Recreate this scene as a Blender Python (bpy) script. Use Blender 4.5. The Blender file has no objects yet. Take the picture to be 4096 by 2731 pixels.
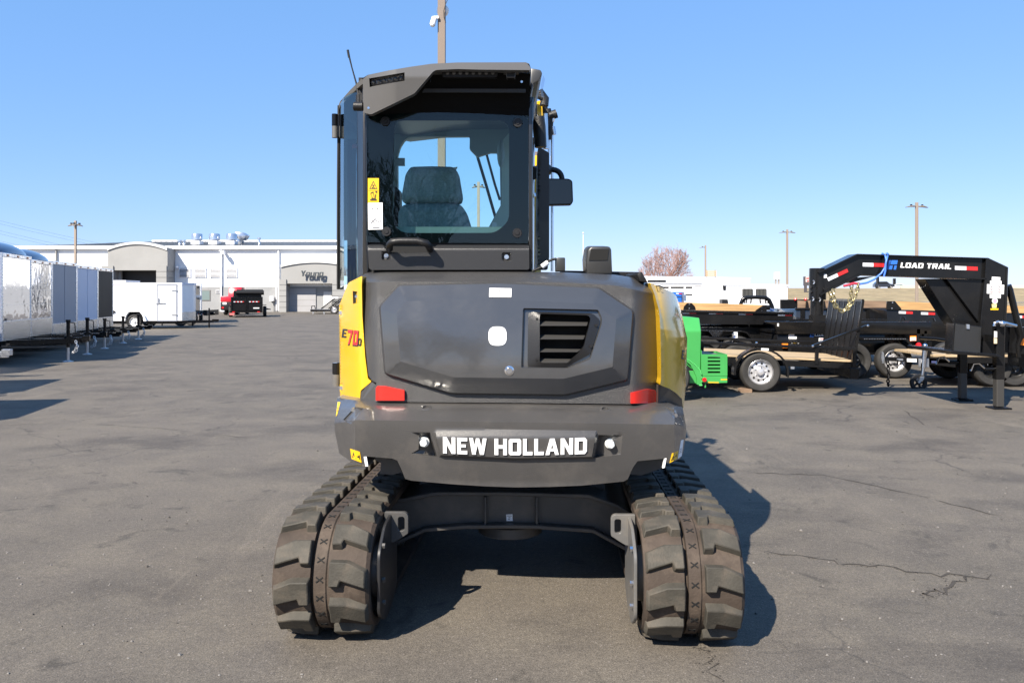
import bpy, bmesh, math, random
import numpy as np
from mathutils import Vector, Matrix
from mathutils.geometry import delaunay_2d_cdt
random.seed(7); RNG = np.random.default_rng(7)
SC = bpy.context.scene; COL = SC.collection
R = math.radians
# ------------------------------------------------------------------ camera, sky, sun, exposure
F = 3310.0; CX = 2048.0; HY = 1174.0; H = 1.65          # focal length and horizon in photo pixels, eye height
cam_d = bpy.data.cameras.new('camera'); cam = bpy.data.objects.new('camera', cam_d); COL.objects.link(cam)
cam.location = (0, 0, H); cam.rotation_euler = (R(90), 0, 0)
cam_d.sensor_width = 36; cam_d.lens = 36 * F / 4096
cam_d.shift_y = -(2731 / 2 - HY) / 4096
cam_d.clip_start = .1; cam_d.clip_end = 6000
SC.camera = cam
SUN = Vector((.64, .93, -1.0)).normalized()               # the way the light travels
world = bpy.data.worlds.new('World'); SC.world = world; world.use_nodes = True
wn = world.node_tree; wn.nodes.clear()
sky = wn.nodes.new('ShaderNodeTexSky'); sky.sky_type = 'NISHITA'; sky.sun_disc = False
sky.sun_elevation = math.asin(-SUN.z); sky.sun_rotation = math.atan2(-SUN.x, -SUN.y)
sky.altitude = 1300; sky.air_density = 1.0; sky.dust_density = .6; sky.ozone_density = 1.6
bg = wn.nodes.new('ShaderNodeBackground'); bg.inputs['Strength'].default_value = .072
wo = wn.nodes.new('ShaderNodeOutputWorld')
sk_m = wn.nodes.new('ShaderNodeVectorMath'); sk_m.operation = 'MULTIPLY_ADD'        # clear blue airlight over the whole dome
sk_m.inputs[1].default_value = (.52, .45, .44); sk_m.inputs[2].default_value = (.66, 1.86, 4.05)
wn.links.new(sky.outputs[0], sk_m.inputs[0]); wn.links.new(sk_m.outputs[0], bg.inputs[0]); wn.links.new(bg.outputs[0], wo.inputs[0])
sd = bpy.data.lights.new('sun', 'SUN'); sd.energy = 5.0; sd.angle = R(.53); sd.color = (1, .91, .78)
so = bpy.data.objects.new('sun', sd); COL.objects.link(so); so.rotation_euler = SUN.to_track_quat('-Z', 'Y').to_euler()
so.location = (-6, -9, 14)
vs = SC.view_settings; vs.view_transform = 'Standard'; vs.look = 'None'; vs.gamma = 1; vs.exposure = 1.20
try: vs.use_curve_mapping = False
except Exception: pass
SC.cycles.max_bounces = 8; SC.cycles.transparent_max_bounces = 16
# ------------------------------------------------------------------ helpers
def W(sx, sy, Y): return Vector(((sx - CX) / F * Y, Y, H - (sy - HY) / F * Y))
def WX(sx, Y): return (sx - CX) / F * Y
def WZ(sy, Y): return H - (sy - HY) / F * Y
class MB:
    def __init__(s): s.v = []; s.f = []; s.m = []
    def add(s, vs_, fs_, m=0, T=None):
        o = len(s.v)
        s.v += [tuple(T @ Vector(p)) if T else tuple(p) for p in vs_]
        s.f += [tuple(o + i for i in f) for f in fs_]; s.m += [m] * len(fs_)
        return s
    def box(s, x0, x1, y0, y1, z0, z1, m=0, T=None):
        return s.add([(x, y, z) for z in (z0, z1) for y in (y0, y1) for x in (x0, x1)],
              [(0, 2, 3, 1), (4, 5, 7, 6), (0, 1, 5, 4), (2, 6, 7, 3), (0, 4, 6, 2), (1, 3, 7, 5)], m, T)
    def prism(s, poly, ax, a, b, m=0, T=None):        # poly in the two other axes, extruded a..b along ax
        def P(p, d): return {'x': (d, p[0], p[1]), 'y': (p[0], d, p[1]), 'z': (p[0], p[1], d)}[ax]
        n = len(poly)
        return s.add([P(p, a) for p in poly] + [P(p, b) for p in poly],
              [tuple(range(n)), tuple(range(2 * n - 1, n - 1, -1))] + [(i, n + i, n + (i + 1) % n, (i + 1) % n) for i in range(n)], m, T)
    def hull(s, A, B, m=0):                            # two loops of world points joined into a solid
        n = len(A)
        return s.add(list(A) + list(B), [tuple(range(n)), tuple(range(2 * n - 1, n - 1, -1))] + [(i, n + i, n + (i + 1) % n, (i + 1) % n) for i in range(n)], m)
    def cyl(s, p0, p1, r0, r1=None, n=14, m=0, T=None):
        r1 = r0 if r1 is None else r1
        p0, p1 = Vector(p0), Vector(p1); d = (p1 - p0).normalized()
        a = d.orthogonal().normalized(); b = d.cross(a)
        c = [a * math.cos(2 * math.pi * i / n) + b * math.sin(2 * math.pi * i / n) for i in range(n)]
        return s.add([p0 + q * r0 for q in c] + [p1 + q * r1 for q in c],
              [tuple(range(n - 1, -1, -1)), tuple(range(n, 2 * n))] + [(i, (i + 1) % n, n + (i + 1) % n, n + i) for i in range(n)], m, T)
    def tube(s, pts, r, n=8, m=0, T=None):
        pts = [Vector(p) for p in pts]; k = len(pts); rr = r if isinstance(r, (list, tuple)) else [r] * k
        vs_ = []; a = None
        for i, p in enumerate(pts):
            d = (pts[min(i + 1, k - 1)] - pts[max(i - 1, 0)]).normalized()
            if a is None: a = d.orthogonal().normalized()
            else:
                a = a - d * a.dot(d); a = a.normalized() if a.length > 1e-6 else d.orthogonal().normalized()
            b = d.cross(a)
            vs_ += [p + (a * math.cos(2 * math.pi * j / n) + b * math.sin(2 * math.pi * j / n)) * rr[i] for j in range(n)]
        fs_ = [tuple(range(n - 1, -1, -1)), tuple(range((k - 1) * n, k * n))]
        for i in range(k - 1):
            fs_ += [(i * n + j, i * n + (j + 1) % n, (i + 1) * n + (j + 1) % n, (i + 1) * n + j) for j in range(n)]
        return s.add(vs_, fs_, m, T)
    def lathe(s, prof, c, ax, n=24, m=0, T=None):      # prof (r, h) along ax
        c = Vector(c); ax = Vector(ax).normalized(); a = ax.orthogonal().normalized(); b = ax.cross(a)
        vs_ = [c + ax * h + (a * math.cos(2 * math.pi * j / n) + b * math.sin(2 * math.pi * j / n)) * r for r, h in prof for j in range(n)]
        fs_ = [(i * n + j, i * n + (j + 1) % n, (i + 1) * n + (j + 1) % n, (i + 1) * n + j) for i in range(len(prof) - 1) for j in range(n)]
        return s.add(vs_, fs_, m, T)
    def strip(s, A, B, m=0):                            # ruled sheet between two polylines
        n = len(A); return s.add(list(A) + list(B), [(i, i + 1, n + i + 1, n + i) for i in range(n - 1)], m)
    def ball(s, c, r, n=10, m=0, sq=(1, 1, 1)):
        vs_ = []; k = n // 2
        for i in range(k + 1):
            t = math.pi * i / k
            vs_ += [(c[0] + sq[0] * r * math.sin(t) * math.cos(2 * math.pi * j / n), c[1] + sq[1] * r * math.sin(t) * math.sin(2 * math.pi * j / n), c[2] + sq[2] * r * math.cos(t)) for j in range(n)]
        return s.add(vs_, [(i * n + j, (i + 1) * n + j, (i + 1) * n + (j + 1) % n, i * n + (j + 1) % n) for i in range(k) for j in range(n)], m)
def rounded(poly, r, k=4):                              # round the corners of a 2-D polygon
    out = []; n = len(poly)
    for i in range(n):
        p = Vector(poly[i]); a = Vector(poly[i - 1]) - p; b = Vector(poly[(i + 1) % n]) - p
        q = min(r, a.length * .45, b.length * .45)
        A = p + a.normalized() * q; B = p + b.normalized() * q
        for j in range(k + 1):
            t = j / k; out.append(tuple(A * (1 - t) ** 2 + p * 2 * t * (1 - t) + B * t * t))
    return out
def arc(p0, p1, p2, k=10):
    p0, p1, p2 = Vector(p0), Vector(p1), Vector(p2)
    return [p0 * (1 - t) ** 2 + p1 * 2 * t * (1 - t) + p2 * t * t for t in [i / k for i in range(k + 1)]]
ROOTLOC = {}
def obj(name, mb, mats, parent=None, bevel=0, ang=32, world_=False, seg=2, fix=True):
    """link a builder as one mesh object; world_ = its points are world points, to be made local to the parent's root"""
    me = bpy.data.meshes.new(name)
    v = mb.v
    if world_ and parent is not None:
        o = ROOTLOC[parent.name]; v = [(p[0] - o[0], p[1] - o[1], p[2] - o[2]) for p in v]
    me.from_pydata([tuple(p) for p in v], [], mb.f)
    for m in (mats if isinstance(mats, (list, tuple)) else [mats]): me.materials.append(m)
    me.polygons.foreach_set('material_index', mb.m)
    if fix or bevel:
        bm = bmesh.new(); bm.from_mesh(me)
        if fix: bmesh.ops.recalc_face_normals(bm, faces=bm.faces)
        if bevel:
            es = [e for e in bm.edges if len(e.link_faces) == 2 and e.calc_face_angle(0) > R(25)]
            bmesh.ops.bevel(bm, geom=es, offset=bevel, segments=seg, profile=.5, affect='EDGES', clamp_overlap=True)
        bm.to_mesh(me); bm.free()
    me.polygons.foreach_set('use_smooth', [True] * len(me.polygons))
    me.set_sharp_from_angle(angle=R(ang)); me.update()
    o = bpy.data.objects.new(name, me); COL.objects.link(o)
    if parent is not None: o.parent = parent; ROOTLOC[o.name] = ROOTLOC[parent.name]
    else: ROOTLOC[o.name] = (0, 0, 0)
    return o
def tag(o, label=None, cat=None, group=None, kind=None):
    if label: o['label'] = label
    if cat: o['category'] = cat
    if group: o['group'] = group
    if kind: o['kind'] = kind
    return o
def thing(name, label, cat, loc=(0, 0, 0), rz=0, group=None, rot=None):
    o = bpy.data.objects.new(name, None); COL.objects.link(o); o.empty_display_size = .2
    o.location = loc; o.rotation_euler = rot or (0, 0, rz); ROOTLOC[o.name] = tuple(loc)
    return tag(o, label, cat, group)
def dup(root, loc=None, rz=None, label=None, rot=None, scale=None):
    def cp(o, par):
        c = o.copy(); COL.objects.link(c)
        if par is not None: c.parent = par
        for ch in kids.get(o.name, []): cp(ch, c)
        return c
    kids = {}
    for o in list(COL.objects):
        if o.parent is not None: kids.setdefault(o.parent.name, []).append(o)
    r = cp(root, None)
    if loc is not None: r.location = loc
    if rz is not None: r.rotation_euler = (0, 0, rz)
    if rot is not None: r.rotation_euler = rot
    if scale is not None: r.scale = (scale,) * 3 if not isinstance(scale, tuple) else scale
    if label: r['label'] = label
    return r
# ------------------------------------------------------------------ materials
MATS = {}
def M(name, col, rough=.5, metal=0., var=0., vs_=4., bump=0., bs=60., coat=0., dirt=0., dcol=(.2, .17, .13), ds=2., spec=.5, rvar=0., stretch=None, flake=0.):
    if name in MATS: return MATS[name]
    m = bpy.data.materials.new(name); m.use_nodes = True; nt = m.node_tree; N = nt.nodes; L = nt.links
    b = N['Principled BSDF']
    b.inputs['Roughness'].default_value = rough; b.inputs['Metallic'].default_value = metal
    b.inputs['Coat Weight'].default_value = coat; b.inputs['Coat Roughness'].default_value = .06
    b.inputs['Specular IOR Level'].default_value = spec
    c4 = (*col, 1); b.inputs['Base Color'].default_value = c4
    tc = N.new('ShaderNodeTexCoord'); src = tc.outputs['Object']
    if stretch:
        mp = N.new('ShaderNodeMapping'); mp.inputs['Scale'].default_value = stretch; L.new(src, mp.inputs[0]); src = mp.outputs[0]
    def noise(scale, det=5., ro=.6):
        n = N.new('ShaderNodeTexNoise'); n.inputs['Scale'].default_value = scale; n.inputs['Detail'].default_value = det; n.inputs['Roughness'].default_value = ro
        L.new(src, n.inputs['Vector']); return n.outputs[0]
    def ramp(f, a, b_, ca, cb):
        r = N.new('ShaderNodeValToRGB'); e = r.color_ramp.elements; e[0].position = a; e[0].color = ca; e[1].position = b_; e[1].color = cb
        L.new(f, r.inputs[0]); return r.outputs[0]
    cur = None
    if var:
        cur = ramp(noise(vs_), .3, .7, (*[max(0, x * (1 - var)) for x in col], 1), (*[min(1, x * (1 + var)) for x in col], 1))
    if dirt:
        mx = N.new('ShaderNodeMix'); mx.data_type = 'RGBA'
        L.new(ramp(noise(ds, 8., .65), .5, .72, (0, 0, 0, 1), (dirt, dirt, dirt, 1)), mx.inputs[0])
        if cur is not None: L.new(cur, mx.inputs[6])
        else: mx.inputs[6].default_value = c4
        mx.inputs[7].default_value = (*dcol, 1); cur = mx.outputs[2]
    if cur is not None: L.new(cur, b.inputs['Base Color'])
    if rvar:
        r = N.new('ShaderNodeMapRange'); L.new(noise(vs_ * 2.3, 6.), r.inputs[0]); r.inputs[1].default_value = .3; r.inputs[2].default_value = .7
        r.inputs[3].default_value = max(.02, rough - rvar); r.inputs[4].default_value = min(1, rough + rvar); L.new(r.outputs[0], b.inputs['Roughness'])
    if bump:
        bp = N.new('ShaderNodeBump'); bp.inputs['Strength'].default_value = bump; bp.inputs['Distance'].default_value = .004 if bs > 20 else .03
        L.new(noise(bs, 3.), bp.inputs['Height']); L.new(bp.outputs[0], b.inputs['Normal'])
    MATS[name] = m; return m
def glass(name, tint, rough=0., k=1.):
    """thin tinted sheet: clear tinted body with a Fresnel mirror surface"""
    m = bpy.data.materials.new(name); m.use_nodes = True; nt = m.node_tree; N = nt.nodes; L = nt.links; N.clear()
    o = N.new('ShaderNodeOutputMaterial'); t = N.new('ShaderNodeBsdfTransparent'); t.inputs[0].default_value = (*tint, 1)
    g = N.new('ShaderNodeBsdfGlossy'); g.inputs['Roughness'].default_value = rough; g.inputs[0].default_value = (.95, 1, 1, 1)
    lw = N.new('ShaderNodeFresnel'); lw.inputs[0].default_value = 1.5
    ad = N.new('ShaderNodeMath'); ad.operation = 'MULTIPLY'; ad.use_clamp = True; ad.inputs[1].default_value = k; L.new(lw.outputs[0], ad.inputs[0])
    mx = N.new('ShaderNodeMixShader'); L.new(ad.outputs[0], mx.inputs[0]); L.new(t.outputs[0], mx.inputs[1]); L.new(g.outputs[0], mx.inputs[2]); L.new(mx.outputs[0], o.inputs[0])
    return m
black_paint = M('black_paint', (.007, .007, .0075), .2, var=.3, vs_=2, coat=.12, spec=.22, rvar=.08, dirt=.15, dcol=(.03, .027, .024), ds=3)
black_matte = M('black_matte', (.009, .009, .0095), .55, spec=.3, bump=.15, bs=200)
black_plastic = M('black_plastic', (.012, .012, .013), .4, spec=.35, bump=.25, bs=260)
void = M('dark_inside', (.004, .004, .004), .9)  # near-black that paints the shade inside slits, holes, recesses and wheel wells
steel = M('galvanised_steel', (.55, .56, .58), .35, .9, var=.15, vs_=12, rvar=.1)
chrome = M('bright_steel', (.7, .7, .72), .16, 1.)
rubber = M('tyre_rubber', (.022, .021, .02), .75, var=.3, vs_=9, bump=.3, bs=90)
white_paint = M('white_paint', (.82, .83, .84), .3, var=.04, vs_=1.5, coat=.2)
white_decal = M('white_decal', (.8, .8, .8), .45)
red_decal = M('red_reflector_tape', (.50, .016, .014), .3, spec=.7)
silver_decal = M('silver_reflector_tape', (.62, .64, .68), .3)
blue_decal = M('blue_decal', (.025, .13, .5), .4)
wood_new = M('yellow_pine', (.40, .24, .10), .7, var=.28, vs_=1.6, stretch=(1, 6, 14), bump=.2, bs=30)
wood_deck = M('pine_decking', (.36, .27, .165), .75, var=.3, vs_=2.5, stretch=(1, 10, 10), bump=.2, bs=30)
wood_old = M('weathered_wood', (.19, .125, .08), .8, var=.35, vs_=2., stretch=(1, 8, 8))
yellow_paint = M('yellow_machine_paint', (.68, .41, .02), .2, var=.03, vs_=2, coat=.5)
green_paint = M('green_machine_paint', (.04, .27, .06), .4, var=.08, vs_=2, coat=.2)
chain_gold = M('zinc_chain', (.42, .36, .2), .38, .9)
alu = M('mill_aluminium', (.72, .73, .75), .28, .85, var=.08, vs_=6, rvar=.08)
orange_lens = M('orange_lens', (.8, .2, .01), .25)
red_lens = M('red_lens', (.55, .01, .012), .15, coat=.5)
label_yellow = M('yellow_label', (.72, .43, .01), .4)
ink = M('print_ink', (.02, .02, .02), .5)
ink_soft = M('grey_print', (.2, .2, .21), .5)
# ------------------------------------------------------------------ block lettering
def glyph(ch):
    """(advance, polygons) in a unit-high box; t = stroke width"""
    t, y = .26, .2
    def V(x, a=0, b=1, tt=t): return [(x, a), (x + tt, a), (x + tt, b), (x, b)]
    def Hh(a, x0, x1, h=y): return [(x0, a), (x1, a), (x1, a + h), (x0, a + h)]
    def D(xb, xt, a=0, b=1, tt=t): return [(xb, a), (xb + tt, a), (xt + tt, b), (xt, b)]
    g = {'N': (.86, [V(0), V(.6), D(.6, 0, 0, 1)]), 'E': (.72, [V(0), Hh(0, .2, .7), Hh(.8, .2, .7), Hh(.42, .2, .6, .17)]),
         'W': (1.2, [D(.2, 0), D(.2, .47, tt=.22), D(.74, .47, tt=.22), D(.74, .94)]), 'H': (.86, [V(0), V(.6), Hh(.4, .2, .65)]),
         'O': (.86, [V(0, .1, .9), V(.6, .1, .9), [(.1, 0), (.76, 0), (.86, .1), (.86, .2), (0, .2), (0, .1)], [(0, .9), (0, .8), (.86, .8), (.86, .9), (.76, 1), (.1, 1)]]),
         'L': (.66, [V(0), Hh(0, .2, .66)]), 'A': (.92, [D(0, .3), D(.66, .36), Hh(.22, .2, .74, .17)]),
         'D': (.84, [V(0), V(.58, .15, .85), [(.2, 0), (.7, 0), (.84, .15), (.84, .2), (.2, .2)], [(.2, .8), (.84, .8), (.84, .85), (.7, 1), (.2, 1)]]),
         'T': (.78, [Hh(.8, 0, .78), V(.26, 0, .85)]), 'R': (.84, [V(0), Hh(.8, .2, .8), Hh(.36, .2, .8, .18), V(.56, .4, .9), D(.56, .36, 0, .4)]),
         'I': (.26, [V(0)]), '7': (.8, [Hh(.8, 0, .8), D(.15, .54, 0, .85)]), '0': (.84, [V(0), V(.58), Hh(0, .2, .6), Hh(.8, .2, .6)]),
         'Y': (.86, [V(.3, 0, .5), D(.3, 0, .42, 1), D(.3, .6, .42, 1)]), 'o': (.7, [V(0, .05, .68, .2), V(.5, .05, .68, .2), Hh(0, .1, .6, .16), Hh(.58, .1, .6, .16)]),
         'u': (.7, [V(0, .05, .72, .2), V(.5, 0, .72, .2), Hh(0, .1, .55, .16)]), 'n': (.7, [V(0, 0, .72, .2), V(.5, 0, .66, .2), Hh(.56, .1, .6, .16)]),
         'g': (.7, [V(0, .05, .68, .2), V(.5, -.2, .72, .2), Hh(0, .1, .55, .16), Hh(.58, .1, .55, .16), Hh(-.3, .05, .6, .16)]), ' ': (.3, [])}
    return g[ch]
def text(mb, s, org, right, up, h, wf=1., gap=.12, slant=0., th=.003, m=0):
    org, right, up = Vector(org), Vector(right).normalized(), Vector(up).normalized(); nrm = right.cross(up)
    x = 0; k = 0
    for ch in s:
        adv, ps = glyph(ch)
        for p in ps:
            q = [(x + a * wf + slant * b, b) for a, b in p]; e = th + .0004 * (k % 5); k += 1
            mb.hull([org + right * (a * h) + up * (b * h) for a, b in q], [org + right * (a * h) + up * (b * h) + nrm * e for a, b in q], m)
        x += adv * wf + gap
    return x * h
# ------------------------------------------------------------------ moulded panels
def dens(p, step, closed=True):
    out = []; n = len(p)
    for i in range(n if closed else n - 1):
        a, b = p[i], p[(i + 1) % n]; k = max(1, int(math.hypot(b[0] - a[0], b[1] - a[1]) / step + .5))
        out += [(a[0] + (b[0] - a[0]) * j / k, a[1] + (b[1] - a[1]) * j / k) for j in range(k)]
    if not closed: out.append(tuple(p[-1]))
    return out
def sdist(P, poly):                                     # signed distance, positive inside
    P = np.asarray(P, float); Q = np.asarray(poly, float); A = Q; B = np.roll(Q, -1, 0)
    d = np.full(len(P), 1e9); ins = np.zeros(len(P), bool)
    for a, b in zip(A, B):
        ab = b - a; t = np.clip(((P - a) @ ab) / max(ab @ ab, 1e-9), 0, 1)
        d = np.minimum(d, np.hypot(*(P - a - t[:, None] * ab).T))
        c = ((a[1] > P[:, 1]) != (b[1] > P[:, 1])); den = (b[1] - a[1]) or 1e-9
        ins ^= c & (P[:, 0] < (b[0] - a[0]) * (P[:, 1] - a[1]) / den + a[0])
    return np.where(ins, d, -d)
def inset(poly, d):
    n = len(poly); ar = sum(poly[i][0] * poly[(i + 1) % n][1] - poly[(i + 1) % n][0] * poly[i][1] for i in range(n)); sg = 1 if ar > 0 else -1
    out = []
    for i in range(n):
        p0, p1, p2 = Vector(poly[i - 1]), Vector(poly[i]), Vector(poly[(i + 1) % n])
        a = (p1 - p0).normalized(); b = (p2 - p1).normalized()
        na = Vector((-a.y, a.x)) * sg; nb = Vector((-b.y, b.x)) * sg; k = na + nb
        out.append(tuple(p1 + k * (d / max(.35, 1 + na.dot(nb)))))
    return out
def relief(mb, outline, depth, feats=(), step=12, back=.05, m=0):
    """A moulded sheet: outline and crease lines in photo pixels, real depth from depth(x, y); then given thickness."""
    o = dens(outline, step); vs_ = list(o); es = [(i, (i + 1) % len(o)) for i in range(len(o))]
    con = list(o)
    for f, cl in feats:
        q = dens(f, step, cl); sd_ = sdist(q, outline); b0 = len(vs_); idx = []
        for p, s_ in zip(q, sd_):
            idx.append(len(vs_) if s_ > 1.5 else None)
            if s_ > 1.5: vs_.append(p); con.append(p)
        es += [(idx[i], idx[(i + 1) % len(idx)]) for i in range(len(idx) if cl else len(idx) - 1) if idx[i] is not None and idx[(i + 1) % len(idx)] is not None]
    xs = [p[0] for p in o]; ys = [p[1] for p in o]
    g = np.array([(x + (step / 2 if j % 2 else 0), y) for j, y in enumerate(np.arange(min(ys), max(ys), step * .87)) for x in np.arange(min(xs), max(xs), step)])
    g = g[sdist(g, outline) > step * .45]
    c = np.array(con); keep = np.ones(len(g), bool)
    for i in range(0, len(g), 500):
        keep[i:i + 500] = (np.hypot(g[i:i + 500, None, 0] - c[None, :, 0], g[i:i + 500, None, 1] - c[None, :, 1]).min(1) > step * .5)
    vs_ += [tuple(p) for p in g[keep]]
    r = delaunay_2d_cdt([Vector(p) for p in vs_], es, [], 1, 1e-4)
    P = np.array([(p.x, p.y) for p in r[0]]); Y = depth(P[:, 0], P[:, 1])
    pts = [W(p[0], p[1], y) for p, y in zip(P, Y)]
    fs_ = [tuple(f) for f in r[2]]
    ed = {}
    for f in fs_:
        for i in range(len(f)): ed[(f[i], f[(i + 1) % len(f)])] = 1
    bd = [e for e in ed if (e[1], e[0]) not in ed]
    n = len(pts); mp = {}
    bv = []
    for a, b in bd:
        for q in (a, b):
            if q not in mp: mp[q] = n + len(bv); bv.append(pts[q] + Vector((0, back, 0)))
    mb.add(pts + bv, fs_ + [(b, a, mp[a], mp[b]) for a, b in bd], m)
    return mb
def sm(a, b, x): t = np.clip((x - a) / (b - a), 0, 1); return t * t * (3 - 2 * t)
r2 = lambda *p: [(1280 + x / 1.5273, 1050 + y / 1.5273) for x, y in p]
c1 = lambda *p: [(1280 + x / 1.568, 150 + y / 1.568) for x, y in p]
y7 = lambda *p: [(1320 + x / 2.45, 1080 + y / 2.45) for x, y in p]
y5 = lambda *p: [(2560 + x / 2.529, 1080 + y / 2.529) for x, y in p]
u8 = lambda *p: [(1540 + x / 2.306, 1880 + y / 2.306) for x, y in p]
def plate(mb, poly, Y, th, m=0, Yf=None):               # a flat plate traced at depth Y with thickness th (Y may vary per point)
    A = [W(x, y, (Y[i] if isinstance(Y, (list, tuple)) else Y)) for i, (x, y) in enumerate(poly)]
    return mb.hull(A, [p + Vector((0, th, 0)) for p in A], m)
def ring(mb, outer, inner, Y, th, m=0, n=64):           # a frame between two closed outlines
    def samp(poly):
        q = [Vector(p) for p in poly]; k = len(q); L = [0]
        for i in range(k): L.append(L[-1] + (q[(i + 1) % k] - q[i]).length)
        out = []
        for j in range(n):
            t = L[-1] * j / n; i = max(i for i in range(k) if L[i] <= t); out.append(q[i].lerp(q[(i + 1) % k], (t - L[i]) / max(1e-9, L[i + 1] - L[i])))
        return out
    c = sum((Vector(p) for p in inner), Vector((0, 0))) / len(inner)
    def rays(poly):
        out = []; k = len(poly)
        for j in range(n):
            a = 2 * math.pi * j / n; d = Vector((math.cos(a), math.sin(a))); best = None
            for i in range(k):
                p, q = Vector(poly[i]) - c, Vector(poly[(i + 1) % k]) - c; e = q - p; den = d.x * e.y - d.y * e.x
                if abs(den) < 1e-9: continue
                t = (p.x * e.y - p.y * e.x) / den; s_ = (p.x * d.y - p.y * d.x) / den
                if t > 0 and -1e-6 <= s_ <= 1 + 1e-6 and (best is None or t > best): best = t
            out.append(c + d * (best or 1))
        return out
    A = [W(*p, Y) for p in rays(outer)]; B = [W(*p, Y) for p in rays(inner)]; t = Vector((0, th, 0))
    vs_ = A + B + [p + t for p in A] + [p + t for p in B]; fs_ = []
    for i in range(n):
        k = (i + 1) % n
        fs_ += [(i, k, n + k, n + i), (2 * n + i, 3 * n + i, 3 * n + k, 2 * n + k), (n + i, n + k, 3 * n + k, 3 * n + i), (i, 2 * n + i, 2 * n + k, k)]
    return mb.add(vs_, fs_, m)
# ------------------------------------------------------------------ the excavator
grey_cast = M('grey_cast_paint', (.052, .050, .049), .36, coat=.5, spec=.4, var=.10, vs_=3, bump=.35, bs=170, dirt=.3, dcol=(.13, .115, .1), ds=5, rvar=.06)
grey_hood = M('grey_textured_hood', (.046, .045, .045), .33, spec=.5, var=.08, vs_=3, bump=.9, bs=330, coat=.15)
grey_gloss = M('grey_smooth_hood', (.042, .043, .046), .15, spec=.7, var=.08, vs_=2.5, coat=.8, rvar=.07, bump=.10, bs=5, dirt=.2, dcol=(.09, .085, .08), ds=3)
grey_roof = M('grey_roof_paint', (.095, .093, .092), .34, var=.05, vs_=3, coat=.2)
cab_black = M('cab_black_paint', (.014, .0145, .016), .2, coat=.4, bump=.05, bs=120)
cab_panel = M('cab_moulded_plastic', (.02, .02, .021), .36, bump=.35, bs=240)
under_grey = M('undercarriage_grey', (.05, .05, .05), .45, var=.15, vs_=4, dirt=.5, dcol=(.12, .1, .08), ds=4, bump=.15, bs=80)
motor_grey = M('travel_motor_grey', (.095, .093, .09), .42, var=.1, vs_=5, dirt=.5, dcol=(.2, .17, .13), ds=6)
track_rubber = M('dusty_track_rubber', (.046, .034, .026), .75, var=.3, vs_=7, bump=.5, bs=70, dirt=.85, dcol=(.105, .080, .060), ds=6, spec=.3)
lug_rubber = M('worn_lug_rubber', (.045, .041, .033), .68, var=.3, vs_=11, bump=.5, bs=90, dirt=.75, dcol=(.083, .068, .052), ds=13, spec=.3)
ex = thing('excavator', 'grey and yellow tracked excavator seen from behind, parked on the asphalt', 'excavator', (0, 5.1, 0))
XB = dict(parent=ex, world_=True)
# --- tracks
PITCH = .17; RB = .266; LEN = 2.25; CZ = .299
def path(s):
    """point (y, z), outward normal on the belt's outer face, s from the rear bottom going up"""
    a = math.pi * RB; s = s % (2 * a + 2 * LEN)
    if s < a: t = s / RB; n = (-math.sin(t), -math.cos(t)); return (n[0] * RB, CZ + n[1] * RB), n
    s -= a
    if s < LEN: return (s, CZ + RB), (0, 1)
    s -= LEN
    if s < a: t = s / RB; n = (math.sin(t), math.cos(t)); return (LEN + n[0] * RB, CZ + n[1] * RB), n
    s -= a; return (LEN - s, CZ - RB), (0, -1)
PER = 2 * math.pi * RB + 2 * LEN; NP = int(PER / PITCH + .5)
def lug_mesh(sgn):
    lo = [(-.220, .032), (-.13, .069), (-.045, .071), (-.045, -.055), (-.095, -.055), (-.102, -.028), (-.220, -.064)]
    hi = [(-.211, .023), (-.128, .058), (-.048, .060), (-.048, -.048), (-.091, -.048), (-.099, -.020), (-.211, -.054)]
    mb = MB(); A = [(x * -sgn, -.014, v) for x, v in lo]; B = [(x * -sgn, .030 if abs(x) < .15 else .021, v) for x, v in hi]
    mb.hull(A, B); return mb
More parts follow.
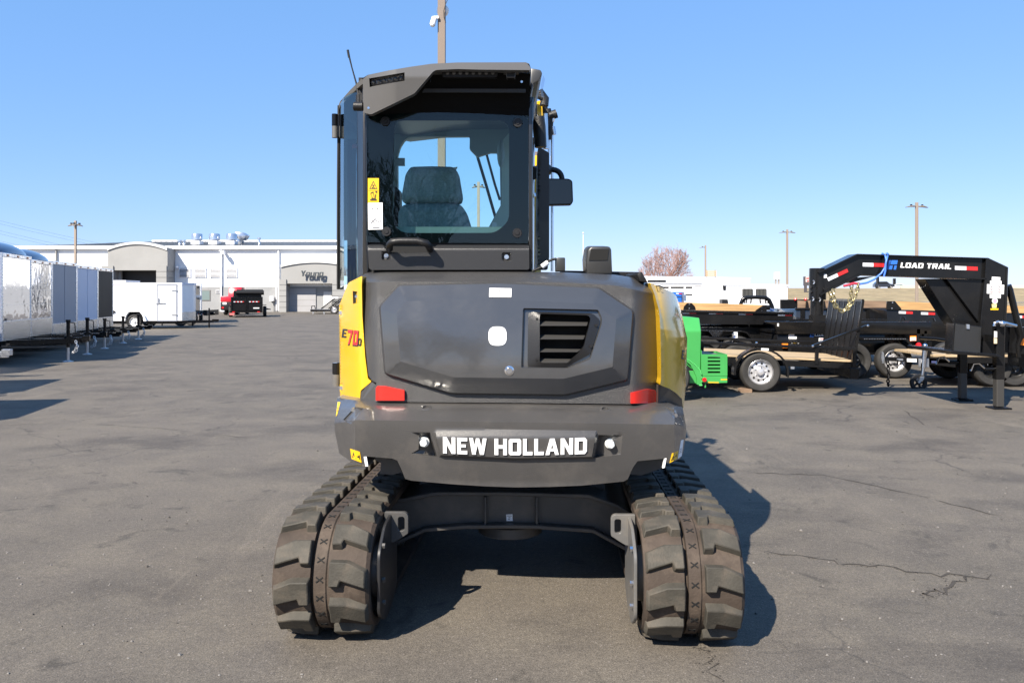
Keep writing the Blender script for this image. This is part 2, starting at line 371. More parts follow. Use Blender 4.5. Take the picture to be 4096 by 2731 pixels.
def make_track(cx, cy, yaw, sgn0):
    c, s_ = math.cos(yaw), math.sin(yaw)
    T = Matrix(((c, s_, 0, cx), (-s_, c, 0, cy), (0, 0, 1, 0), (0, 0, 0, 1)))
    prof = [(-.226, -.05), (-.226, -.016), (-.21, -.002), (-.046, -.002), (-.044, -.024), (-.030, -.024), (-.028, .004), (.027, .004), (.033, -.002), (.21, -.002), (.226, -.016), (.226, -.05)]
    mb = MB(); n = 120; k = len(prof); vs_ = []
    for i in range(n):
        (y, z), (ny, nz) = path(i * PER / n)
        vs_ += [(x, y + ny * d, z + nz * d) for x, d in prof]
    mb.add(vs_, [(i * k + j, i * k + (j + 1) % k, ((i + 1) % n) * k + (j + 1) % k, ((i + 1) % n) * k + j) for i in range(n) for j in range(k)], 0, T)
    tr = obj('track', mb, track_rubber, ang=40, **XB)
    meshes = {}
    for sg in (-1, 1):
        o = obj('tread_lug', lug_mesh(sg), lug_rubber, tr, bevel=.004, seg=1)
        for i in range(NP):
            s = (i + (.0 if sg < 0 else .47)) * PER / NP + .05
            (y, z), (ny, nz) = path(s); q = o if i == 0 else o.copy()
            if i: COL.objects.link(q); q.parent = tr
            # local axes: x across, y outward, z along the belt (upwards at the rear)
            tv = Vector((0, -nz if False else nz, -ny))
            Ml = Matrix(((1, 0, 0, 0), (0, ny, nz, y), (0, nz, -ny, z), (0, 0, 0, 1)))
            q.matrix_basis = Matrix.Translation(-Vector(ROOTLOC[ex.name])) @ T @ Ml
    mb = MB()
    for i in range(NP * 2):                              # black X-shaped bars painting the dark of slits along the middle strip
        (y, z), (ny, nz) = path((i + .3) * PER / NP / 2)
        Ml = T @ Matrix(((1, 0, 0, 0), (0, ny, nz, y), (0, nz, -ny, z), (0, 0, 0, 1)))
        for a in (.62, -.62):
            R_ = Ml @ Matrix.Translation((0, .0052 + (.0004 if a > 0 else 0), 0)) @ Matrix.Rotation(a, 4, 'Y')
            mb.box(-.020, .020, -.002, .0006, -.0028, .0028, 0, R_)
    o = obj('tread_slits', mb, void, tr, world_=True, fix=False); o['kind'] = 'stuff'
    # inside of the track: frame, rollers, drive
    mb = MB(); mb.box(-.13, .13, .12, LEN - .05, .12, .44, 0, T)
    for y in (.45, .8, 1.15, 1.5, 1.85): mb.cyl(T @ Vector((-.15, y, .13)), T @ Vector((.15, y, .13)), .085)
    mb.cyl(T @ Vector((-.1, LEN, CZ)), T @ Vector((.1, LEN, CZ)), .22, n=20)
    obj('track_frame', mb, under_grey, bevel=.006, seg=1, **XB)
    s = sgn0                                             # +1: the inner side lies towards +x
    mb = MB()
    mb.lathe([(0, .0), (.215, .0), (.22, .01), (.22, .06), (.2, .075), (.2, .1), (.13, .11), (.12, .16), (0, .165)], T @ Vector((s * .10, 0, CZ)), (s * c, -s * s_, 0), 32)
    mb.lathe([(0, -.1), (.22, -.1), (.22, 0)], T @ Vector((s * .13, 0, CZ)), (s * c, -s * s_, 0), 24)
    obj('travel_motor', mb, motor_grey if s < 0 else under_grey, **XB)  # left motor gets a darker grey: shade put into its colour
    mb = MB(); xi = s * .252
    pl = rounded([(-.20, .15), (-.20, .44), (-.06, .53), (.12, .55), (.24, .42), (.24, .15), (.06, .08), (-.08, .08)], .04)
    mb.prism(pl, 'x', xi, xi + s * .016, 0, T)
    obj('drive_guard_plate', mb, motor_grey if s < 0 else M('painted_shade_black', (.015, .015, .016), .45), bevel=.003, seg=1, **XB)  # left plate coloured near black to paint in its shade
    for (y, z) in ((-.15, .46), (-.15, .3), (-.14, .19)):
      mb = MB(); mb.cyl(T @ Vector((xi + s * .016, y, z)), T @ Vector((xi + s * .03, y, z)), .013, n=6); obj('plate_bolt', mb, chrome if s < 0 else under_grey, **XB)  # left bolts dulled to go with the painted shade
    # lug with a tie-down slot on the end of the frame
    x0 = xi; mb = MB()
    o_ = [(0, .0), (0, .09), (.015, .105), (.12, .105), (.12, -.05), (.08, -.05), (.045, -.03)]
    h_ = [(.018, .02), (.018, .075), (.024, .082), (.045, .082), (.051, .075), (.051, .02), (.044, .012), (.025, .014)]
    ring_pts = []
    n = 32; cc = Vector((.034, .048))
    def ray(poly, a):
        d = Vector((math.cos(a), math.sin(a))); best = .01
        for i in range(len(poly)):
            p, q = Vector(poly[i]) - cc, Vector(poly[(i + 1) % len(poly)]) - cc; e = q - p; den = d.x * e.y - d.y * e.x
            if abs(den) < 1e-9: continue
            t = (p.x * e.y - p.y * e.x) / den; w_ = (p.x * d.y - p.y * d.x) / den
            if t > 0 and -1e-6 <= w_ <= 1 + 1e-6: best = max(best, t)
        return cc + d * best
    A = [ray(o_, 2 * math.pi * i / n) for i in range(n)]; B = [ray(h_, 2 * math.pi * i / n) for i in range(n)]
    base = x0 + s * .10
    def P(p, d): return T @ Vector((base - s * p.x, .08 + d, .452 + p.y))
    vs_ = [P(p, 0) for p in A] + [P(p, 0) for p in B] + [P(p, .03) for p in A] + [P(p, .03) for p in B]; fs_ = []
    for i in range(n):
        k = (i + 1) % n; fs_ += [(i, k, n + k, n + i), (2 * n + i, 3 * n + i, 3 * n + k, 2 * n + k), (n + i, n + k, 3 * n + k, 3 * n + i), (i, 2 * n + i, 2 * n + k, k)]
    mb.add(vs_, fs_); obj('tie_down_eye', mb, motor_grey if s < 0 else under_grey, bevel=.002, seg=1, **XB)  # left eye also in the darker grey, as painted shade
    return tr
YAW = .042
make_track(-.874, 4.07, YAW, 1)
make_track(.838, 4.0, YAW, -1)
# --- car body between the tracks
mb = MB(); Yc = 4.72
top = u8((-40, 300), (180, 262), (460, 205), (1080, 205), (1400, 213), (1880, 228), (2150, 320), (2330, 440))
bot = u8((-40, 760), (80, 672), (370, 545), (740, 515), (1150, 512), (1400, 515), (1920, 552), (2230, 720), (2330, 800))
mb.hull([W(x, y, Yc) for x, y in top + bot[::-1]], [W(x, y, Yc) + Vector((0, .5, 0)) for x, y in top + bot[::-1]])
A = [W(x, y - 2, Yc - .05) for x, y in top]
mb.hull(A + [p - Vector((0, 0, .022)) for p in A[::-1]], [p + Vector((0, .75, .03)) for p in A] + [p + Vector((0, .75, .008)) for p in A[::-1]])
B_ = [W(x, y - 4, Yc - .06) for x, y in bot]
mb.hull(B_ + [p + Vector((0, 0, -.022)) for p in B_[::-1]], [p + Vector((0, .7, 0)) for p in B_] + [p + Vector((0, .7, -.022)) for p in B_[::-1]])
for x in (915, 1385):
    a = W(*u8((x, 225))[0], Yc); b = W(*u8((x + 26, 470))[0], Yc); mb.box(a.x, b.x, Yc - .045, Yc + .01, b.z - .02, a.z)
c0 = W(*u8((1155, 540))[0], Yc + .2); mb.cyl(c0 - Vector((0, 0, .01)), c0 + Vector((0, 0, .05)), .19, n=32)
mb.cyl((-.02, 5.2, .5), (-.02, 5.2, .74), .36, n=36); mb.box(-.55, .55, 4.9, 6.0, .46, .6)
mbb = MB(); mbb.prism([(6.9, .03), (6.98, .03), (7.06, .2), (7.02, .42), (6.94, .42), (6.97, .2)], 'x', -1.12, 1.08); mbb.box(-.75, -.6, 5.6, 6.95, .18, .30); mbb.box(.56, .71, 5.6, 6.95, .18, .30); obj('dozer_blade', mbb, under_grey, **XB)
obj('undercarriage_frame', mb, under_grey, bevel=.004, seg=1, **XB)
mb = MB(); plate(mb, u8((1118, 408), (1175, 405), (1178, 466), (1120, 468)), Yc - .004, .003); obj('service_label', mb, white_decal, **XB)
for x0_, y0_, x1_, y1_ in ((1124, 418, 1170, 422), (1138, 434, 1158, 438), (1134, 448, 1152, 452)): mb = MB(); plate(mb, u8((x0_, y0_), (x1_, y0_), (x1_, y1_), (x0_, y1_)), Yc - .006, .002); obj('label_print', mb, ink, **XB)
# --- revolving frame and the body behind the hood (closed, so it shades what is under it)
mb = MB(); mb.box(-.86, .86, 4.75, 6.5, .70, 1.02); mb.box(.14, .90, 4.85, 6.45, 1.02, 1.70); mb.box(-.82, .14, 4.9, 6.4, 1.02, 1.62)
obj('revolving_frame', mb, black_matte, bevel=.03, **XB)
# --- counterweight
cw = r2((105, 826), (280, 848), (1200, 852), (2080, 868), (2215, 886), (2238, 1005), (2235, 1060), (2216, 1165), (2200, 1196), (2138, 1225), (2118, 1222), (2112, 1196), (1940, 1212), (1912, 1250), (1880, 1322), (1855, 1336),
        (1600, 1361), (1400, 1369), (1200, 1372), (1000, 1365), (800, 1352), (560, 1331), (520, 1320), (500, 1270), (472, 1208), (440, 1196), (285, 1183), (300, 1240), (190, 1216), (118, 1165), (92, 1040), (88, 985))
fx = np.array([p[0] for p in r2((80, 0), (215, 0), (1200, 0), (2165, 0), (2240, 0))])
ridge = np.array([p[1] for p in r2((0, 985), (0, 961), (0, 975), (0, 988), (0, 1010))])
foot = np.array([p[1] for p in r2((0, 832), (0, 846), (0, 852), (0, 870), (0, 888))])
panel_p = r2((700, 1012), (1690, 1026), (1698, 1050), (1672, 1198), (1200, 1207), (728, 1187), (692, 1035))
pockL = r2((548, 1036), (672, 1036), (716, 1186), (556, 1166), (602, 1140), (604, 1060)); pockR = r2((1700, 1052), (1848, 1052), (1838, 1172), (1674, 1194))
cbL = r2((140, 960), (215, 880), (268, 890), (190, 985)); cbR = r2((2108, 880), (2160, 895), (2205, 985), (2165, 955))
def cw_depth(x, y):
    u = (x - 2053) / 700.
    Y = 4.13 + .07 * u * u
    Y += .30 * np.clip((fx[1] - x) / (fx[1] - fx[0]), 0, 1.2) + .30 * np.clip((x - fx[3]) / (fx[4] - fx[3]), 0, 1.2)
    rg = np.interp(x, fx, ridge); ft = np.interp(x, fx, foot)
    t = np.clip((rg - y) / (rg - ft), 0, 1)                       # sloping top, then nearly flat ledge
    Y += np.where(t < .62, t / .62 * .11, .11 + (t - .62) / .38 * .13)
    Y += .045 * np.clip((y - rg) / 240, 0, 1) ** 1.5              # face leans in a little below the ridge
    P = np.stack([x, y], 1)
    d = sdist(P, panel_p); Y -= .024 * np.clip(d / 9, 0, 1) * sm(r2((0, 1012))[0][1], r2((0, 1075))[0][1], y)
    d = sdist(P, pockL); xx = (x * 1 - r2((548, 0))[0][0]) / (r2((690, 0))[0][0] - r2((548, 0))[0][0])
    Y += np.clip(d / 6, 0, 1) * .06 * np.clip(xx, 0, 1)
    d = sdist(P, pockR); xx = (r2((1848, 0))[0][0] - x) / (r2((1848, 0))[0][0] - r2((1690, 0))[0][0])
    Y += np.clip(d / 6, 0, 1) * .06 * np.clip(xx, 0, 1)
    for q in (cbL, cbR): Y += np.clip(sdist(P, q) / 5, 0, 1) * .025
    return Y
rl = [(x, float(np.interp(x, fx, ridge))) for x in np.linspace(fx[0] + 3, fx[4] - 3, 60)]
ml = [(x, float(np.interp(x, fx, ridge) * .38 + np.interp(x, fx, foot) * .62)) for x in np.linspace(fx[0] + 3, fx[4] - 3, 60)]
cl = [r2((215, y))[0] for y in range(845, 1215, 10)]; cr = [r2((2165, y))[0] for y in range(870, 1200, 10)]
feats = [(rl, False), ([(x, y - 7) for x, y in rl], False), (ml, False), (cl, False), (cr, False), (panel_p, True), (inset(panel_p, 9), True), (pockL, True), (inset(pockL, 6), True), (pockR, True), (inset(pockR, 6), True)] + [(q, True) for q in (cbL, cbR)] + [(inset(q, 5), True) for q in (cbL, cbR)]
mb = MB(); relief(mb, cw, cw_depth, feats, 11, .75); cwo = obj('counterweight', mb, grey_cast, ang=24, fix=True, **XB)
def on(fn, x, y, d=0.): return W(x, y, float(fn(np.array([x]), np.array([y]))[0]) - d)
mb = MB()                                                 # maker's name across the raised panel
a = on(cw_depth, *r2((752, 1163))[0], .003); b = on(cw_depth, *r2((1640, 1166))[0], .003); m_ = on(cw_depth, *r2((1200, 1172))[0], .003)
hgt = (r2((0, 1167))[0][1] - r2((0, 1066))[0][1]) / F * 4.13
mbt = MB(); L_ = text(mbt, 'NEW HOLLAND', (0, 0, 0), (1, 0, 0), (0, 0, 1), hgt, 1., .12, .0, .004)
sc = (b.x - a.x) / L_
for v_ in mbt.v:
    x = a.x + v_[0] * sc; u = (x - a.x) / (b.x - a.x); sx = r2((752 + 888 * u, 0))[0][0]
    z0 = a.z + (b.z - a.z) * u - .006 * 4 * u * (1 - u)
    yy = HY - (z0 + v_[2] - H) * F / 4.13
    mb.v.append((x, float(cw_depth(np.array([sx]), np.array([yy]))[0]) - .003 + v_[1], z0 + v_[2]))
mb.f = mbt.f; mb.m = mbt.m
obj('maker_lettering', mb, white_decal, **XB)
for (x, y) in r2((634, 1098), (1775, 1108)):
    p = W(x, y, 4.17); mb = MB(); mb.cyl(p + Vector((0, .06, 0)), p + Vector((0, .012, 0)), .027, n=20); mb.cyl(p + Vector((0, .012, 0)), p - Vector((0, .022, 0)), .022, .020, n=6)
    obj('counterweight_bolt', mb, M('zinc_bolt', (.72, .74, .73), .38, .35), bevel=.002, seg=1, **XB)
for q in (r2((205, 898)), r2((2170, 930))):
    p = on(cw_depth, *q[0]); mb = MB(); mb.cyl(p + Vector((0, .02, 0)), p - Vector((0, .015, 0)), .011, n=6); obj('small_bolt', mb, chrome, **XB)
for q in r2((648, 890), (1742, 899)):
    p = on(cw_depth, *q); mb = MB(); mb.lathe([(.03, -.004), (.03, .003), (.018, .006), (.016, -.01), (0, -.01)], p, (0, -.45, .9), 18); obj('lifting_hole_plug', mb, grey_cast, **XB)
# flaps under the corners
mb = MB(); plate(mb, r2((268, 1184), (300, 1184), (372, 1225), (370, 1262), (365, 1290), (440, 1296), (500, 1280), (470, 1205), (300, 1176)), 4.42, .3)
obj('underside_bracket', mb, under_grey, **XB); mb = MB(); plate(mb, r2((1905, 1215), (2100, 1200), (2098, 1256), (2070, 1262), (1960, 1300), (1890, 1290)), 4.42, .3); obj('underside_bracket', mb, under_grey, **XB)
for q in (r2((267, 1186), (284, 1184), (294, 1243), (277, 1243)), r2((2103, 1197), (2117, 1194), (2106, 1252), (2093, 1256))):
    mb = MB(); plate(mb, q, 4.20, .02); obj('white_tag', mb, white_decal, **XB)
def sticker(q, fn, name, mat, d=.004, pr=()):
    mb = MB(); relief(mb, q, lambda x, y: fn(x, y) - d, [], 6, .003); o = obj(name, mb, mat, **XB)
    if pr:
        mb = MB(); A = [Vector(p) for p in q]
        for k, poly in enumerate(pr):
            pp = [tuple(A[0].lerp(A[1], u).lerp(A[3].lerp(A[2], u), v)) for u, v in poly]
            mb.hull([on(fn, *p, d + .002 + .0003 * k) for p in pp], [on(fn, *p, d + .0005) for p in pp])
        obj('label_print', mb, ink, o, world_=True)
    return o
tri = lambda x, y, w, h: [(x, y), (x + w, y), (x + w / 2, y - h)]
rc = lambda x0_, y0_, x1_, y1_: [(x0_, y0_), (x1_, y0_), (x1_, y1_), (x0_, y1_)]
def tri_frame(x, y, w, h, t=.18):
    o = [(x, y), (x + w, y), (x + w / 2, y - h)]; c = (x + w / 2, y - h / 3); i = [(c[0] + (p[0] - c[0]) * (1 - 2 * t), c[1] + (p[1] - c[1]) * (1 - 2 * t)) for p in o]
    return [[o[k], o[(k + 1) % 3], i[(k + 1) % 3], i[k]] for k in range(3)]
warn = tri_frame(.1, .82, .42, .62) + [rc(.28, .4, .34, .66), rc(.62, .5, .8, .6), rc(.82, .3, .88, .75), rc(.72, .44, .82, .5)]
sticker(r2((183, 1136), (243, 1156), (254, 1222), (192, 1198)), cw_depth, 'hazard_label', label_yellow, pr=warn)
sticker(r2((2150, 1166), (2190, 1148), (2183, 1196), (2136, 1224)), cw_depth, 'hazard_label', label_yellow, pr=warn)
sticker(r2((2205, 1086), (2222, 1080), (2210, 1180), (2186, 1198)), cw_depth, 'white_label', white_decal, pr=[rc(.2, .5, .8, .53), rc(.2, .6, .8, .63), rc(.2, .7, .8, .73)])
sticker(r2((108, 850), (124, 853), (104, 930), (97, 940)), cw_depth, 'hazard_label', label_yellow, pr=[rc(.2, .4, .8, .45), rc(.2, .6, .8, .65)])
# --- engine hood
hood = r2((300, 60), (345, 54), (700, 50), (1180, 56), (1500, 60), (1800, 74), (1900, 90), (1985, 112), (2018, 135), (2045, 205), (2068, 330), (2076, 540), (2076, 740), (2056, 765), (2060, 800), (2076, 866),
          (1200, 856), (335, 850), (330, 760), (345, 735), (318, 722), (296, 690), (276, 500), (262, 340), (256, 200), (252, 95), (268, 70))
P1 = rounded(r2((478, 132), (1100, 118), (1705, 148), (1920, 292), (1886, 722), (1500, 815), (800, 806), (392, 684), (358, 264)), 16, 3)
V0 = rounded(r2((1240, 278), (1700, 288), (1722, 335), (1722, 372), (1652, 590), (1510, 648), (1228, 644)), 8, 3)
V1 = rounded(r2((1272, 300), (1668, 312), (1712, 352), (1652, 560), (1500, 640), (1268, 632)), 6, 3)
V2 = rounded(r2((1342, 312), (1640, 322), (1655, 345), (1610, 520), (1515, 615), (1342, 612)), 5, 3)
hx = [p[0] for p in r2((250, 0), (400, 0), (1500, 0), (1800, 0), (2076, 0))]
hy = [p[1] for p in r2((0, 122), (0, 118), (0, 122), (0, 140), (0, 200))]
def hood_base(x, y):
    u = (x - 2040) / 700.
    Y = 4.34 + .08 * u * u + .35 * np.clip((-u - .74) / .13, 0, 2) ** 1.6 * .5 + .35 * np.clip((u - .70) / .14, 0, 2) ** 1.6 * .5
    t = np.clip((np.interp(x, hx, hy) - y) / 44, 0, 1.4); Y = Y + .34 * t ** 1.6
    t = np.clip((r2((0, 720))[0][1] - y) / 330, -1, 1)
    return Y + .03 * (1 - np.clip(t, 0, 1)) * 0 + .05 * np.clip(t, 0, 1) ** 2
def hood_depth(x, y):
    P = np.stack([x, y], 1); Y = hood_base(x, y)
    d = sdist(P, P1); Y -= .028 * np.clip(d / 7, 0, 1) + np.clip((d - 7) * .0009, 0, .056)
    d = sdist(P, V0); Y += .022 * np.clip(d / 7, 0, 1)
    d = sdist(P, V2); Y += .09 * np.clip(d / 3, 0, 1)
    return Y
feats = [(P1, True), (inset(P1, 7), True), (inset(P1, 69), True), (V0, True), (inset(V0, 7), True), (V2, True), (inset(V2, 3), True)]
feats += [([(x, float(np.interp(x, hx, hy))) for x in np.linspace(hx[0] + 4, hx[4] - 4, 50)], False)]
mb = MB(); relief(mb, hood, hood_depth, feats, 11, .5)
me_pts = np.array([(p[0] / p[1] * F + CX, HY - (p[2] - H) / p[1] * F) for p in mb.v]); sd1 = sdist(me_pts, P1); sd2 = sdist(me_pts, V2)
mb.m = [1 if min(sd1[i] for i in f) > 5.5 and len(f) == 3 and max(sd2[i] for i in f) < 1.5 else (2 if len(f) == 3 and max(sd2[i] for i in f) > 1.5 else 0) for f in mb.f]
obj('engine_hood', mb, [grey_hood, grey_gloss, void], ang=20, **XB)  # third material paints the shade on the floor of the vent opening
# vent with its slats
vY = lambda x, y: hood_base(x, y) - .066
n_ = 1
vent = MB(); inn = inset(V1, 1)
def ring_fn(mb, outer, inner, fo, fi, n=72):
    c = np.mean(np.array(inner), 0)
    def rays(poly):
        out = []
        for j in range(n):
            a = 2 * math.pi * j / n; d = (math.cos(a), math.sin(a)); best = 1
            for i in range(len(poly)):
                p = (poly[i][0] - c[0], poly[i][1] - c[1]); q = (poly[(i + 1) % len(poly)][0] - c[0], poly[(i + 1) % len(poly)][1] - c[1]); e = (q[0] - p[0], q[1] - p[1]); den = d[0] * e[1] - d[1] * e[0]
                if abs(den) < 1e-9: continue
                t = (p[0] * e[1] - p[1] * e[0]) / den; w_ = (p[0] * d[1] - p[1] * d[0]) / den
                if t > 0 and -1e-6 <= w_ <= 1 + 1e-6: best = max(best, t)
            out.append((c[0] + d[0] * best, c[1] + d[1] * best))
        return out
    A, B = rays(outer), rays(inner); t = Vector((0, .05, 0))
    a = [W(*p, fo(*p)) for p in A]; b = [W(*p, fi(*p)) for p in B]
    vs_ = a + b + [p + t for p in a] + [p + t for p in b]; fs_ = []
    for i in range(n):
        k = (i + 1) % n; fs_ += [(i, k, n + k, n + i), (n + i, n + k, 3 * n + k, 3 * n + i), (i, 2 * n + i, 2 * n + k, k)]
    return mb.add(vs_, fs_)
hb = lambda x, y: float(hood_base(np.array([x]), np.array([y]))[0])
ring_fn(vent, V1, V2, lambda x, y: hb(x, y) - .072, lambda x, y: hb(x, y) - .083)
vo = obj('vent_grille', vent, M('vent_frame_plastic', (.013, .013, .014), .32, bump=.25, bs=240), ang=40, **XB)
slat_m = M('vent_slat_plastic', (.030, .029, .028), .6, bump=.3, bs=240)
for k, (ya, yb) in enumerate(((346, 386), (430, 468), (514, 546), (572, 612))):
    xr = (1640, 1622, 1598, 1540)[k]; xr2 = (1632, 1612, 1575, 1515)[k]
    A = [on(hood_base, *p, e) for p, e in zip(r2((1340, ya + 10), (xr, ya + 14), (xr2, yb), (1340, yb)), (.036, .036, .082, .082))]
    mb = MB(); mb.hull(A, [p + Vector((0, .022, -.004)) for p in A]); obj('slat', mb, slat_m, vo, world_=True, bevel=.003, seg=1)
for p in r2((1326, 345), (1688, 384), (1654, 512), (1322, 593)):
    mb = MB(); q = on(hood_base, *p, .077); mb.cyl(q + Vector((0, .01, 0)), q - Vector((0, .006, 0)), .007, n=10); obj('screw', mb, black_matte, vo, world_=True)
# emblem, label, lock on the hood
emb = rounded([(1990.0 - 36, 1344 - 38), (1990 + 36, 1344 - 38), (1990 + 36, 1344 + 38), (1990 - 36, 1344 + 38)], 30, 6)
mb = MB(); mb.hull([on(hood_depth, *p, .004) for p in emb], [on(hood_depth, *p, -.004) for p in emb]); eo = obj('emblem', mb, white_decal, **XB)
mb = MB()
def vein(a, b, w=2.6):
    a, b = Vector(a), Vector(b); d = (b - a).normalized(); n2 = Vector((-d.y, d.x)) * w / 2
    q = [a + n2, b + n2, b - n2, a - n2]; mb.hull([on(hood_depth, *p, .0052) for p in q], [on(hood_depth, *p, .003) for p in q])
vein((1990, 1312), (1990, 1378))
for k in range(4):
    vein((1990, 1336 + k * 11), (1990 - 22 + k * 2, 1320 + k * 11)); vein((1990, 1336.4 + k * 11), (1990 + 22 - k * 2, 1320.4 + k * 11))
obj('emblem_leaf', mb, M('pale_grey_print', (.6, .6, .61), .45), eo, world_=True)
sticker(r2((1035, 156), (1170, 158), (1168, 212), (1033, 210)), hood_depth, 'white_label', white_decal, .005, pr=[rc(.4, .1, .96, .17), rc(.4, .26, .52, .33), rc(.4, .5, .62, .54), rc(.4, .68, .56, .72)])
q = on(hood_depth, *r2((1157, 660))[0], .0); mb = MB(); mb.lathe([(.0, .012), (.015, .012), (.017, .004), (.025, .002), (.026, -.01)], q, (0, -1, 0), 20, 0); obj('hood_lock', mb, [chrome], **XB)
# reflectors
red_reflector = M('red_reflector', (.62, .018, .012), .22, coat=.5, bump=.1, bs=300)
for k, q in enumerate((r2((341, 766), (352, 753), (400, 755), (515, 780), (515, 842), (341, 842)), r2((1898, 796), (2005, 772), (2052, 782), (2064, 858), (1898, 860)))):
    mb = MB(); relief(mb, q, lambda x, y: hood_base(x, y) - .022, [], 12, .03); obj('rear_reflector', mb, red_reflector, **XB)
# --- yellow side panels
yl = rounded(y7((180, 124), (316, 56), (311, 150), (316, 450), (344, 850), (371, 1062), (408, 1090), (300, 1180), (293, 1285), (230, 1287), (97, 1237), (89, 350)), 6, 3)
def yl_depth(x, y):
    t = np.clip((1450 - x) / 95., 0, 1); Y = 4.50 + .42 * t ** 1.3
    hl = np.array(y7((222, 205), (268, 212), (270, 325), (226, 332))); d = sdist(np.stack([x, y], 1), hl); Y = Y + .05 * np.clip(d / 3, 0, 1)
    for c in y7((112, 410), (118, 1155)):
        Y = Y + .03 * np.clip(1 - ((x - c[0]) / 6) ** 2 - ((y - c[1] + 4) / 26) ** 2, 0, 1)
    return Y
hl = y7((222, 205), (268, 212), (270, 325), (226, 332))
mb = MB(); relief(mb, yl, yl_depth, [(hl, True), (inset(hl, 3), True)], 7, .35); obj('yellow_side_panel', mb, yellow_paint, ang=28, **XB)
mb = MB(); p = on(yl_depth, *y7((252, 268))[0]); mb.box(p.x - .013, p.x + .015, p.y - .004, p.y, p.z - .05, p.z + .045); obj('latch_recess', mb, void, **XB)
mb = MB(); p = on(yl_depth, *y7((262, 262))[0], .008); mb.ball(p, .012); obj('latch', mb, chrome, **XB)
for q in y7((113, 418), (120, 1152)):
    p = on(yl_depth, *q); mb = MB(); mb.cyl(p + Vector((.005, .02, 0)), p - Vector((.004, .012, 0)), .012, n=8); obj('panel_bolt', mb, chrome, **XB)
def side_text(s, org, ux, uy, h_, wf, fn, mat, d, name, slant=.0, gap=.1):
    """lettering wrapped on to a panel: org and the two pixel directions of the text"""
    mt = MB(); text(mt, s, (0, 0, 0), (1, 0, 0), (0, 0, 1), 1., wf, gap, slant, .004); out = MB(); out.f = mt.f; out.m = mt.m
    for v_ in mt.v:
        sx = org[0] + ux[0] * v_[0] + uy[0] * v_[2]; sy = org[1] + ux[1] * v_[0] + uy[1] * v_[2]
        out.v.append(on(fn, sx, sy, d - v_[1]))
    return obj(name, out, mat, **XB)
E_ = y7((112, 660))[0]; side_text('E', E_, (27, 2), (1.5, -35), 1, 1, yl_depth, ink, .004, 'model_lettering', .12)
o7 = y7((163, 732))[0]; k7 = MB()
side_text('70', (o7[0] + .5, o7[1] + 2), (27, 3), (1.5, -63), 1, .92, yl_depth, ink, .003, 'model_lettering', .12)
side_text('70', (o7[0] + 1, o7[1] - 3), (25, 3), (1.5, -57), 1, .92, yl_depth, M('model_red', (.55, .03, .03), .4), .0075, 'model_lettering', .12, .16)
side_text('D', y7((268, 740))[0], (17, 2), (.8, -30), 1, 1, yl_depth, ink, .004, 'model_lettering', .1)
yr = rounded(y5((100, 126), (150, 150), (230, 182), (330, 226), (368, 264), (395, 345), (430, 480), (465, 640), (478, 690), (472, 900), (464, 1150), (442, 1396), (430, 1385), (426, 1305), (370, 1248), (300, 1200), (202, 1162), (213, 1100), (213, 900), (206, 600), (200, 480), (190, 400), (150, 250)), 4, 2)
crz = [p for p in y5((150, 150), (190, 300), (226, 480), (241, 600), (246, 1000), (246, 1175))]
def yr_depth(x, y):
    c = np.interp(y, [p[1] for p in crz], [p[0] for p in crz])
    edge = np.interp(y, [p[1] for p in y5((0, 126), (0, 345), (0, 480), (0, 690), (0, 900), (0, 1396))], [p[0] for p in y5((330, 0), (395, 0), (432, 0), (480, 0), (474, 0), (446, 0))])
    t = np.clip((x - c) / np.maximum(edge - c, 4), 0, 1)
    top = np.clip((y5((0, 480))[0][1] - y) / 140., 0, 1)
    return 4.44 + .06 * np.clip((x - c + 16) / 16, 0, 1) + .42 * (1 - np.sqrt(np.clip(1 - t * t * .985, 0, 1))) ** .9 + .14 * t + .12 * top ** 2
mb = MB(); relief(mb, yr, yr_depth, [(crz, False)], 6, .5); obj('yellow_side_panel', mb, yellow_paint, ang=28, **XB)
side_text('E', y5((420, 895))[0], (14, 6), (3, -36), 1, 1, yr_depth, ink, .006, 'model_lettering', .05)
def yrl(p): return on(yr_depth, *p, .004)
mb = MB()
for a, b in (((160, 158), (222, 190)), ((180, 214), (236, 229)), ((166, 160), (180, 214)), ((196, 178), (210, 190)), ((200, 196), (206, 208))):
    a, b = Vector(y5(a)[0]), Vector(y5(b)[0]); d = (b - a).normalized(); n2 = Vector((-d.y, d.x)) * .8
    q = [a + n2, b + n2, b - n2, a - n2]; mb.hull([yrl(p) for p in q], [yrl(p) + Vector((0, .003, 0)) for p in q])
obj('printed_symbol', mb, ink, **XB)
mb = MB()                                                # black plinths below the yellow panels
plate(mb, y5((185, 1165), (215, 1165), (300, 1205), (372, 1255), (424, 1312), (436, 1398), (330, 1372), (212, 1362), (182, 1340)), [4.5, 4.5, 4.52, 4.56, 4.7, 4.8, 4.65, 4.5, 4.48], .3)
obj('lower_skirt', mb, grey_cast, **XB); mb = MB(); plate(mb, y7((300, 1182), (410, 1096), (445, 1120), (445, 1282), (300, 1292)), [4.52, 4.47, 4.44, 4.44, 4.52], .3)
obj('lower_skirt', mb, grey_cast, **XB)
for q in (y7((50, 906), (88, 906), (88, 1130), (50, 1132)),):
    p0 = W(*y7((68, 908))[0], 5.05); p1 = W(*y7((68, 1016))[0], 5.05); p2 = W(*y7((66, 1132))[0], 5.05)
    mb = MB(); mb.cyl(p0, p1, .028, n=14); mb.cyl(p1 - Vector((0, 0, .003)), p2, .026, n=14, m=1); mb.box(p0.x, p0.x + .08, 5.03, 5.07, p2.z, p0.z); obj('panel_hinge', mb, [black_paint, motor_grey], **XB)
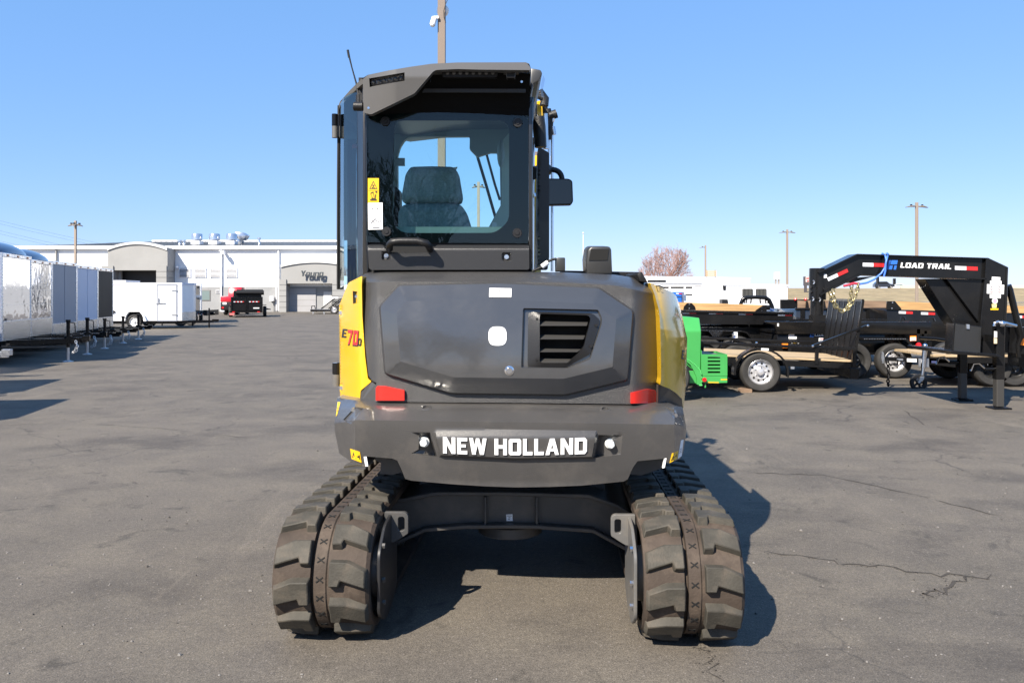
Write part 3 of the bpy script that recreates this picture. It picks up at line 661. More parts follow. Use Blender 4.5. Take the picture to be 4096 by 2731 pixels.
# --- cab
YW = 4.78
gl_rear = glass('tinted_cab_glass', (.66, .90, .87), .0, .9); gl_side = glass('tinted_side_glass', (.46, .66, .72), .0, 1.0)
mb = MB(); lp = rounded(c1((298, 1299), (395, 1299), (420, 1345), (700, 1350), (730, 1301), (1312, 1301), (1313, 1456), (320, 1458), (306, 1446)), 9, 3)
def lp_depth(x, y):
    Y = np.full(len(x), 4.70); t = np.clip((c1((0, 1330))[0][1] - y) / 20, 0, 1); Y = Y + .06 * t ** 2
    for c in c1((415, 1368), (1170, 1374)):
        d = sdist(np.stack([x, y], 1), rounded([(c[0] - 17, c[1] - 16), (c[0] + 17, c[1] - 16), (c[0] + 17, c[1] + 18), (c[0] - 17, c[1] + 18)], 6, 3)); Y = Y + .02 * np.clip(d / 5, 0, 1)
    d = sdist(np.stack([x, y], 1), c1((412, 1290), (718, 1290), (690, 1352), (445, 1352))); return Y + .05 * np.clip(d / 8, 0, 1)
relief(mb, lp, lp_depth, [], 6, .12); obj('lower_rear_panel', mb, cab_panel, ang=30, **XB)
for q in c1((415, 1368), (1170, 1376)):
    p = W(*q, 4.715); mb = MB(); mb.cyl(p + Vector((0, .03, 0)), p, .013, n=14); mb.cyl(p, p - Vector((0, .012, 0)), .009, n=6); obj('panel_bolt', mb, chrome, **XB)
mb = MB(); hp = [W(*c1(q)[0], y) for q, y in (((437, 1325), 4.70), ((436, 1300), 4.62), ((450, 1283), 4.60), ((500, 1277), 4.60), ((610, 1277), 4.60), ((665, 1290), 4.60), ((684, 1310), 4.62), ((690, 1330), 4.70))]
hp2 = []
for i in range(len(hp) - 1): hp2 += [hp[i].lerp(hp[i + 1], t) for t in (0, .5)]
mb.tube(hp2 + [hp[-1]], .02, 10); obj('grab_handle', mb, black_plastic, ang=60, **XB)
# rear window: printed border behind the pane
wo_ = c1((291, 490), (500, 474), (750, 467), (1000, 473), (1308, 492), (1307, 1292), (292, 1284))
wi_ = rounded(c1((468, 520), (1150, 520), (1186, 560), (1186, 1150), (1100, 1226), (510, 1226), (452, 1160)), 26, 5)
mb = MB(); ring(mb, wo_, wi_, YW + .006, .012, n=96); obj('window_border', mb, M('printed_glass_border', (.006, .006, .007), .5, spec=.15), **XB)
mb = MB(); mb.add([W(x, y, YW) for x, y in wo_], [tuple(range(len(wo_)))]); obj('rear_window', mb, gl_rear, **XB)
mb = MB(); plate(mb, c1((292, 1272), (1330, 1272), (1330, 1500), (288, 1500)), 4.80, .05); obj('cab_sill', mb, black_matte, **XB)
for q in c1((411, 528), (418, 1218), (1240, 536), (1237, 1227)):
    p = W(*q, YW); mb = MB(); mb.lathe([(0, .016), (.012, .016), (.014, .012), (.026, .012), (.028, .006), (.028, -.01)], p, (0, -1, 0), 20); obj('window_stud', mb, black_plastic, **XB)
def flat(name, q, Y, mat, pr=(), prm=None, par=None):
    mb = MB(); plate(mb, q, Y, .002); o = obj(name, mb, mat, **XB)
    if pr:
        mb = MB(); A = [Vector(p) for p in q]
        for k, poly in enumerate(pr):
            pp = [tuple(A[0].lerp(A[1], u).lerp(A[3].lerp(A[2], u), v)) for u, v in poly]; plate(mb, pp, Y - .0015 - .0002 * k, .001)
        obj('label_print', mb, prm or ink, o, world_=True)
    return o
pic = tri_frame(.12, .44, .76, .34, .13) + [rc(.38, .27, .62, .30), rc(.46, .30, .54, .36), rc(.36, .36, .48, .40), rc(.52, .38, .66, .41), rc(.03, .49, .97, .495)] + \
      [[(.22, .60), (.46, .54), (.50, .57), (.26, .63)], [(.22, .63), (.26, .63), (.44, .80), (.40, .82)], [(.46, .54), (.50, .54), (.58, .76), (.54, .78)], rc(.2, .85, .8, .9), rc(.3, .8, .72, .83), [(.66, .66), (.74, .64), (.7, .78), (.64, .79)], rc(.68, .52, .84, .58)]
flat('warning_label', rounded(c1((300, 883), (369, 883), (369, 1038), (300, 1038)), 3, 2), YW - .005, label_yellow)
flat('warning_print', c1((300, 883), (369, 883), (369, 1038), (300, 1038)), YW - .004, label_yellow, pic)
pic2 = [rc(.3, .12, .33, .3), rc(.22, .2, .4, .22), rc(.62, .12, .65, .3), rc(.55, .2, .74, .22), [(.15, .75), (.5, .55), (.53, .58), (.18, .79)], [(.2, .6), (.6, .8), (.58, .83), (.18, .63)], [(.5, .62), (.8, .72), (.78, .75), (.48, .65)], rc(.3, .9, .78, .94), [(.74, .5), (.84, .6), (.86, .74), (.82, .72), (.8, .6)]]
flat('instruction_label', c1((300, 1038), (392, 1036), (393, 1204), (302, 1206)), YW - .005, white_decal, pic2, ink_soft)
# posts and walls of the cab
mb = MB()
plate(mb, c1((1309, 420), (1336, 380), (1331, 1456), (1309, 1456)), YW - .012, .1)
xr_ = WX(1280 + 1322 / 1.568, YW); mb.box(xr_ - .02, xr_ + .02, YW + .06, 6.40, 1.55, 1.72); mb.box(xr_ - .02, xr_ + .02, YW + .06, 6.40, 2.70, 2.80); mb.box(xr_ - .02, xr_ + .02, 5.6, 5.7, 1.72, 2.70); mb.box(xr_ - .02, xr_ + .02, 6.3, 6.40, 1.72, 2.70)
mb.box(WX(1470, YW), WX(2130, YW), 4.80, 6.4, 1.52, 1.60)
mb.box(-.87, -.78, 4.81, 4.87, 1.55, 2.85)  # hidden filler, added to block a patch of sun on the seat
for y0_ in (5.62,): mb.box(-1.12, -1.06, y0_, y0_ + .1, 1.6, 2.7)
obj('cab_frame', mb, cab_black, bevel=.006, **XB)
lpil = c1((290, 468), (294, 900), (298, 1300), (302, 1460)); lpo = c1((232, 330), (233, 900), (236, 1300), (240, 1530))
mb = MB(); A = [W(*p, YW - .005) for p in lpil]; B = [W(*p, 4.97) for p in lpo]; mb.hull(A + B[::-1], [p + Vector((.02, .06, 0)) for p in A] + [p + Vector((.02, .06, 0)) for p in B[::-1]])
obj('rear_corner_post', mb, M('post_black', (.012, .014, .018), .3, spec=.35), ang=50, **XB)
mb = MB(); B = [W(*p, 4.97) for p in lpo]; lps = c1((121, 428), (117, 900), (116, 1300), (116, 1580)); C_ = [W(*p, 5.42) for p in lps]
mb.strip(B, [b.lerp(c, .5) + Vector((-.02, -.02, 0)) for b, c in zip(B, C_)]); mb.strip([b.lerp(c, .5) + Vector((-.02, -.02, 0)) for b, c in zip(B, C_)], C_)
mb.strip(C_, [p + Vector((-.01, .95, 0)) for p in C_]); obj('side_window', mb, gl_side, ang=60, **XB)
mb = MB(); mb.tube([p + Vector((-.004, .0, 0)) for p in C_], .009, 6); obj('door_seal', mb, black_matte, **XB)
p0, p1, p2 = (W(*c1(q)[0], 5.40) for q in ((120, 482), (120, 555), (120, 630)))
mb = MB()
for dx in (-.028, .02): mb.cyl(p0 + Vector((dx, 0, 0)), p1 + Vector((dx, 0, 0)), .02, n=12); mb.cyl(p1 + Vector((dx, 0, -.003)), p2 + Vector((dx, 0, 0)), .019, n=12, m=1)
mb.box(p0.x - .03, p0.x + .03, 5.395, 5.43, p2.z + .01, p0.z - .01); obj('door_hinge', mb, [black_paint, motor_grey], **XB)
# roof
rr = [((117, 424), 5.42), ((126, 402), 5.36), ((190, 330), 5.12), ((258, 262), 4.76), ((300, 236), 4.62), ((430, 208), 4.58), ((560, 186), 4.56), ((700, 166), 4.55), ((860, 158), 4.55), ((1290, 157), 4.56), ((1312, 166), 4.58), ((1322, 192), 4.62)]
A = [W(*c1(q)[0], y) for q, y in rr]; Bf = [Vector((p.x * 1.0, 6.55 if i > 2 else 6.5, p.z + .03)) for i, p in enumerate(A)]
mb = MB(); mb.hull(A + [p - Vector((0, -.01, .03)) for p in A[::-1]], Bf + [p - Vector((0, 0, .05)) for p in Bf[::-1]]); obj('cab_roof', mb, grey_roof, ang=24, **XB)
vis = rounded(c1((268, 262), (302, 236), (430, 208), (560, 186), (700, 166), (860, 158), (1290, 158), (1320, 186), (1321, 206), (1000, 203), (860, 199), (728, 205), (708, 216), (592, 352), (320, 484), (274, 472)), 7, 3)
lite = c1((308, 258), (530, 220), (533, 275), (312, 313))
def vis_depth(x, y):
    Y = 4.535 + .10 * np.clip((c1((480, 0))[0][0] - x) / 140, 0, 1) ** 1.5
    low = np.clip((y - c1((0, 250))[0][1]) / 150, 0, 1); Y = Y + .06 * low
    d = sdist(np.stack([x, y], 1), lite); return Y + .045 * np.clip(d / 3, 0, 1)
mb = MB(); relief(mb, vis, vis_depth, [(lite, True), (inset(lite, 3), True)], 7, .05); obj('roof_visor', mb, grey_roof, ang=26, **XB)
def on2(p, d=0): return on(vis_depth, p[0], p[1], d)
mb = MB(); q = inset(lite, 5); mb.hull([on2(p, .02) for p in q], [on2(p, -.005) for p in q]); lo_ = obj('work_light', mb, M('smoked_lamp_lens', (.10, .10, .11), .15, coat=.6), bevel=.004, seg=1, **XB)
A0, A1, A2, A3 = (Vector(p) for p in q)
for k in range(6):
    c = A0.lerp(A1, (k + .5) / 6).lerp(A3.lerp(A2, (k + .5) / 6), .5); mb = MB(); p = on2(c, .022); mb.ball(p, .011, 8, sq=(1, .5, 1)); obj('lamp_diode', mb, M('lamp_diode', (.03, .03, .03), .2, .3), lo_, world_=True)
mb = MB()
udr = c1((300, 300), (330, 478), (592, 350), (708, 214), (728, 203), (1320, 203), (1312, 495), (1000, 478), (750, 470), (500, 478), (292, 492))
def ud_depth(x, y): return 4.66 + .12 * np.clip((y - 285) / 165, 0, 1)
relief(mb, udr, ud_depth, [], 16, .06); obj('roof_underside', mb, M('roof_lining', (.004, .004, .004), .7, spec=.1, bump=.4, bs=150), **XB)
mesh_m = M('speaker_mesh', (.035, .035, .035), .6, bump=1., bs=420)
mb = MB(); plate(mb, c1((655, 322), (1290, 324), (1290, 346), (640, 344)), 4.675, .01); obj('air_vent_mesh', mb, mesh_m, **XB)
mb = MB(); plate(mb, rounded(c1((762, 206), (1116, 206), (1112, 250), (768, 250)), 8, 3), 4.61, .04); lb = obj('light_bar', mb, black_plastic, bevel=.004, seg=1, **XB)
for k in range(8):
    mb = MB(); p = W(*c1((800 + k * 40.5, 224))[0], 4.612); mb.ball(p, .012, 8, sq=(1, .6, 1)); obj('lamp_diode', mb, M('lamp_diode2', (.12, .12, .12), .3, .3), lb, world_=True)
mb = MB(); plate(mb, c1((1150, 204), (1246, 204), (1246, 218), (1150, 218)), 4.58, .06); plate(mb, c1((1166, 218), (1228, 218), (1224, 252), (1170, 252)), 4.59, .05, 1); obj('rear_camera', mb, [motor_grey, black_plastic], bevel=.003, seg=1, **XB)
for q in c1((691, 278), (1265, 281), (306, 445)): p = W(*q, 4.655 if q[1] < 400 and q[0] > 1500 else 4.59); mb = MB(); mb.cyl(p, p - Vector((0, .01, 0)), .007, n=8); obj('screw', mb, chrome, **XB)
mb = MB(); cpq = c1((1322, 192), (1384, 203), (1395, 226), (1372, 272), (1340, 290), (1322, 360)); A = [W(*p, 4.9) for p in cpq]; mb.hull(A, [p + Vector((-.02, 1.5, 0)) for p in A]); obj('roof_side_cap', mb, M('dark_grey_plastic', (.045, .045, .045), .4), bevel=.01, **XB)
# antenna
p = [W(*c1(q)[0], 4.9) for q in ((174, 84), (200, 190), (228, 290), (240, 350), (246, 385))]; mb = MB(); mb.tube(p, [.006, .004, .005, .009, .012], 8); mb.cyl(p[0] + Vector((0, 0, .004)), p[0] - Vector((-.008, 0, .04)), .007, n=8)
mb.cyl(p[-1] + Vector((0, 0, .02)), p[-1] - Vector((0, 0, .03)), .022, n=12); mb.box(p[-1].x, p[-1].x + .05, 4.88, 4.93, p[-1].z - .03, p[-1].z + .12); obj('antenna', mb, black_plastic, ang=50, **XB)
a, b = W(*c1((210, 433))[0], 4.72), W(*c1((272, 434))[0], 4.72); mb = MB(); mb.cyl(a, b, .026, n=18); obj('antenna_socket', mb, black_plastic, bevel=.004, seg=1, **XB)
# inside the cab
trim = M('cab_trim_grey', (.3, .34, .33), .6); seat_m = M('seat_fabric', (.30, .335, .345), .85, bump=.6, bs=220, var=.2, vs_=60)
mb = MB(); outer = [(1450, 420), (2085, 420), (2085, 960), (1450, 960)]
inner = c1((486, 742), (500, 690), (525, 648), (560, 625), (700, 622), (940, 620), (938, 700), (985, 748), (1032, 750), (1050, 722), (1108, 722), (1128, 790), (1132, 1060), (1100, 1140), (1090, 1192), (488, 1192))
ring(mb, outer, inner, 6.30, .06, n=110); obj('front_frame', mb, trim, **XB)
mb = MB(); mb.box(-.80, .10, 4.90, 6.36, 1.60, 1.66); mb.box(-1.06, -.80, 5.45, 6.36, 1.60, 1.66); a = W(*c1((455, 1192))[0], 5.0); b = W(*c1((1186, 1228))[0], 5.0); mb.box(a.x, b.x, 4.95, 5.05, 1.6, a.z)
plate(mb, c1((1186, 600), (1150, 640), (1140, 800), (1140, 1040), (1060, 1186), (1186, 1186)), 5.9, .2); obj('interior_trim', mb, M('pale_cab_trim', (.55, .62, .56), .6), **XB)
mb = MB(); p = W(*c1((1134, 730))[0], 5.8); mb.ball(p, .075, 16, sq=(.35, 1, 1.3)); obj('cab_speaker', mb, trim, ang=60, **XB)
Ys = 5.45; mb = MB(); hr = rounded(c1((568, 812), (700, 808), (836, 812), (868, 850), (893, 1000), (885, 1036), (800, 1044), (600, 1044), (520, 1038), (511, 1000), (536, 860)), 12, 4)
def dome(poly, Y, th): return lambda x, y: Y + th * (1 - np.clip(sdist(np.stack([x, y], 1), poly) / 28, 0, 1) ** .5)
relief(mb, hr, dome(hr, Ys, .05), [], 9, .10); so_ = obj('seat', MB().box(0, .01, Ys + .1, Ys + .11, 1.6, 1.61), seat_m, **XB)
obj('headrest', mb, seat_m, so_, world_=True, ang=60)
mb = MB(); sb = rounded(c1((520, 1050), (600, 1040), (800, 1040), (880, 1046), (915, 1090), (960, 1230), (960, 1300), (490, 1300), (492, 1090)), 14, 4); relief(mb, sb, dome(sb, Ys - .03, .07), [], 10, .16); obj('seat_back', mb, seat_m, so_, world_=True, ang=60)
mb = MB(); mb.tube([W(*c1((986, 742))[0], 6.40), W(*c1((1040, 920))[0], 6.40), W(*c1((1103, 1138))[0], 6.40)], .012, 6); mb.tube([W(*c1((1046, 738))[0], 6.40), W(*c1((1096, 920))[0], 6.40), W(*c1((1128, 1020))[0], 6.40)], .010, 6); obj('wiper', mb, black_matte, **XB)
mb = MB(); plate(mb, c1((484, 756), (530, 756), (530, 804), (484, 804)), 6.25, .03); plate(mb, c1((830, 816), (862, 812), (852, 832), (842, 830)), 5.8, .02, 1); obj('cab_display', mb, [trim, white_decal], **XB)
mb = MB(); plate(mb, rounded(c1((470, 930), (500, 960), (500, 1120), (486, 1190), (455, 1190)), 8), 5.7, .12); obj('control_console', mb, black_matte, **XB)
mb = MB(); plate(mb, rounded(c1((1080, 1158), (1108, 1160), (1110, 1186), (1078, 1190)), 5), 5.6, .05); obj('cup', mb, white_decal, **XB)
mb = MB(); mb.tube([W(*c1(q)[0], 5.5) for q in ((215, 855), (210, 760), (216, 690))], .012, 8); mb.ball(W(*c1((216, 684))[0], 5.5), .02, 8, 1); obj('emergency_hammer', mb, [black_matte, red_lens], **XB)
# --- right of the cab: guard, mirror, boom, hoses
mb = MB(); gp = c1((1368, 692), (1380, 690), (1438, 724), (1438, 1380), (1428, 1452), (1350, 1452), (1356, 1390), (1362, 900)); relief(mb, gp, lambda x, y: 5.30 - .05 * np.clip((x - 2140) / 12, 0, 1) + .0 * y, [(c1((1384, 694), (1384, 1440)), False)], 9, .25); obj('side_guard', mb, cab_panel, bevel=0, ang=30, **XB)
mb = MB(); mp_ = rounded(c1((1425, 885), (1560, 886), (1583, 900), (1588, 1030), (1575, 1050), (1425, 1053)), 10, 4); relief(mb, mp_, lambda x, y: 6.25 + 0 * x, [], 12, .07)
mo = obj('side_mirror', mb, black_plastic, bevel=0, **XB)
mb = MB(); plate(mb, rounded(c1((1430, 892), (1556, 893), (1576, 905), (1580, 1028), (1570, 1042), (1430, 1045)), 8, 3), 6.235, .012); obj('mirror_glass', mb, M('mirror_glass', (.02, .02, .016), .04, 0., spec=.6), mo, world_=True)  # dark base colour paints in the dark reflection of the cab side
mb = MB(); mb.tube(arc(W(*c1((1420, 830))[0], 6.3), W(*c1((1512, 818))[0], 6.3), W(*c1((1518, 890))[0], 6.3), 8), .022, 10); mb.tube([W(*c1((1336, 852))[0], 6.1), W(*c1((1420, 830))[0], 6.3)], .05, 8); obj('mirror_arm', mb, black_plastic, ang=60, **XB)
bx0, bx1 = WX(2127, 6.75), WX(2165, 6.75)
mb = MB(); mb.hull([Vector((bx0, 6.7, 1.25)), Vector((bx1, 6.7, 1.25)), Vector((bx1, 7.1, 1.25)), Vector((bx0, 7.1, 1.25))], [Vector((bx0 - .02, 6.9, 2.8)), Vector((bx1, 6.9, 2.8)), Vector((bx1, 7.3, 2.9)), Vector((bx0 - .02, 7.3, 2.9))])
mb.hull([Vector((bx0 - .02, 6.9, 2.8)), Vector((bx1, 6.9, 2.8)), Vector((bx1, 7.3, 2.9)), Vector((bx0 - .02, 7.3, 2.9))], [Vector((bx0 - .02, 9.0, 2.95)), Vector((bx1, 9.0, 2.95)), Vector((bx1, 9.0, 2.6)), Vector((bx0 - .02, 9.0, 2.6))])
mb.hull([Vector((bx0, 8.9, 2.95)), Vector((bx1, 8.9, 2.95)), Vector((bx1, 9.2, 2.8)), Vector((bx0, 9.2, 2.8))], [Vector((bx0, 8.6, .5)), Vector((bx1, 8.6, .5)), Vector((bx1, 8.8, .5)), Vector((bx0, 8.8, .5))])
obj('boom', mb, yellow_paint, bevel=.01, **XB)
mb = MB(); plate(mb, c1((1360, 400), (1394, 396), (1398, 500), (1382, 500), (1360, 480)), 6.4, .15); obj('boom_bracket', mb, yellow_paint, bevel=.004, seg=1, **XB)
mb = MB()
def tb(qs, Y, r, m=0, n=8):
    P = [W(*q, Y) for q in c1(*qs)]; mb.tube(P, r, n, m)
tb([(1372, 340), (1410, 390), (1404, 430)], 6.3, .035); tb([(1345, 380), (1350, 560), (1352, 620)], 6.35, .018)
tb([(1370, 500), (1378, 560), (1382, 640), (1384, 690)], 6.2, .045); tb([(1352, 500), (1356, 600), (1366, 680)], 6.25, .024); tb([(1400, 430), (1412, 470), (1412, 520)], 6.5, .03)
tb([(1425, 452), (1432, 480), (1424, 560)], 6.5, .03); tb([(1478, 476), (1448, 500), (1438, 640)], 6.5, .022); tb([(1484, 478), (1462, 486), (1440, 494)], 6.5, .035)
tb([(1342, 360), (1400, 382)], 6.2, .02)
obj('hydraulic_hoses', mb, M('hose_rubber', (.012, .012, .012), .5, bump=1., bs=70), ang=60, **XB)
mb = MB(); tb([(1340, 630), (1336, 1000), (1334, 1460)], 6.3, .011); tb([(1340, 630), (1341, 670)], 6.3, .02); tb([(1412, 480), (1416, 700)], 6.45, .024); tb([(1455, 500), (1456, 1000), (1456, 1466)], 6.6, .012); tb([(1436, 500), (1434, 720)], 6.6, .008); tb([(1440, 500), (1434, 530)], 6.5, .016); tb([(1464, 500), (1456, 530)], 6.5, .016); tb([(1462, 560), (1470, 610)], 6.5, .016)
tb([(1340, 980), (1348, 1000)], 6.25, .02)
obj('hydraulic_pipes', mb, chrome, ang=60, **XB)
mb = MB(); plate(mb, c1((1384, 300), (1400, 236), (1412, 262), (1398, 330), (1404, 380), (1388, 370)), 5.9, .004); obj('torn_film', mb, glass('clear_film', (.85, .86, .9), .2, 2.), **XB)
mb = MB(); plate(mb, c1((1330, 300), (1362, 290), (1352, 350), (1330, 374)), 5.6, .05); obj('green_label', mb, M('green_decal', (.04, .2, .06), .4), **XB)
# --- top right of the body: exhaust cowl, bracket, cable
mb = MB(); plate(mb, c1((1484, 1380), (1538, 1380), (1538, 1465), (1484, 1465)), 4.95, .2); obj('bracket_block', mb, M('dark_grey_plastic2', (.03, .03, .03), .35), bevel=.006, **XB)
mb = MB(); A = [W(x, y, 4.95) for x, y in ((2346, 1044), (2352, 1000), (2366, 986), (2440, 986), (2446, 1000), (2450, 1096), (2348, 1096))]; mb.hull(A, [p + Vector((0, .3, .02)) for p in A]); obj('exhaust_cowl', mb, M('dark_grey_plastic2', (.03, .03, .03), .35), bevel=.012, **XB)
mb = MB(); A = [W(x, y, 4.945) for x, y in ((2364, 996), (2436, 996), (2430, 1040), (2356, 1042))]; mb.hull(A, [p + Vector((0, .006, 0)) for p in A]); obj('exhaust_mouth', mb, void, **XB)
mb = MB(); A = [W(x, y, 4.62) for x, y in ((2548, 1098), (2560, 1086), (2568, 1088), (2592, 1130), (2560, 1126))]; mb.hull(A, [p + Vector((0, .5, 0)) for p in A]); A = [W(x, y, 5.3) for x, y in ((2250, 1082), (2560, 1088), (2560, 1112), (2250, 1110))]; mb.hull(A, [p + Vector((0, .8, 0)) for p in A]); obj('top_cover', mb, black_matte, bevel=.006, **XB)
mb = MB(); mb.tube([W(*q, 4.7) for q in c1((1332, 1466), (1390, 1440), (1430, 1405), (1460, 1392), (1482, 1388))], .007, 8); mb.tube([W(*q, 4.69) for q in c1((1392, 1438), (1430, 1410))], .014, 8, 1); obj('cable', mb, [black_matte, white_decal], ang=60, **XB)
# ================================================================== ground
def asphalt():
    m = bpy.data.materials.new('worn_asphalt'); m.use_nodes = True; nt = m.node_tree; N = nt.nodes; L = nt.links; b = N['Principled BSDF']
    tc = N.new('ShaderNodeTexCoord'); src = tc.outputs['Object']
    def noise(s, d=6., r=.6, st=None, dist=0.):
        n = N.new('ShaderNodeTexNoise'); n.inputs['Scale'].default_value = s; n.inputs['Detail'].default_value = d; n.inputs['Roughness'].default_value = r; n.inputs['Distortion'].default_value = dist
        v = src
        if st: mp = N.new('ShaderNodeMapping'); mp.inputs['Scale'].default_value = st[:3]; mp.inputs['Rotation'].default_value = (0, 0, st[3]); L.new(src, mp.inputs[0]); v = mp.outputs[0]
        L.new(v, n.inputs['Vector']); return n.outputs[0]
    def ramp(f, *st):
        r = N.new('ShaderNodeValToRGB'); e = r.color_ramp.elements
        while len(e) < len(st): e.new(.5)
        for k, (p, c) in enumerate(st): e[k].position = p; e[k].color = (*c, 1) if len(c) == 3 else c
        L.new(f, r.inputs[0]); return r.outputs[0]
    def mix(f, a, c, ty='MIX'):
        x = N.new('ShaderNodeMix'); x.data_type = 'RGBA'; x.blend_type = ty
        if isinstance(f, float): x.inputs[0].default_value = f
        else: L.new(f, x.inputs[0])
        for i, q in ((6, a), (7, c)):
            if isinstance(q, tuple): x.inputs[i].default_value = (*q, 1)
            else: L.new(q, x.inputs[i])
        return x.outputs[2]
    g = lambda v: (v, v, v)
    base = ramp(noise(.35, 7, .62, dist=.4), (.28, (0.084, 0.074, 0.061)), (.5, (0.102, 0.089, 0.074)), (.72, (0.122, 0.106, 0.086)))
    base = mix(ramp(noise(1.6, 8, .7), (.45, g(0)), (.62, g(.75))), base, (0.129, 0.112, 0.089))
    base = mix(ramp(noise(.9, 8, .66, (.75, 1.1, 1, .8)), (.50, g(0)), (.66, g(.8))), base, (0.062, 0.054, 0.046))      # tyre-polished bands and stains
    base = mix(ramp(noise(2.3, 5, .6, dist=1.2), (.60, g(0)), (.70, g(.75))), base, (0.047, 0.042, 0.035))
    base = mix(ramp(noise(.5, 9, .75, (2.2, .5, 1, .5), .8), (.58, g(0)), (.72, g(.5))), base, (.18, .155, .125))
    sp = ramp(noise(120, 2, .95), (.30, g(.50)), (.5, g(1.)), (.70, g(1.6))); base = mix(1., base, sp, 'MULTIPLY')
    sp = ramp(noise(34, 4, .9), (.28, g(.66)), (.5, g(1.)), (.74, g(1.42))); base = mix(1., base, sp, 'MULTIPLY')
    # light chips of stone
    v = N.new('ShaderNodeTexVoronoi'); v.inputs['Scale'].default_value = 26; L.new(src, v.inputs['Vector'])
    base = mix(ramp(v.outputs['Distance'], (.07, g(.8)), (.13, g(0))), base, (.24, .21, .19))
    # cracks
    wp = N.new('ShaderNodeTexNoise'); wp.inputs['Scale'].default_value = 2.2; wp.inputs['Detail'].default_value = 6; L.new(src, wp.inputs['Vector'])
    ad = N.new('ShaderNodeVectorMath'); ad.operation = 'MULTIPLY_ADD'; ad.inputs[1].default_value = (.55, .55, 0); L.new(wp.outputs[1], ad.inputs[0]); L.new(src, ad.inputs[2])
    cv = N.new('ShaderNodeTexVoronoi'); cv.feature = 'DISTANCE_TO_EDGE'; cv.inputs['Scale'].default_value = .42; L.new(ad.outputs[0], cv.inputs['Vector'])
    line = ramp(cv.outputs['Distance'], (.0010, g(.75)), (.0042, g(0)))
    mk = ramp(noise(.28, 3, .5), (.53, g(0)), (.60, g(1))); cr = mix(1., line, mk, 'MULTIPLY')
    base = mix(cr, base, (.03, .028, .026)); L.new(base, b.inputs['Base Color'])
    b.inputs['Roughness'].default_value = .78; b.inputs['Specular IOR Level'].default_value = .35
    bp = N.new('ShaderNodeBump'); bp.inputs['Strength'].default_value = .8; bp.inputs['Distance'].default_value = .006; L.new(noise(120, 4, .8), bp.inputs['Height']); L.new(bp.outputs[0], b.inputs['Normal'])
    return m
def grassmat():
    m = M('dry_grass', (.24, .185, .10), .95, var=.35, vs_=.5, bump=.8, bs=3., dirt=.7, dcol=(.15, .13, .065), ds=.12); return m
mb = MB(); mb.add([(-1500, -1500, 0), (1500, -1500, 0), (1500, 3000, 0), (-1500, 3000, 0)], [(0, 1, 2, 3)]); o = obj('ground', mb, grassmat()); o.location = (0, 0, -.012); tag(o, kind='structure')
mb = MB(); mb.add([(-90, -60, 0), (75, -60, 0), (60, 80, 0), (-90, 110, 0)], [(0, 1, 2, 3)]); lot = obj('parking_lot', mb, asphalt()); tag(lot, kind='structure')
def crack(pts, w):                                       # real gaps in the paving, wide enough to see from here
    mb = MB(); A = []; B = []
    q = []
    for i in range(len(pts) - 1):
        a, b_ = Vector(pts[i]), Vector(pts[i + 1])
        for t in range(6):
            p = a.lerp(b_, t / 6); q.append(Vector((p.x + random.gauss(0, .022), p.y + random.gauss(0, .03), 0)))
    for i, p in enumerate(q):
        d = (q[min(i + 1, len(q) - 1)] - q[max(0, i - 1)]).normalized(); n = Vector((-d.y, d.x, 0)); ww = w * random.uniform(.15, 1.7) * (1 if 0 < i < len(q) - 1 else .1)
        A.append(p + n * ww); B.append(p - n * ww)
    k = 0
    while k < len(A) - 1:                                # broken into runs, as a crumbling crack is
        n = random.randint(3, 9); a_, b_ = A[k:k + n + 1], B[k:k + n + 1]
        if len(a_) > 1: mb.strip(a_, b_)
        k += n + (1 if random.random() < .3 else 0)
    for p in q:
        for _ in range(3):
            c = p + Vector((random.gauss(0, .03), random.gauss(0, .03), 0)); r = random.uniform(.002, .007); mb.add([c + Vector((r * math.cos(t), r * math.sin(t), 0)) for t in (0, 1.3, 2.6, 4.2)], [(0, 1, 2, 3)])
    o = obj('pavement_crack', mb, M('crack_fill', (.04, .034, .028), .95), lot); o.location.z = .003; return o
G = lambda sx, sy: (lambda Z: (WX(sx, Z), Z, 0))(F * H / (sy - HY))
crack([G(3060, 2205), G(3300, 2240), G(3500, 2265), G(3760, 2300), G(4090, 2310)], .006)
crack([G(3880, 2305), G(3800, 2340), G(3735, 2370), G(3720, 2415)], .007)
crack([G(2790, 2570), G(2850, 2640), G(2880, 2730)], .003)
crack([G(2990, 1890), G(3300, 1900), G(3700, 1990), G(4095, 2080)], .006)
crack([G(3600, 1630), G(3700, 1700), G(3950, 1740)], .008)
crack([G(0, 1700), G(300, 1690), G(700, 1720), G(1100, 1760)], .005)
# rising field and highway bank on the right
mb = MB(); nx, ny = 60, 16; vs_ = []
for j in range(ny):
    y = 86 + (210 - 86) * j / (ny - 1); t = j / (ny - 1)
    for i in range(nx):
        x = 5 + i * 6.5 + y * .02; z = 2.95 * (sm(.25, .95, t) if True else 0) + random.gauss(0, .05) * (0 if j == 0 else 1) - .03 * (j == 0)
        vs_.append((x, y, float(z) * min(1, .35 + i / 12)))
mb.add(vs_, [(j * nx + i, j * nx + i + 1, (j + 1) * nx + i + 1, (j + 1) * nx + i) for j in range(ny - 1) for i in range(nx - 1)]); o = obj('hill', mb, grassmat(), ang=80); tag(o, kind='structure')
bar_ = thing('highway_barrier', 'pale concrete barrier along the top of the grassy bank', 'barrier', (WX(3850, 209), 209, 0)); mb = MB(); mb.prism([(208.7, 2.6), (209.3, 2.6), (209.1, 3.7), (208.9, 3.7)], 'x', WX(3600, 209), WX(4500, 209)); obj('barrier_wall', mb, M('barrier_concrete', (.42, .38, .33), .9, var=.1, vs_=.3), bar_, world_=True)
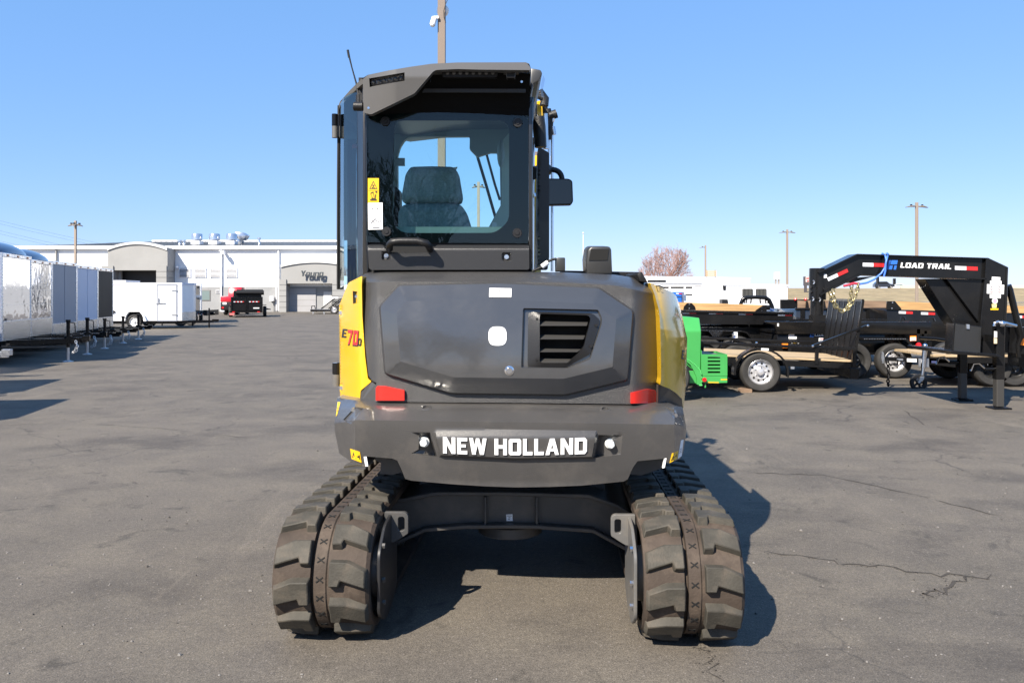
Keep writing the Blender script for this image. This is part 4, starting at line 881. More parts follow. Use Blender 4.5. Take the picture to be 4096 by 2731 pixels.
mb = MB(); mb.box(0, 420, 210, 235, 2.2, 2.86); o = obj('road', mb, M('concrete_road', (.36, .34, .31), .85, var=.1)); tag(o, kind='structure')
# ================================================================== the metal building
bld_white = M('white_metal_siding', (.80, .81, .82), .45, var=.02, vs_=.6, stretch=(1, 1, .1)); blk = M('grey_block_wall', (.25, .255, .26), .85, var=.08, vs_=1.2, bump=.7, bs=1.4)
stucco = M('grey_stucco', (.27, .27, .265), .9, var=.06, vs_=.5, bump=.3, bs=12); roofm = M('grey_standing_roof', (.13, .14, .15), .5, var=.1, vs_=1., stretch=(4, .2, 1)); trim_w = M('white_trim', (.74, .75, .78), .45); galv = M('galvanised_duct', (.62, .64, .68), .22, .85, var=.06, vs_=3)
gdoor = M('grey_bay_door', (.30, .30, .31), .6, var=.05, vs_=1); bay_shade = M('bay_shade_black', (.018, .018, .018), .6); winglass = M('window_glass', (.14, .19, .19), .06, spec=.8)
BY = 75.; bX = lambda sx, Y=BY: WX(sx, Y); bZ = lambda sy, Y=BY: WZ(sy, Y)
bl = thing('metal_building', 'long white metal building with grey arched entry bays and block base', 'building', (bX(900), BY + 10, 0)); BB = dict(parent=bl, world_=True)
x0, x1 = bX(62), bX(1830)
def split(n, xs): return xs
mb = MB(); mb.box(x0, x1, BY, BY + 30, bZ(1147), bZ(992)); obj('upper_wall', mb, bld_white, **BB)
mb = MB(); mb.box(x0, x1, BY - .06, BY + 30, 0, bZ(1147)); obj('block_base', mb, blk, **BB)
mb = MB()
mb.prism([(BY - .35, bZ(998)), (BY - .35, bZ(988)), (BY - .25, bZ(984)), (BY + .1, bZ(984)), (BY + .1, bZ(998))], 'x', x0 - .2, x1 + .2); obj('eave_gutter', mb, trim_w, bevel=.02, seg=1, **BB)
mb = MB(); zr = 7.28; mb.add([(x0 - .2, BY - .2, bZ(985)), (x1, BY - .2, bZ(985)), (x1, BY + 15, zr), (x0 + 6, BY + 15, zr), (x0, BY + 30, bZ(985))], [(0, 1, 2, 3), (0, 3, 4)])
for i in range(60):
    x = x0 + 4 + (x1 - x0 - 4) * i / 60; mb.add([(x, BY - .2, bZ(985) + .01), (x + .06, BY - .2, bZ(985) + .03), (x + .06, BY + 15, zr + .03), (x, BY + 15, zr + .01)], [(0, 1, 2, 3)])
obj('roof', mb, roofm, **BB)
mb = MB(); mb.box(x0 + 6, x1, BY + 14.6, BY + 15.4, zr - .02, zr + .15); obj('roof_ridge', mb, trim_w, **BB)
for a, b_, c, d in (((590, 984), (850, 990), 0, 0), ((1040, 990), (1170, 978), 0, 0)):
    mb = MB(); p = Vector((bX(a[0]), BY + 1, bZ(a[1]) + .05)); q = Vector((bX(b_[0]), BY + 9, bZ(974) + .05)); mb.box(min(p.x, q.x), max(p.x, q.x), BY + 4, BY + 4.3, 5.95, 6.25); obj('roof_flashing', mb, trim_w, **BB)
for sx, w in ((887, 5), (1116, 5), (228, 4)):
    mb = MB(); mb.box(bX(sx - w / 2), bX(sx + w / 2), BY - .22, BY - .06, .1, bZ(998)); obj('downspout', mb, trim_w if sx != 228 else stucco, **BB)
mb = MB(); mb.box(bX(1106), bX(1108.5), BY - .2, BY - .08, .1, bZ(1105)); obj('downspout', mb, trim_w, **BB)
lv0 = None
for k, sx in enumerate((719, 782, 843.5, 906.5)):
    mb = MB(); a, b_, zt, zb = bX(sx), bX(sx + 42), bZ(1073), bZ(1108); mb.box(a, b_, BY - .02, BY - .004, zb, zt); lv = obj('louver', mb, M('louver_shade', (.02, .02, .02), .8), **BB)  # dark backing: shade between the slats put into its colour
    for i in range(7):
        z = zb + (zt - zb) * (i + .25) / 7; s_ = MB(); s_.prism([(BY - .13, z - .005), (BY - .13, z + .018), (BY - .03, z + .062), (BY - .03, z + .04)], 'x', a, b_); obj('slat', s_, trim_w, lv, world_=True)
    mb = MB(); mb.box(a - .05, a, BY - .13, BY, zb - .05, zt + .05); mb.box(b_, b_ + .05, BY - .13, BY, zb - .05, zt + .05); obj('louver_frame', mb, trim_w, lv, world_=True)
mb = MB(); a, b_ = bX(806), bX(843); mb.box(a, b_, BY - .10, BY - .02, bZ(1203), bZ(1160)); w_ = obj('window', mb, M('bronze_frame', (.16, .15, .14), .5), **BB)
mb = MB(); mb.box(a + .07, b_ - .07, BY - .115, BY - .09, bZ(1203) + .07, bZ(1160) - .07); obj('pane', mb, winglass, w_, world_=True)
mb = MB(); mb.box(bX(865), bX(879), BY - .1, BY - .02, bZ(1174), bZ(1160)); w_ = obj('wall_vent', mb, trim_w, **BB)
for i in range(5): s_ = MB(); s_.box(bX(866.5 + i * 2.5), bX(867.6 + i * 2.5), BY - .115, BY - .09, bZ(1173), bZ(1161)); obj('slot', s_, void, w_, world_=True)
mb = MB(); mb.box(bX(1084), bX(1100), BY - .5, BY - .08, bZ(1204), bZ(1185)); obj('electric_box', mb, trim_w, bevel=.02, seg=1, **BB)
mb = MB(); mb.cyl((bX(1095), BY - .25, 0), (bX(1095), BY - .25, bZ(1204)), .04); obj('conduit', mb, stucco, **BB)
mb = MB(); mb.box(bX(890), bX(903), BY - .9, BY - .2, bZ(1006), bZ(1003)); mb.box(bX(900), bX(910), BY - .9, BY - .5, bZ(1018), bZ(1005)); obj('flood_light', mb, trim_w, **BB)
mb = MB(); mb.prism([(bX(708), bZ(1068)), (bX(716), bZ(1072)), (bX(716), bZ(1064))], 'y', BY - .5, BY - .1); obj('wall_camera', mb, trim_w, **BB)
def portico(xa, xb, ytop, yap, ybot, Yf, cols, ct, cb, name='entry_bay'):
    Z_ = lambda sy: WZ(sy, Yf); X_ = lambda sx: WX(sx, Yf)
    ar = arc(Vector((X_(xa), Z_(ytop))), Vector(((X_(xa) + X_(xb)) / 2, Z_(2 * yap - ytop))), Vector((X_(xb), Z_(ytop))), 16)
    mb = MB(); mb.prism([(X_(xa), Z_(ybot))] + [(p.x, p.y) for p in ar] + [(X_(xb), Z_(ybot))], 'y', Yf, BY + .3); po = obj(name, mb, stucco, ang=40, **BB)
    up = [Vector((p.x, p.y + .02)) for p in ar]; lo = [Vector((p.x, p.y - .20)) for p in ar]; mb = MB()
    A = [(p.x, Yf - .12, p.y) for p in up]; B = [(p.x, Yf - .12, p.y) for p in lo]; C = [(p.x, Yf + .3, p.y + .02) for p in up]; D = [(p.x, Yf + .0, p.y) for p in lo]
    mb.strip(A, B); mb.strip(C, A); mb.strip(B, D); obj('arch_trim', mb, M('pale_trim', (.55, .55, .54), .7), po, world_=True, ang=50)
    for (ca, cb_, y0_, y1_) in cols:
        nb = max(2, int((y1_ - y0_) / 21)); 
        for i in range(nb):
            za = Z_(y0_ + (y1_ - y0_) * i / nb); zb = Z_(y0_ + (y1_ - y0_) * (i + 1) / nb)
            mb = MB(); mb.box(X_(ca), X_(cb_), Yf - .12, BY + .2, max(0, zb), za - .035); obj('stone_block', mb, stucco, po, world_=True)
        mb = MB(); mb.box(X_(ca) + .04, X_(cb_) - .04, Yf - .05, BY + .15, 0, Z_(y0_) - .02); obj('block_joint', mb, M('joint_mortar', (.2, .2, .2), .9), po, world_=True)
    return po
portico(431, 670, 993, 968.5, 1081, 73.3, [(627, 668, 1062, 1250), (408, 455, 1062, 1250)], 0, 0)
mb = MB(); mb.box(bX(455), bX(632), BY - .14, BY - .08, 0, bZ(1081) + .3); obj('bay_shade_sheet', mb, bay_shade, **BB)  # dark sheet painting the shaded inside of the open bay
mb = MB(); mb.box(bX(478), bX(486), BY - 1., BY - .7, 0, bZ(1081)); mb2 = MB(); mb2.box(bX(492), bX(502), BY - .9, BY - .6, 0, bZ(1081)); obj('bay_jamb', mb, stucco, **BB); obj('bay_jamb', mb2, stucco, **BB)
portico(1124, 1400, 1060, 1042, 1134, 73.9, [(1117, 1146, 1116, 1251), (1330, 1396, 1116, 1251)], 0, 0)
mb = MB(); mb.box(bX(1160), bX(1265), BY - .16, BY - .09, 0, bZ(1152)); bd = obj('bay_door', mb, gdoor, **BB)
for i in range(3): s_ = MB(); z = bZ(1152) * (i + 1) / 4; s_.box(bX(1160), bX(1265), BY - .17, BY - .155, z - .02, z + .02); obj('door_joint', s_, stucco, bd, world_=True)
mb = MB(); mb.box(bX(1146), bX(1160), BY - .3, BY - .09, 0, bZ(1134)); obj('bay_jamb', mb, stucco, **BB)
mb = MB(); mb.box(bX(1295), bX(1328), BY - .12, BY - .08, 0, bZ(1167)); obj('side_door', mb, M('pale_door', (.5, .5, .5), .6), **BB)
mb = MB(); hgt = (1111 - 1085) / F * 73.8; text(mb, 'Young', (WX(1203, 73.6), 73.6, WZ(1105, 73.6)), (1, 0, 0), (0, 0, 1), hgt * .85, 1.0, .10, .12, .10); obj('sign_lettering', mb, M('dark_sign_letters', (.03, .04, .05), .5), **BB)
for sx in (767, 837, 906):
    mb = MB(); a, b_ = bX(sx, 80), bX(sx + 42, 80); mb.box(a + .1, b_ - .1, 79.5, 80.6, 5.6, WZ(964, 80)); obj('vent_curb', mb, trim_w, **BB)
    c = ((a + b_) / 2, 80, 0); mb = MB(); mb.lathe([(.3, WZ(964, 80)), ((b_ - a) / 2, WZ(960, 80)), ((b_ - a) / 2, WZ(938, 80)), ((b_ - a) / 2 - .03, WZ(936, 80)), ((b_ - a) / 2 - .1, WZ(936, 80) + .02), (0, WZ(936, 80) + .03)], c, (0, 0, 1), 28); obj('roof_exhaust', mb, galv, ang=40, **BB)
mb = MB(); pts = [Vector((bX(sx, 82), 82, WZ(sy, 82))) for sx, sy in ((962, 980), (961, 964), (968, 958))]; mb.tube(pts, .32, 12)
pp = [(944, 930), (958, 929), (975, 931), (992, 942), (984, 956), (976, 962), (962, 958), (948, 948)]
mb.prism([(bX(x, 82), WZ(y, 82)) for x, y in pp], 'y', 81.4, 82.6); obj('roof_intake_hood', mb, galv, ang=50, bevel=.02, seg=1, **BB)
for sx, sy, r in ((720, 963, .15), (736, 963, .12), (1037, 953, .1)):
    mb = MB(); x = bX(sx, 79); mb.lathe([(r * 2.2, 5.5), (r * 1.4, 6.3), (r, 6.35), (r, WZ(sy, 79) - .1), (r * 1.7, WZ(sy, 79) - .08), (r * 1.7, WZ(sy, 79) + .06), (0, WZ(sy, 79) + .08)], (x, 79, 0), (0, 0, 1), 12); obj('vent_pipe', mb, galv, ang=50, **BB)
# ================================================================== vehicles: shared pieces
rim_white = M('white_wheel_rim', (.7, .7, .7), .35); rim_silver = M('silver_wheel_rim', (.5, .5, .52), .3, .5); rim_black = M('black_wheel_rim', (.02, .02, .02), .3)
def wheel(par, c, r=.34, w=.2, rimm=None, face=-1, holes=10, axis=(0, 1, 0), world_=False, n=32):
    """tyre as a part with its rim below; face = side of the hub along the axis"""
    ax = Vector(axis) * face; c = Vector(c); k = r / .34; h = w / 2
    mb = MB(); mb.lathe([(.20 * k, -h * .8), (.25 * k, -h), (.305 * k, -h), (.33 * k, -h * .8), (.34 * k, -h * .55), (.34 * k, h * .55), (.33 * k, h * .8), (.305 * k, h), (.25 * k, h), (.20 * k, h * .8), (.20 * k, -h * .8)], c, ax, n)
    for j in (-.3, 0, .3): mb.lathe([(.3415 * k, h * (j - .05)), (.3415 * k, h * (j + .05))], c, ax, n, 1)
    t = obj('wheel', mb, [rubber, void], par, world_=world_, ang=35)
    mb = MB(); mb.lathe([(.215 * k, h * .82), (.207 * k, h * .86), (.197 * k, h * .6), (.185 * k, h * .45), (.16 * k, h * .30), (.115 * k, h * .42), (.08 * k, h * .25), (.065 * k, h * .3), (.06 * k, h * .7), (.045 * k, h * .95), (0, h)], c, ax, n)
    a = ax.orthogonal().normalized(); b_ = ax.cross(a)
    for i in range(holes):
        q = c + (a * math.cos(2 * math.pi * i / holes) + b_ * math.sin(2 * math.pi * i / holes)) * .142 * k + ax * h * .335; mb.cyl(q - ax * .01, q + ax * .006, .019 * k, n=8, m=1)
    for i in range(5):
        q = c + (a * math.cos(2 * math.pi * i / 5) + b_ * math.sin(2 * math.pi * i / 5)) * .085 * k + ax * h * .3; mb.cyl(q - ax * .01, q + ax * .02, .011 * k, n=6, m=2)
    o = obj('rim', mb, [rimm or rim_silver, void, chrome], t, world_=world_, ang=35); o['kind'] = 'thing'
    del o['kind']; return t
def strip_tape(par, a, b_, up, n=1, name='reflector_tape', off=Vector((0, -.004, 0)), world_=True):
    """half silver, half red reflector tape from a to b_"""
    a, b_, up = Vector(a), Vector(b_), Vector(up); m_ = a.lerp(b_, .5)
    mb = MB(); mb.hull([a, m_, m_ + up, a + up], [p + off for p in (a, m_, m_ + up, a + up)], 0); mb.hull([m_, b_, b_ + up, m_ + up], [p + off for p in (m_, b_, b_ + up, m_ + up)], 1)
    return obj(name, mb, [silver_decal, red_decal], par, world_=world_)
def chain_mesh(pts, wire=.008, link=.07, mat=None, par=None, world_=True, name='safety_chain'):
    """a hanging chain, every link an object sharing one mesh"""
    P = [Vector(p) for p in pts]; L = [0]
    for i in range(len(P) - 1): L.append(L[-1] + (P[i + 1] - P[i]).length)
    n = max(2, int(L[-1] / (link * .72))); first = None; root = None
    lk = MB(); q = [(link / 2 * math.cos(t) * (1 if abs(math.cos(t)) > .3 else 1), link * .32 * math.sin(t), 0) for t in [2 * math.pi * i / 12 for i in range(13)]]; lk.tube(q, wire, 6)
    for k in range(n):
        s = L[-1] * (k + .5) / n; i = max(j for j in range(len(P) - 1) if L[j] <= s); u = (s - L[i]) / (L[i + 1] - L[i]); p = P[i].lerp(P[i + 1], u); d = (P[i + 1] - P[i]).normalized()
        z = Vector((0, 1, 0)); z = (z - d * z.dot(d)).normalized(); y = z.cross(d)
        if k % 2: y, z = z, -y
        Mt = Matrix(((d.x, y.x, z.x, p.x), (d.y, y.y, z.y, p.y), (d.z, y.z, z.z, p.z), (0, 0, 0, 1)))
        rl_ = Vector(ROOTLOC[par.name]) if world_ else Vector((0, 0, 0))
        if k == 0:
            root = obj(name, lk, mat or chain_gold, par); bas = Matrix.Translation(-rl_) @ Mt; root.matrix_basis = bas; first = root; inv = bas.inverted()
        else:
            c = first.copy(); c.name = 'chain_link'; COL.objects.link(c); c.parent = root; c.matrix_basis = inv @ Matrix.Translation(-rl_) @ Mt
    return root
mirror_white = M('polished_white_panel', (.74, .77, .86), .035, .0, coat=1., spec=1., bump=1., bs=.9, var=.02); mirror_white.node_tree.nodes['Principled BSDF'].inputs['Metallic'].default_value = .9
silver_panel = M('silver_grey_panel', (.30, .31, .35), .45, .0, var=.05, vs_=1., spec=.3); pale_panel = M('pale_blue_white_panel', (.56, .60, .72), .42, var=.03, vs_=1., spec=.3); black_panel = M('black_trailer_panel', (.010, .010, .011), .5, var=.4, vs_=1.5, spec=.12)
tread_plate = M('diamond_plate', (.62, .62, .62), .25, .9, bump=1., bs=45, var=.12, vs_=3); navy_cap = M('dark_blue_cap', (.03, .045, .10), .1, coat=.8)
def enclosed(P1, P2, h, b, L, panel, label, cap=False, guard=.55, jackx=1.15, black_jack=True, seam=True, tongue=1.3, rim=rim_white, frontw=None):
    P1, P2 = Vector((*P1, 0)), Vector((*P2, 0)); u = (P2 - P1); w = u.length; u.normalize(); hd = Vector((u.y, -u.x, 0)); c = (P1 + P2) / 2
    t = thing('enclosed_trailer', label, 'trailer', c, math.atan2(hd.y, hd.x), 'enclosed trailers parked in a row along the left')
    mb = MB(); mb.box(-L, 0, -w / 2, w / 2, b, h - .02); obj('body', mb, panel, t, bevel=.012, seg=1)
    mb = MB(); mb.box(-L - .01, .02, -w / 2 - .012, w / 2 + .012, h - .10, h); obj('roof_rail', mb, alu, t, bevel=.012, seg=1)
    for s in (-1, 1):
        mb = MB(); mb.box(-.06, .012, s * w / 2 - .035, s * w / 2 + .035, b, h - .1); cp_ = obj('corner_trim', mb, alu, t, bevel=.008, seg=1)
        mb = MB()
        for k in range(26): mb.ball((.014, s * (w / 2 - .018), b + .06 + (h - b - .2) * k / 25), .009, 6)
        rv = obj('rivets', mb, chrome, cp_); rv['kind'] = 'stuff'
    mb = MB(); mb.box(.001, .014, -w / 2 + .04, w / 2 - .04, b, b + guard); obj('stone_guard', mb, tread_plate, t)
    mb = MB(); mb.box(.0, .018, -w / 2 + .04, w / 2 - .04, b + guard, b + guard + .03); obj('guard_trim', mb, alu, t)
    if seam and not cap and panel is not black_panel: mb = MB(); mb.box(.001, .008, -.012, .012, b + guard + .03, h - .1); obj('panel_seam', mb, panel, t)
    if cap:
        mb = MB(); vs_ = []; n = 18
        for j in range(7):
            a = j / 6 * math.pi / 2
            vs_ += [(.03 - .55 * (1 - math.cos(a)) * 1.0 - .25 * (1 - abs(math.sin(math.pi * i / (n - 1)))) * .6, -w / 2 * math.cos(math.pi * i / (n - 1)), h + .30 * math.sin(a) * (math.sin(math.pi * i / (n - 1)) ** .55)) for i in range(n)]
        vs_ += [(-1.2, p[1], p[2]) for p in vs_[-n:]]
        mb.add(vs_, [(j * n + i, j * n + i + 1, (j + 1) * n + i + 1, (j + 1) * n + i) for j in range(7) for i in range(n - 1)]); obj('nose_cap', mb, navy_cap, t, ang=70)
    for s in (-1, 1): mb = MB(); mb.hull([Vector((0, s * .55, b - .12)), Vector((0, s * .47, b - .12)), Vector((0, s * .47, b)), Vector((0, s * .55, b))], [Vector((tongue - .05, s * .06, b - .12)), Vector((tongue - .05, 0, b - .12)), Vector((tongue - .05, 0, b)), Vector((tongue - .05, s * .06, b))]); obj('tongue_rail', mb, black_paint, t)
    mb = MB(); mb.box(-L, -.05, -w / 2 + .1, w / 2 - .1, b - .14, b - .002); obj('chassis', mb, black_paint, t)
    mb = MB(); mb.box(tongue - .1, tongue + .22, -.045, .045, b - .10, b + .02); mb.box(tongue + .12, tongue + .28, -.055, .055, b - .06, b + .06); mb.cyl((tongue + .05, -.09, b - .02), (tongue + .05, .09, b - .02), .02); cpl = obj('coupler', mb, black_paint if black_jack else steel, t, bevel=.008, seg=1); cpl['kind'] = 'thing'; del cpl['kind']
    mb = MB(); x = jackx - .05; mb.cyl((x, 0, .35), (x, 0, b + .42), .042, n=12); mb.cyl((x, 0, b + .39), (x, 0, b + .45), .055, n=12); mb.cyl((x, 0, b - .12), (x, 0, b + .06), .09, n=10)
    jk = obj('jack', mb, black_paint, t); mb = MB(); mb.cyl((x, 0, .03), (x, 0, .40), .032, n=10); mb.lathe([(0, .0), (.12, .0), (.12, .012), (.04, .04), (0, .04)], (x, 0, .0), (0, 0, 1), 14); obj('jack_foot', mb, steel, jk)
    mb = MB(); mb.tube([(x, -.04, b + .38), (x + .14, -.06, b + .38), (x + .16, -.06, b + .34), (x + .17, -.06, b + .12)], .012, 6); mb.cyl((x + .17, -.06, b + .12), (x + .29, -.06, b + .12), .022); obj('jack_handle', mb, black_paint, jk)
    ch = [Vector((tongue - .02 + .05 * math.sin(k), -.08 - .012 * k, b - .06 - .24 * math.sin(math.pi * k / 8) - .012 * k)) for k in range(9)]
    chain_mesh(ch, .010, .075, steel, t, False)
    for s in (-1, 1): wheel(t, (-L * .55, s * (w / 2 + .02), .34), rimm=rim, face=s)
    for k in (-.35, 0, .35): mb = MB(); mb.box(.018, .04, k * w - .04, k * w + .04, h - .075, h - .035); obj('clearance_light', mb, orange_lens, t, bevel=.006, seg=1)
    if cap:
        for k in range(1, 4): mb = MB(); z = b + guard + (h - b - guard) * k / 4; mb.box(.0005, .0045, -w / 2 + .05, w / 2 - .05, z - .004, z + .004); obj('panel_seam', mb, alu, t)
    return t
T_ = [((-11.52, 18.7), (-12.07, 20.75), 2.58, .57, mirror_white, 'white polished trailer with rounded dark cap, cut off by the left edge', True, .42),
      ((-12.27, 21.1), (-12.84, 23.1), 2.53, .55, mirror_white, 'white polished trailer with rounded dark cap, beside the silver grey trailer', True, .42),
      ((-13.06, 23.5), (-13.48, 25.6), 2.58, .46, silver_panel, 'flat silver grey enclosed trailer with a vertical seam', False, .30),
      ((-13.83, 26.3), (-14.18, 28.3), 2.555, .46, pale_panel, 'plain pale blue-white enclosed trailer between silver and black ones', False, .30),
      ((-14.36, 28.7), (-14.72, 30.5), 2.54, .46, black_panel, 'black fronted enclosed trailer at the far end of the row', False, .32)]
for a, b_, h, bt, pm, lb_, cap, gd in T_: enclosed(a, b_, h, bt, 4.2, pm, lb_, cap, gd)
enclosed((-11.95, 14.9), (-12.2, 17.0), 2.6, .5, 4., pale_panel, 'galvanised trailer tongue and coupler poking in at the left edge', False, .4, jackx=.6, black_jack=False, tongue=2.0)
enclosed((-9.9, 11.6), (-10.3, 13.6), 2.55, .5, 4., pale_panel, 'pale trailer just past the left edge, its shadow pointed across the asphalt', False, .4)
enclosed((-8.2, 8.6), (-8.56, 10.6), 2.55, .5, 4., silver_panel, 'nearest trailer past the left edge, casting the lowest shadow there', False, .4)
# --- the white trailer standing side-on
def sideways():
    X0 = WX(728, 39); t = thing('enclosed_trailer', 'white cargo trailer standing side-on with side door and white wheel', 'trailer', (X0, 39, 0), R(6), 'enclosed trailers parked in a row along the left')
    L, h, b, w = 4.6, 2.16, .36, 1.9
    mb = MB(); mb.prism([(-L, 0), (0, 0), (.30, w * .35), (.30, w * .65), (0, w), (-L, w)], 'z', b, h - .03); obj('body', mb, white_paint, t, bevel=.02, seg=1)
    mb = MB(); mb.prism([(-L - .02, -.02), (.01, -.02), (.33, w * .34), (.33, w * .66), (.01, w + .02), (-L - .02, w + .02)], 'z', h - .11, h); obj('roof_rail', mb, M('pale_blue_trim', (.62, .65, .74), .35), t)
    mb = MB(); mb.prism([(.004, 0 - .004), (.306, w * .35 - .004), (.306, w * .65), (.3, w * .65), (.3, w * .35)], 'z', b + .01, b + .42); obj('stone_guard', mb, tread_plate, t)
    dx0, dx1, z0, z1 = WX(637, 39) - X0, WX(705, 39) - X0, WZ(1280, 39), WZ(1141, 39)
    mb = MB(); mb.box(dx0, dx1, -.018, -.002, z0, z1); d = obj('side_door', mb, white_paint, t)
    fr = M('door_frame_alu', (.26, .28, .33), .4, .2)
    mb = MB(); mb.box(dx0 - .05, dx0, -.03, -.002, z0 - .05, z1 + .05); mb.box(dx1, dx1 + .05, -.03, -.002, z0 - .05, z1 + .05); mb.box(dx0, dx1, -.03, -.002, z1, z1 + .05); mb.box(dx0, dx1, -.03, -.002, z0 - .05, z0); obj('door_frame', mb, fr, d)
    for z in (z0 + .25, z1 - .25): mb = MB(); mb.box(dx1 - .2, dx1 + .06, -.05, -.03, z - .025, z + .025); obj('door_hinge', mb, steel, d)
    mb = MB(); z = (z0 + z1) / 2; mb.box(dx0 - .12, dx0 + .32, -.06, -.03, z - .05, z + .0); mb.box(dx0, dx0 + .04, -.06, -.03, z, z + .22); obj('door_latch', mb, steel, d)
    wx = WX(549, 39) - X0
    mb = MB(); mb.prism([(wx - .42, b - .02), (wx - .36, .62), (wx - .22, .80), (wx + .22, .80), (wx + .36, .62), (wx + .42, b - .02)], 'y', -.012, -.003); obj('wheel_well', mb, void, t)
    o_ = [(wx - .50, b), (wx - .40, .68), (wx - .27, .86), (wx + .27, .86), (wx + .40, .68), (wx + .54, b)]; i_ = [(wx - .42, b), (wx - .36, .64), (wx - .24, .80), (wx + .24, .80), (wx + .36, .64), (wx + .42, b)]
    mb = MB(); mb.add([(x, -.16, z) for x, z in o_] + [(x, -.16, z) for x, z in i_] + [(x, 0, z) for x, z in o_], [(i, i + 1, 7 + i, 6 + i) for i in range(5)] + [(12 + i, 13 + i, i + 1, i) for i in range(5)]); obj('fender', mb, white_paint, t)
    wheel(t, (wx, -.10, .335), rimm=rim_white, face=-1); wheel(t, (wx, w + .1, .335), rimm=rim_white, face=1)
    mb = MB(); mb.prism([(WX(460, 39) - X0, WZ(1252, 39)), (WX(463, 39) - X0, WZ(1239, 39)), (WX(470, 39) - X0, WZ(1242, 39)), (WX(474, 39) - X0, WZ(1246, 39)), (WX(464, 39) - X0, WZ(1253, 39))], 'y', -.05, 0); obj('side_vent', mb, black_plastic, t)
    mb = MB(); mb.box(WX(452, 39) - X0, WX(492, 39) - X0, -.006, 0, WZ(1142.5, 39), WZ(1139.5, 39)); obj('brand_stripe', mb, M('dull_red_print', (.28, .13, .13), .5), t)
    mb = MB(); mb.box(-L, .0, .1, w - .1, b - .13, b); mb.box(WX(649, 39) - X0, WX(653, 39) - X0, .0, .05, .14, b); obj('chassis', mb, black_paint, t)
    for s in (.3, w - .3): mb = MB(); mb.hull([Vector((0, s, b - .1)), Vector((0, s + .06, b - .1)), Vector((0, s + .06, b)), Vector((0, s, b))], [Vector((1.2, w / 2, b - .1)), Vector((1.2, w / 2 + .05, b - .1)), Vector((1.2, w / 2 + .05, b)), Vector((1.2, w / 2, b))]); obj('tongue_rail', mb, black_paint, t)
    mb = MB(); mb.cyl((1.0, w / 2, .0), (1.0, w / 2, .95), .035); mb.lathe([(0, 0), (.1, 0), (.1, .012), (0, .02)], (1.0, w / 2, 0), (0, 0, 1)); obj('jack', mb, black_paint, t)
    mb = MB(); mb.box(1.15, 1.45, w / 2 - .05, w / 2 + .05, b - .08, b + .05); obj('coupler', mb, black_paint, t)
sideways()
t = thing('enclosed_trailer', 'white trailer roof showing behind the side-on cargo trailer', 'trailer', (WX(470, 47), 47, 0), R(3), 'enclosed trailers parked in a row along the left')
mb = MB(); mb.box(-4, WX(502, 47) - WX(470, 47), 0, 2, .4, WZ(1121, 47)); obj('body', mb, white_paint, t, bevel=.03, seg=1); wheel(t, (-1.5, -.05, .34)); wheel(t, (-1.5, 2.05, .34), face=1)
mb = MB(); mb.box(-4.02, WX(502, 47) - WX(470, 47) + .02, -.02, 2.02, WZ(1121, 47) - .09, WZ(1121, 47) + .003); obj('roof_rail', mb, M('pale_blue_trim', (.62, .65, .74), .35), t)
# --- grey trailer seen from its rear door, and the black equipment trailer neck in front of it
YT = 46.; t = thing('enclosed_trailer', 'brown-grey trailer end with latch, behind the black trailer neck', 'trailer', (WX(775, YT), YT, 0), R(20), 'enclosed trailers parked in a row along the left'); tw = dict(parent=t, world_=True)
mb = MB(); mb.box(WX(740, YT), WX(803, YT), YT, YT + 4, .45, WZ(1131, YT)); obj('body', mb, white_paint, bevel=.03, seg=1, **tw)
mb = MB(); mb.box(WX(752, YT), WX(797, YT), YT - .03, YT - .001, .5, WZ(1142, YT)); d = obj('rear_door', mb, M('brown_grey_panel', (.13, .125, .12), .35, var=.1, vs_=1), **tw)
mb = MB(); mb.box(WX(783, YT), WX(800, YT), YT - .09, YT - .03, WZ(1191, YT), WZ(1180, YT)); obj('door_latch', mb, chrome, d, world_=True)
mb = MB(); mb.box(WX(787, YT), WX(795, YT), YT - .04, YT - .03, WZ(1153, YT), WZ(1144, YT)); obj('door_label', mb, ink, d, world_=True)
mb = MB(); mb.box(WX(801, YT), WX(805, YT), YT - .04, YT, .5, WZ(1131, YT)); obj('corner_trim', mb, alu, **tw)
for sx in (752, 800): wheel(t, (WX(sx, YT), YT + 2.2, .34), axis=(1, 0, 0), face=-1 if sx < 770 else 1, world_=True)
YN = 42.; t = thing('equipment_trailer', 'black low trailer neck with spare wheel behind the white trailer nose', 'trailer', (WX(790, YN), YN, 0)); tw = dict(parent=t, world_=True)
mb = MB(); mb.box(WX(700, YN), WX(826, YN), YN, YN + .3, WZ(1258, YN), WZ(1243, YN)); mb.box(WX(700, YN), WX(815, YN), YN + 1.2, YN + 1.5, WZ(1258, YN), WZ(1243, YN)); obj('frame_rail', mb, black_paint, bevel=.01, seg=1, **tw)
mb = MB(); mb.box(WX(815, YN), WX(830, YN), YN - .06, YN + 1.6, WZ(1262, YN), WZ(1240, YN)); mb.cyl((WX(830, YN), YN + .7, WZ(1254, YN)), (WX(842, YN), YN + .7, WZ(1254, YN)), .08); obj('coupler', mb, black_paint, **tw)
mb = MB(); text(mb, 'LOAD TRAIL', (WX(774, YN), YN - .003, WZ(1252, YN)), (1, 0, 0), (0, 0, 1), .085, 1.1, .16, .15); obj('lettering', mb, ink_soft, **tw)
mb = MB(); mb.box(WX(767, YN), WX(773, YN), YN - .006, YN, WZ(1252, YN), WZ(1245, YN)); obj('logo', mb, blue_decal, **tw)
for sx in (762, 776, 788, 806): strip_tape(t, (WX(sx, YN), YN - .002, WZ(1257, YN)), (WX(sx + 7, YN), YN - .002, WZ(1257, YN)), (0, 0, .04))
wheel(t, (WX(765, YN), YN + .1, WZ(1227, YN)), .36, .22, rim_black, axis=(1, .5, 0), world_=True)
wheel(t, (WX(720, YN), YN + .1, .36), .36, .22, rim_black, world_=True); wheel(t, (WX(720, YN), YN + 1.4, .36), .36, .22, rim_black, face=1, world_=True)
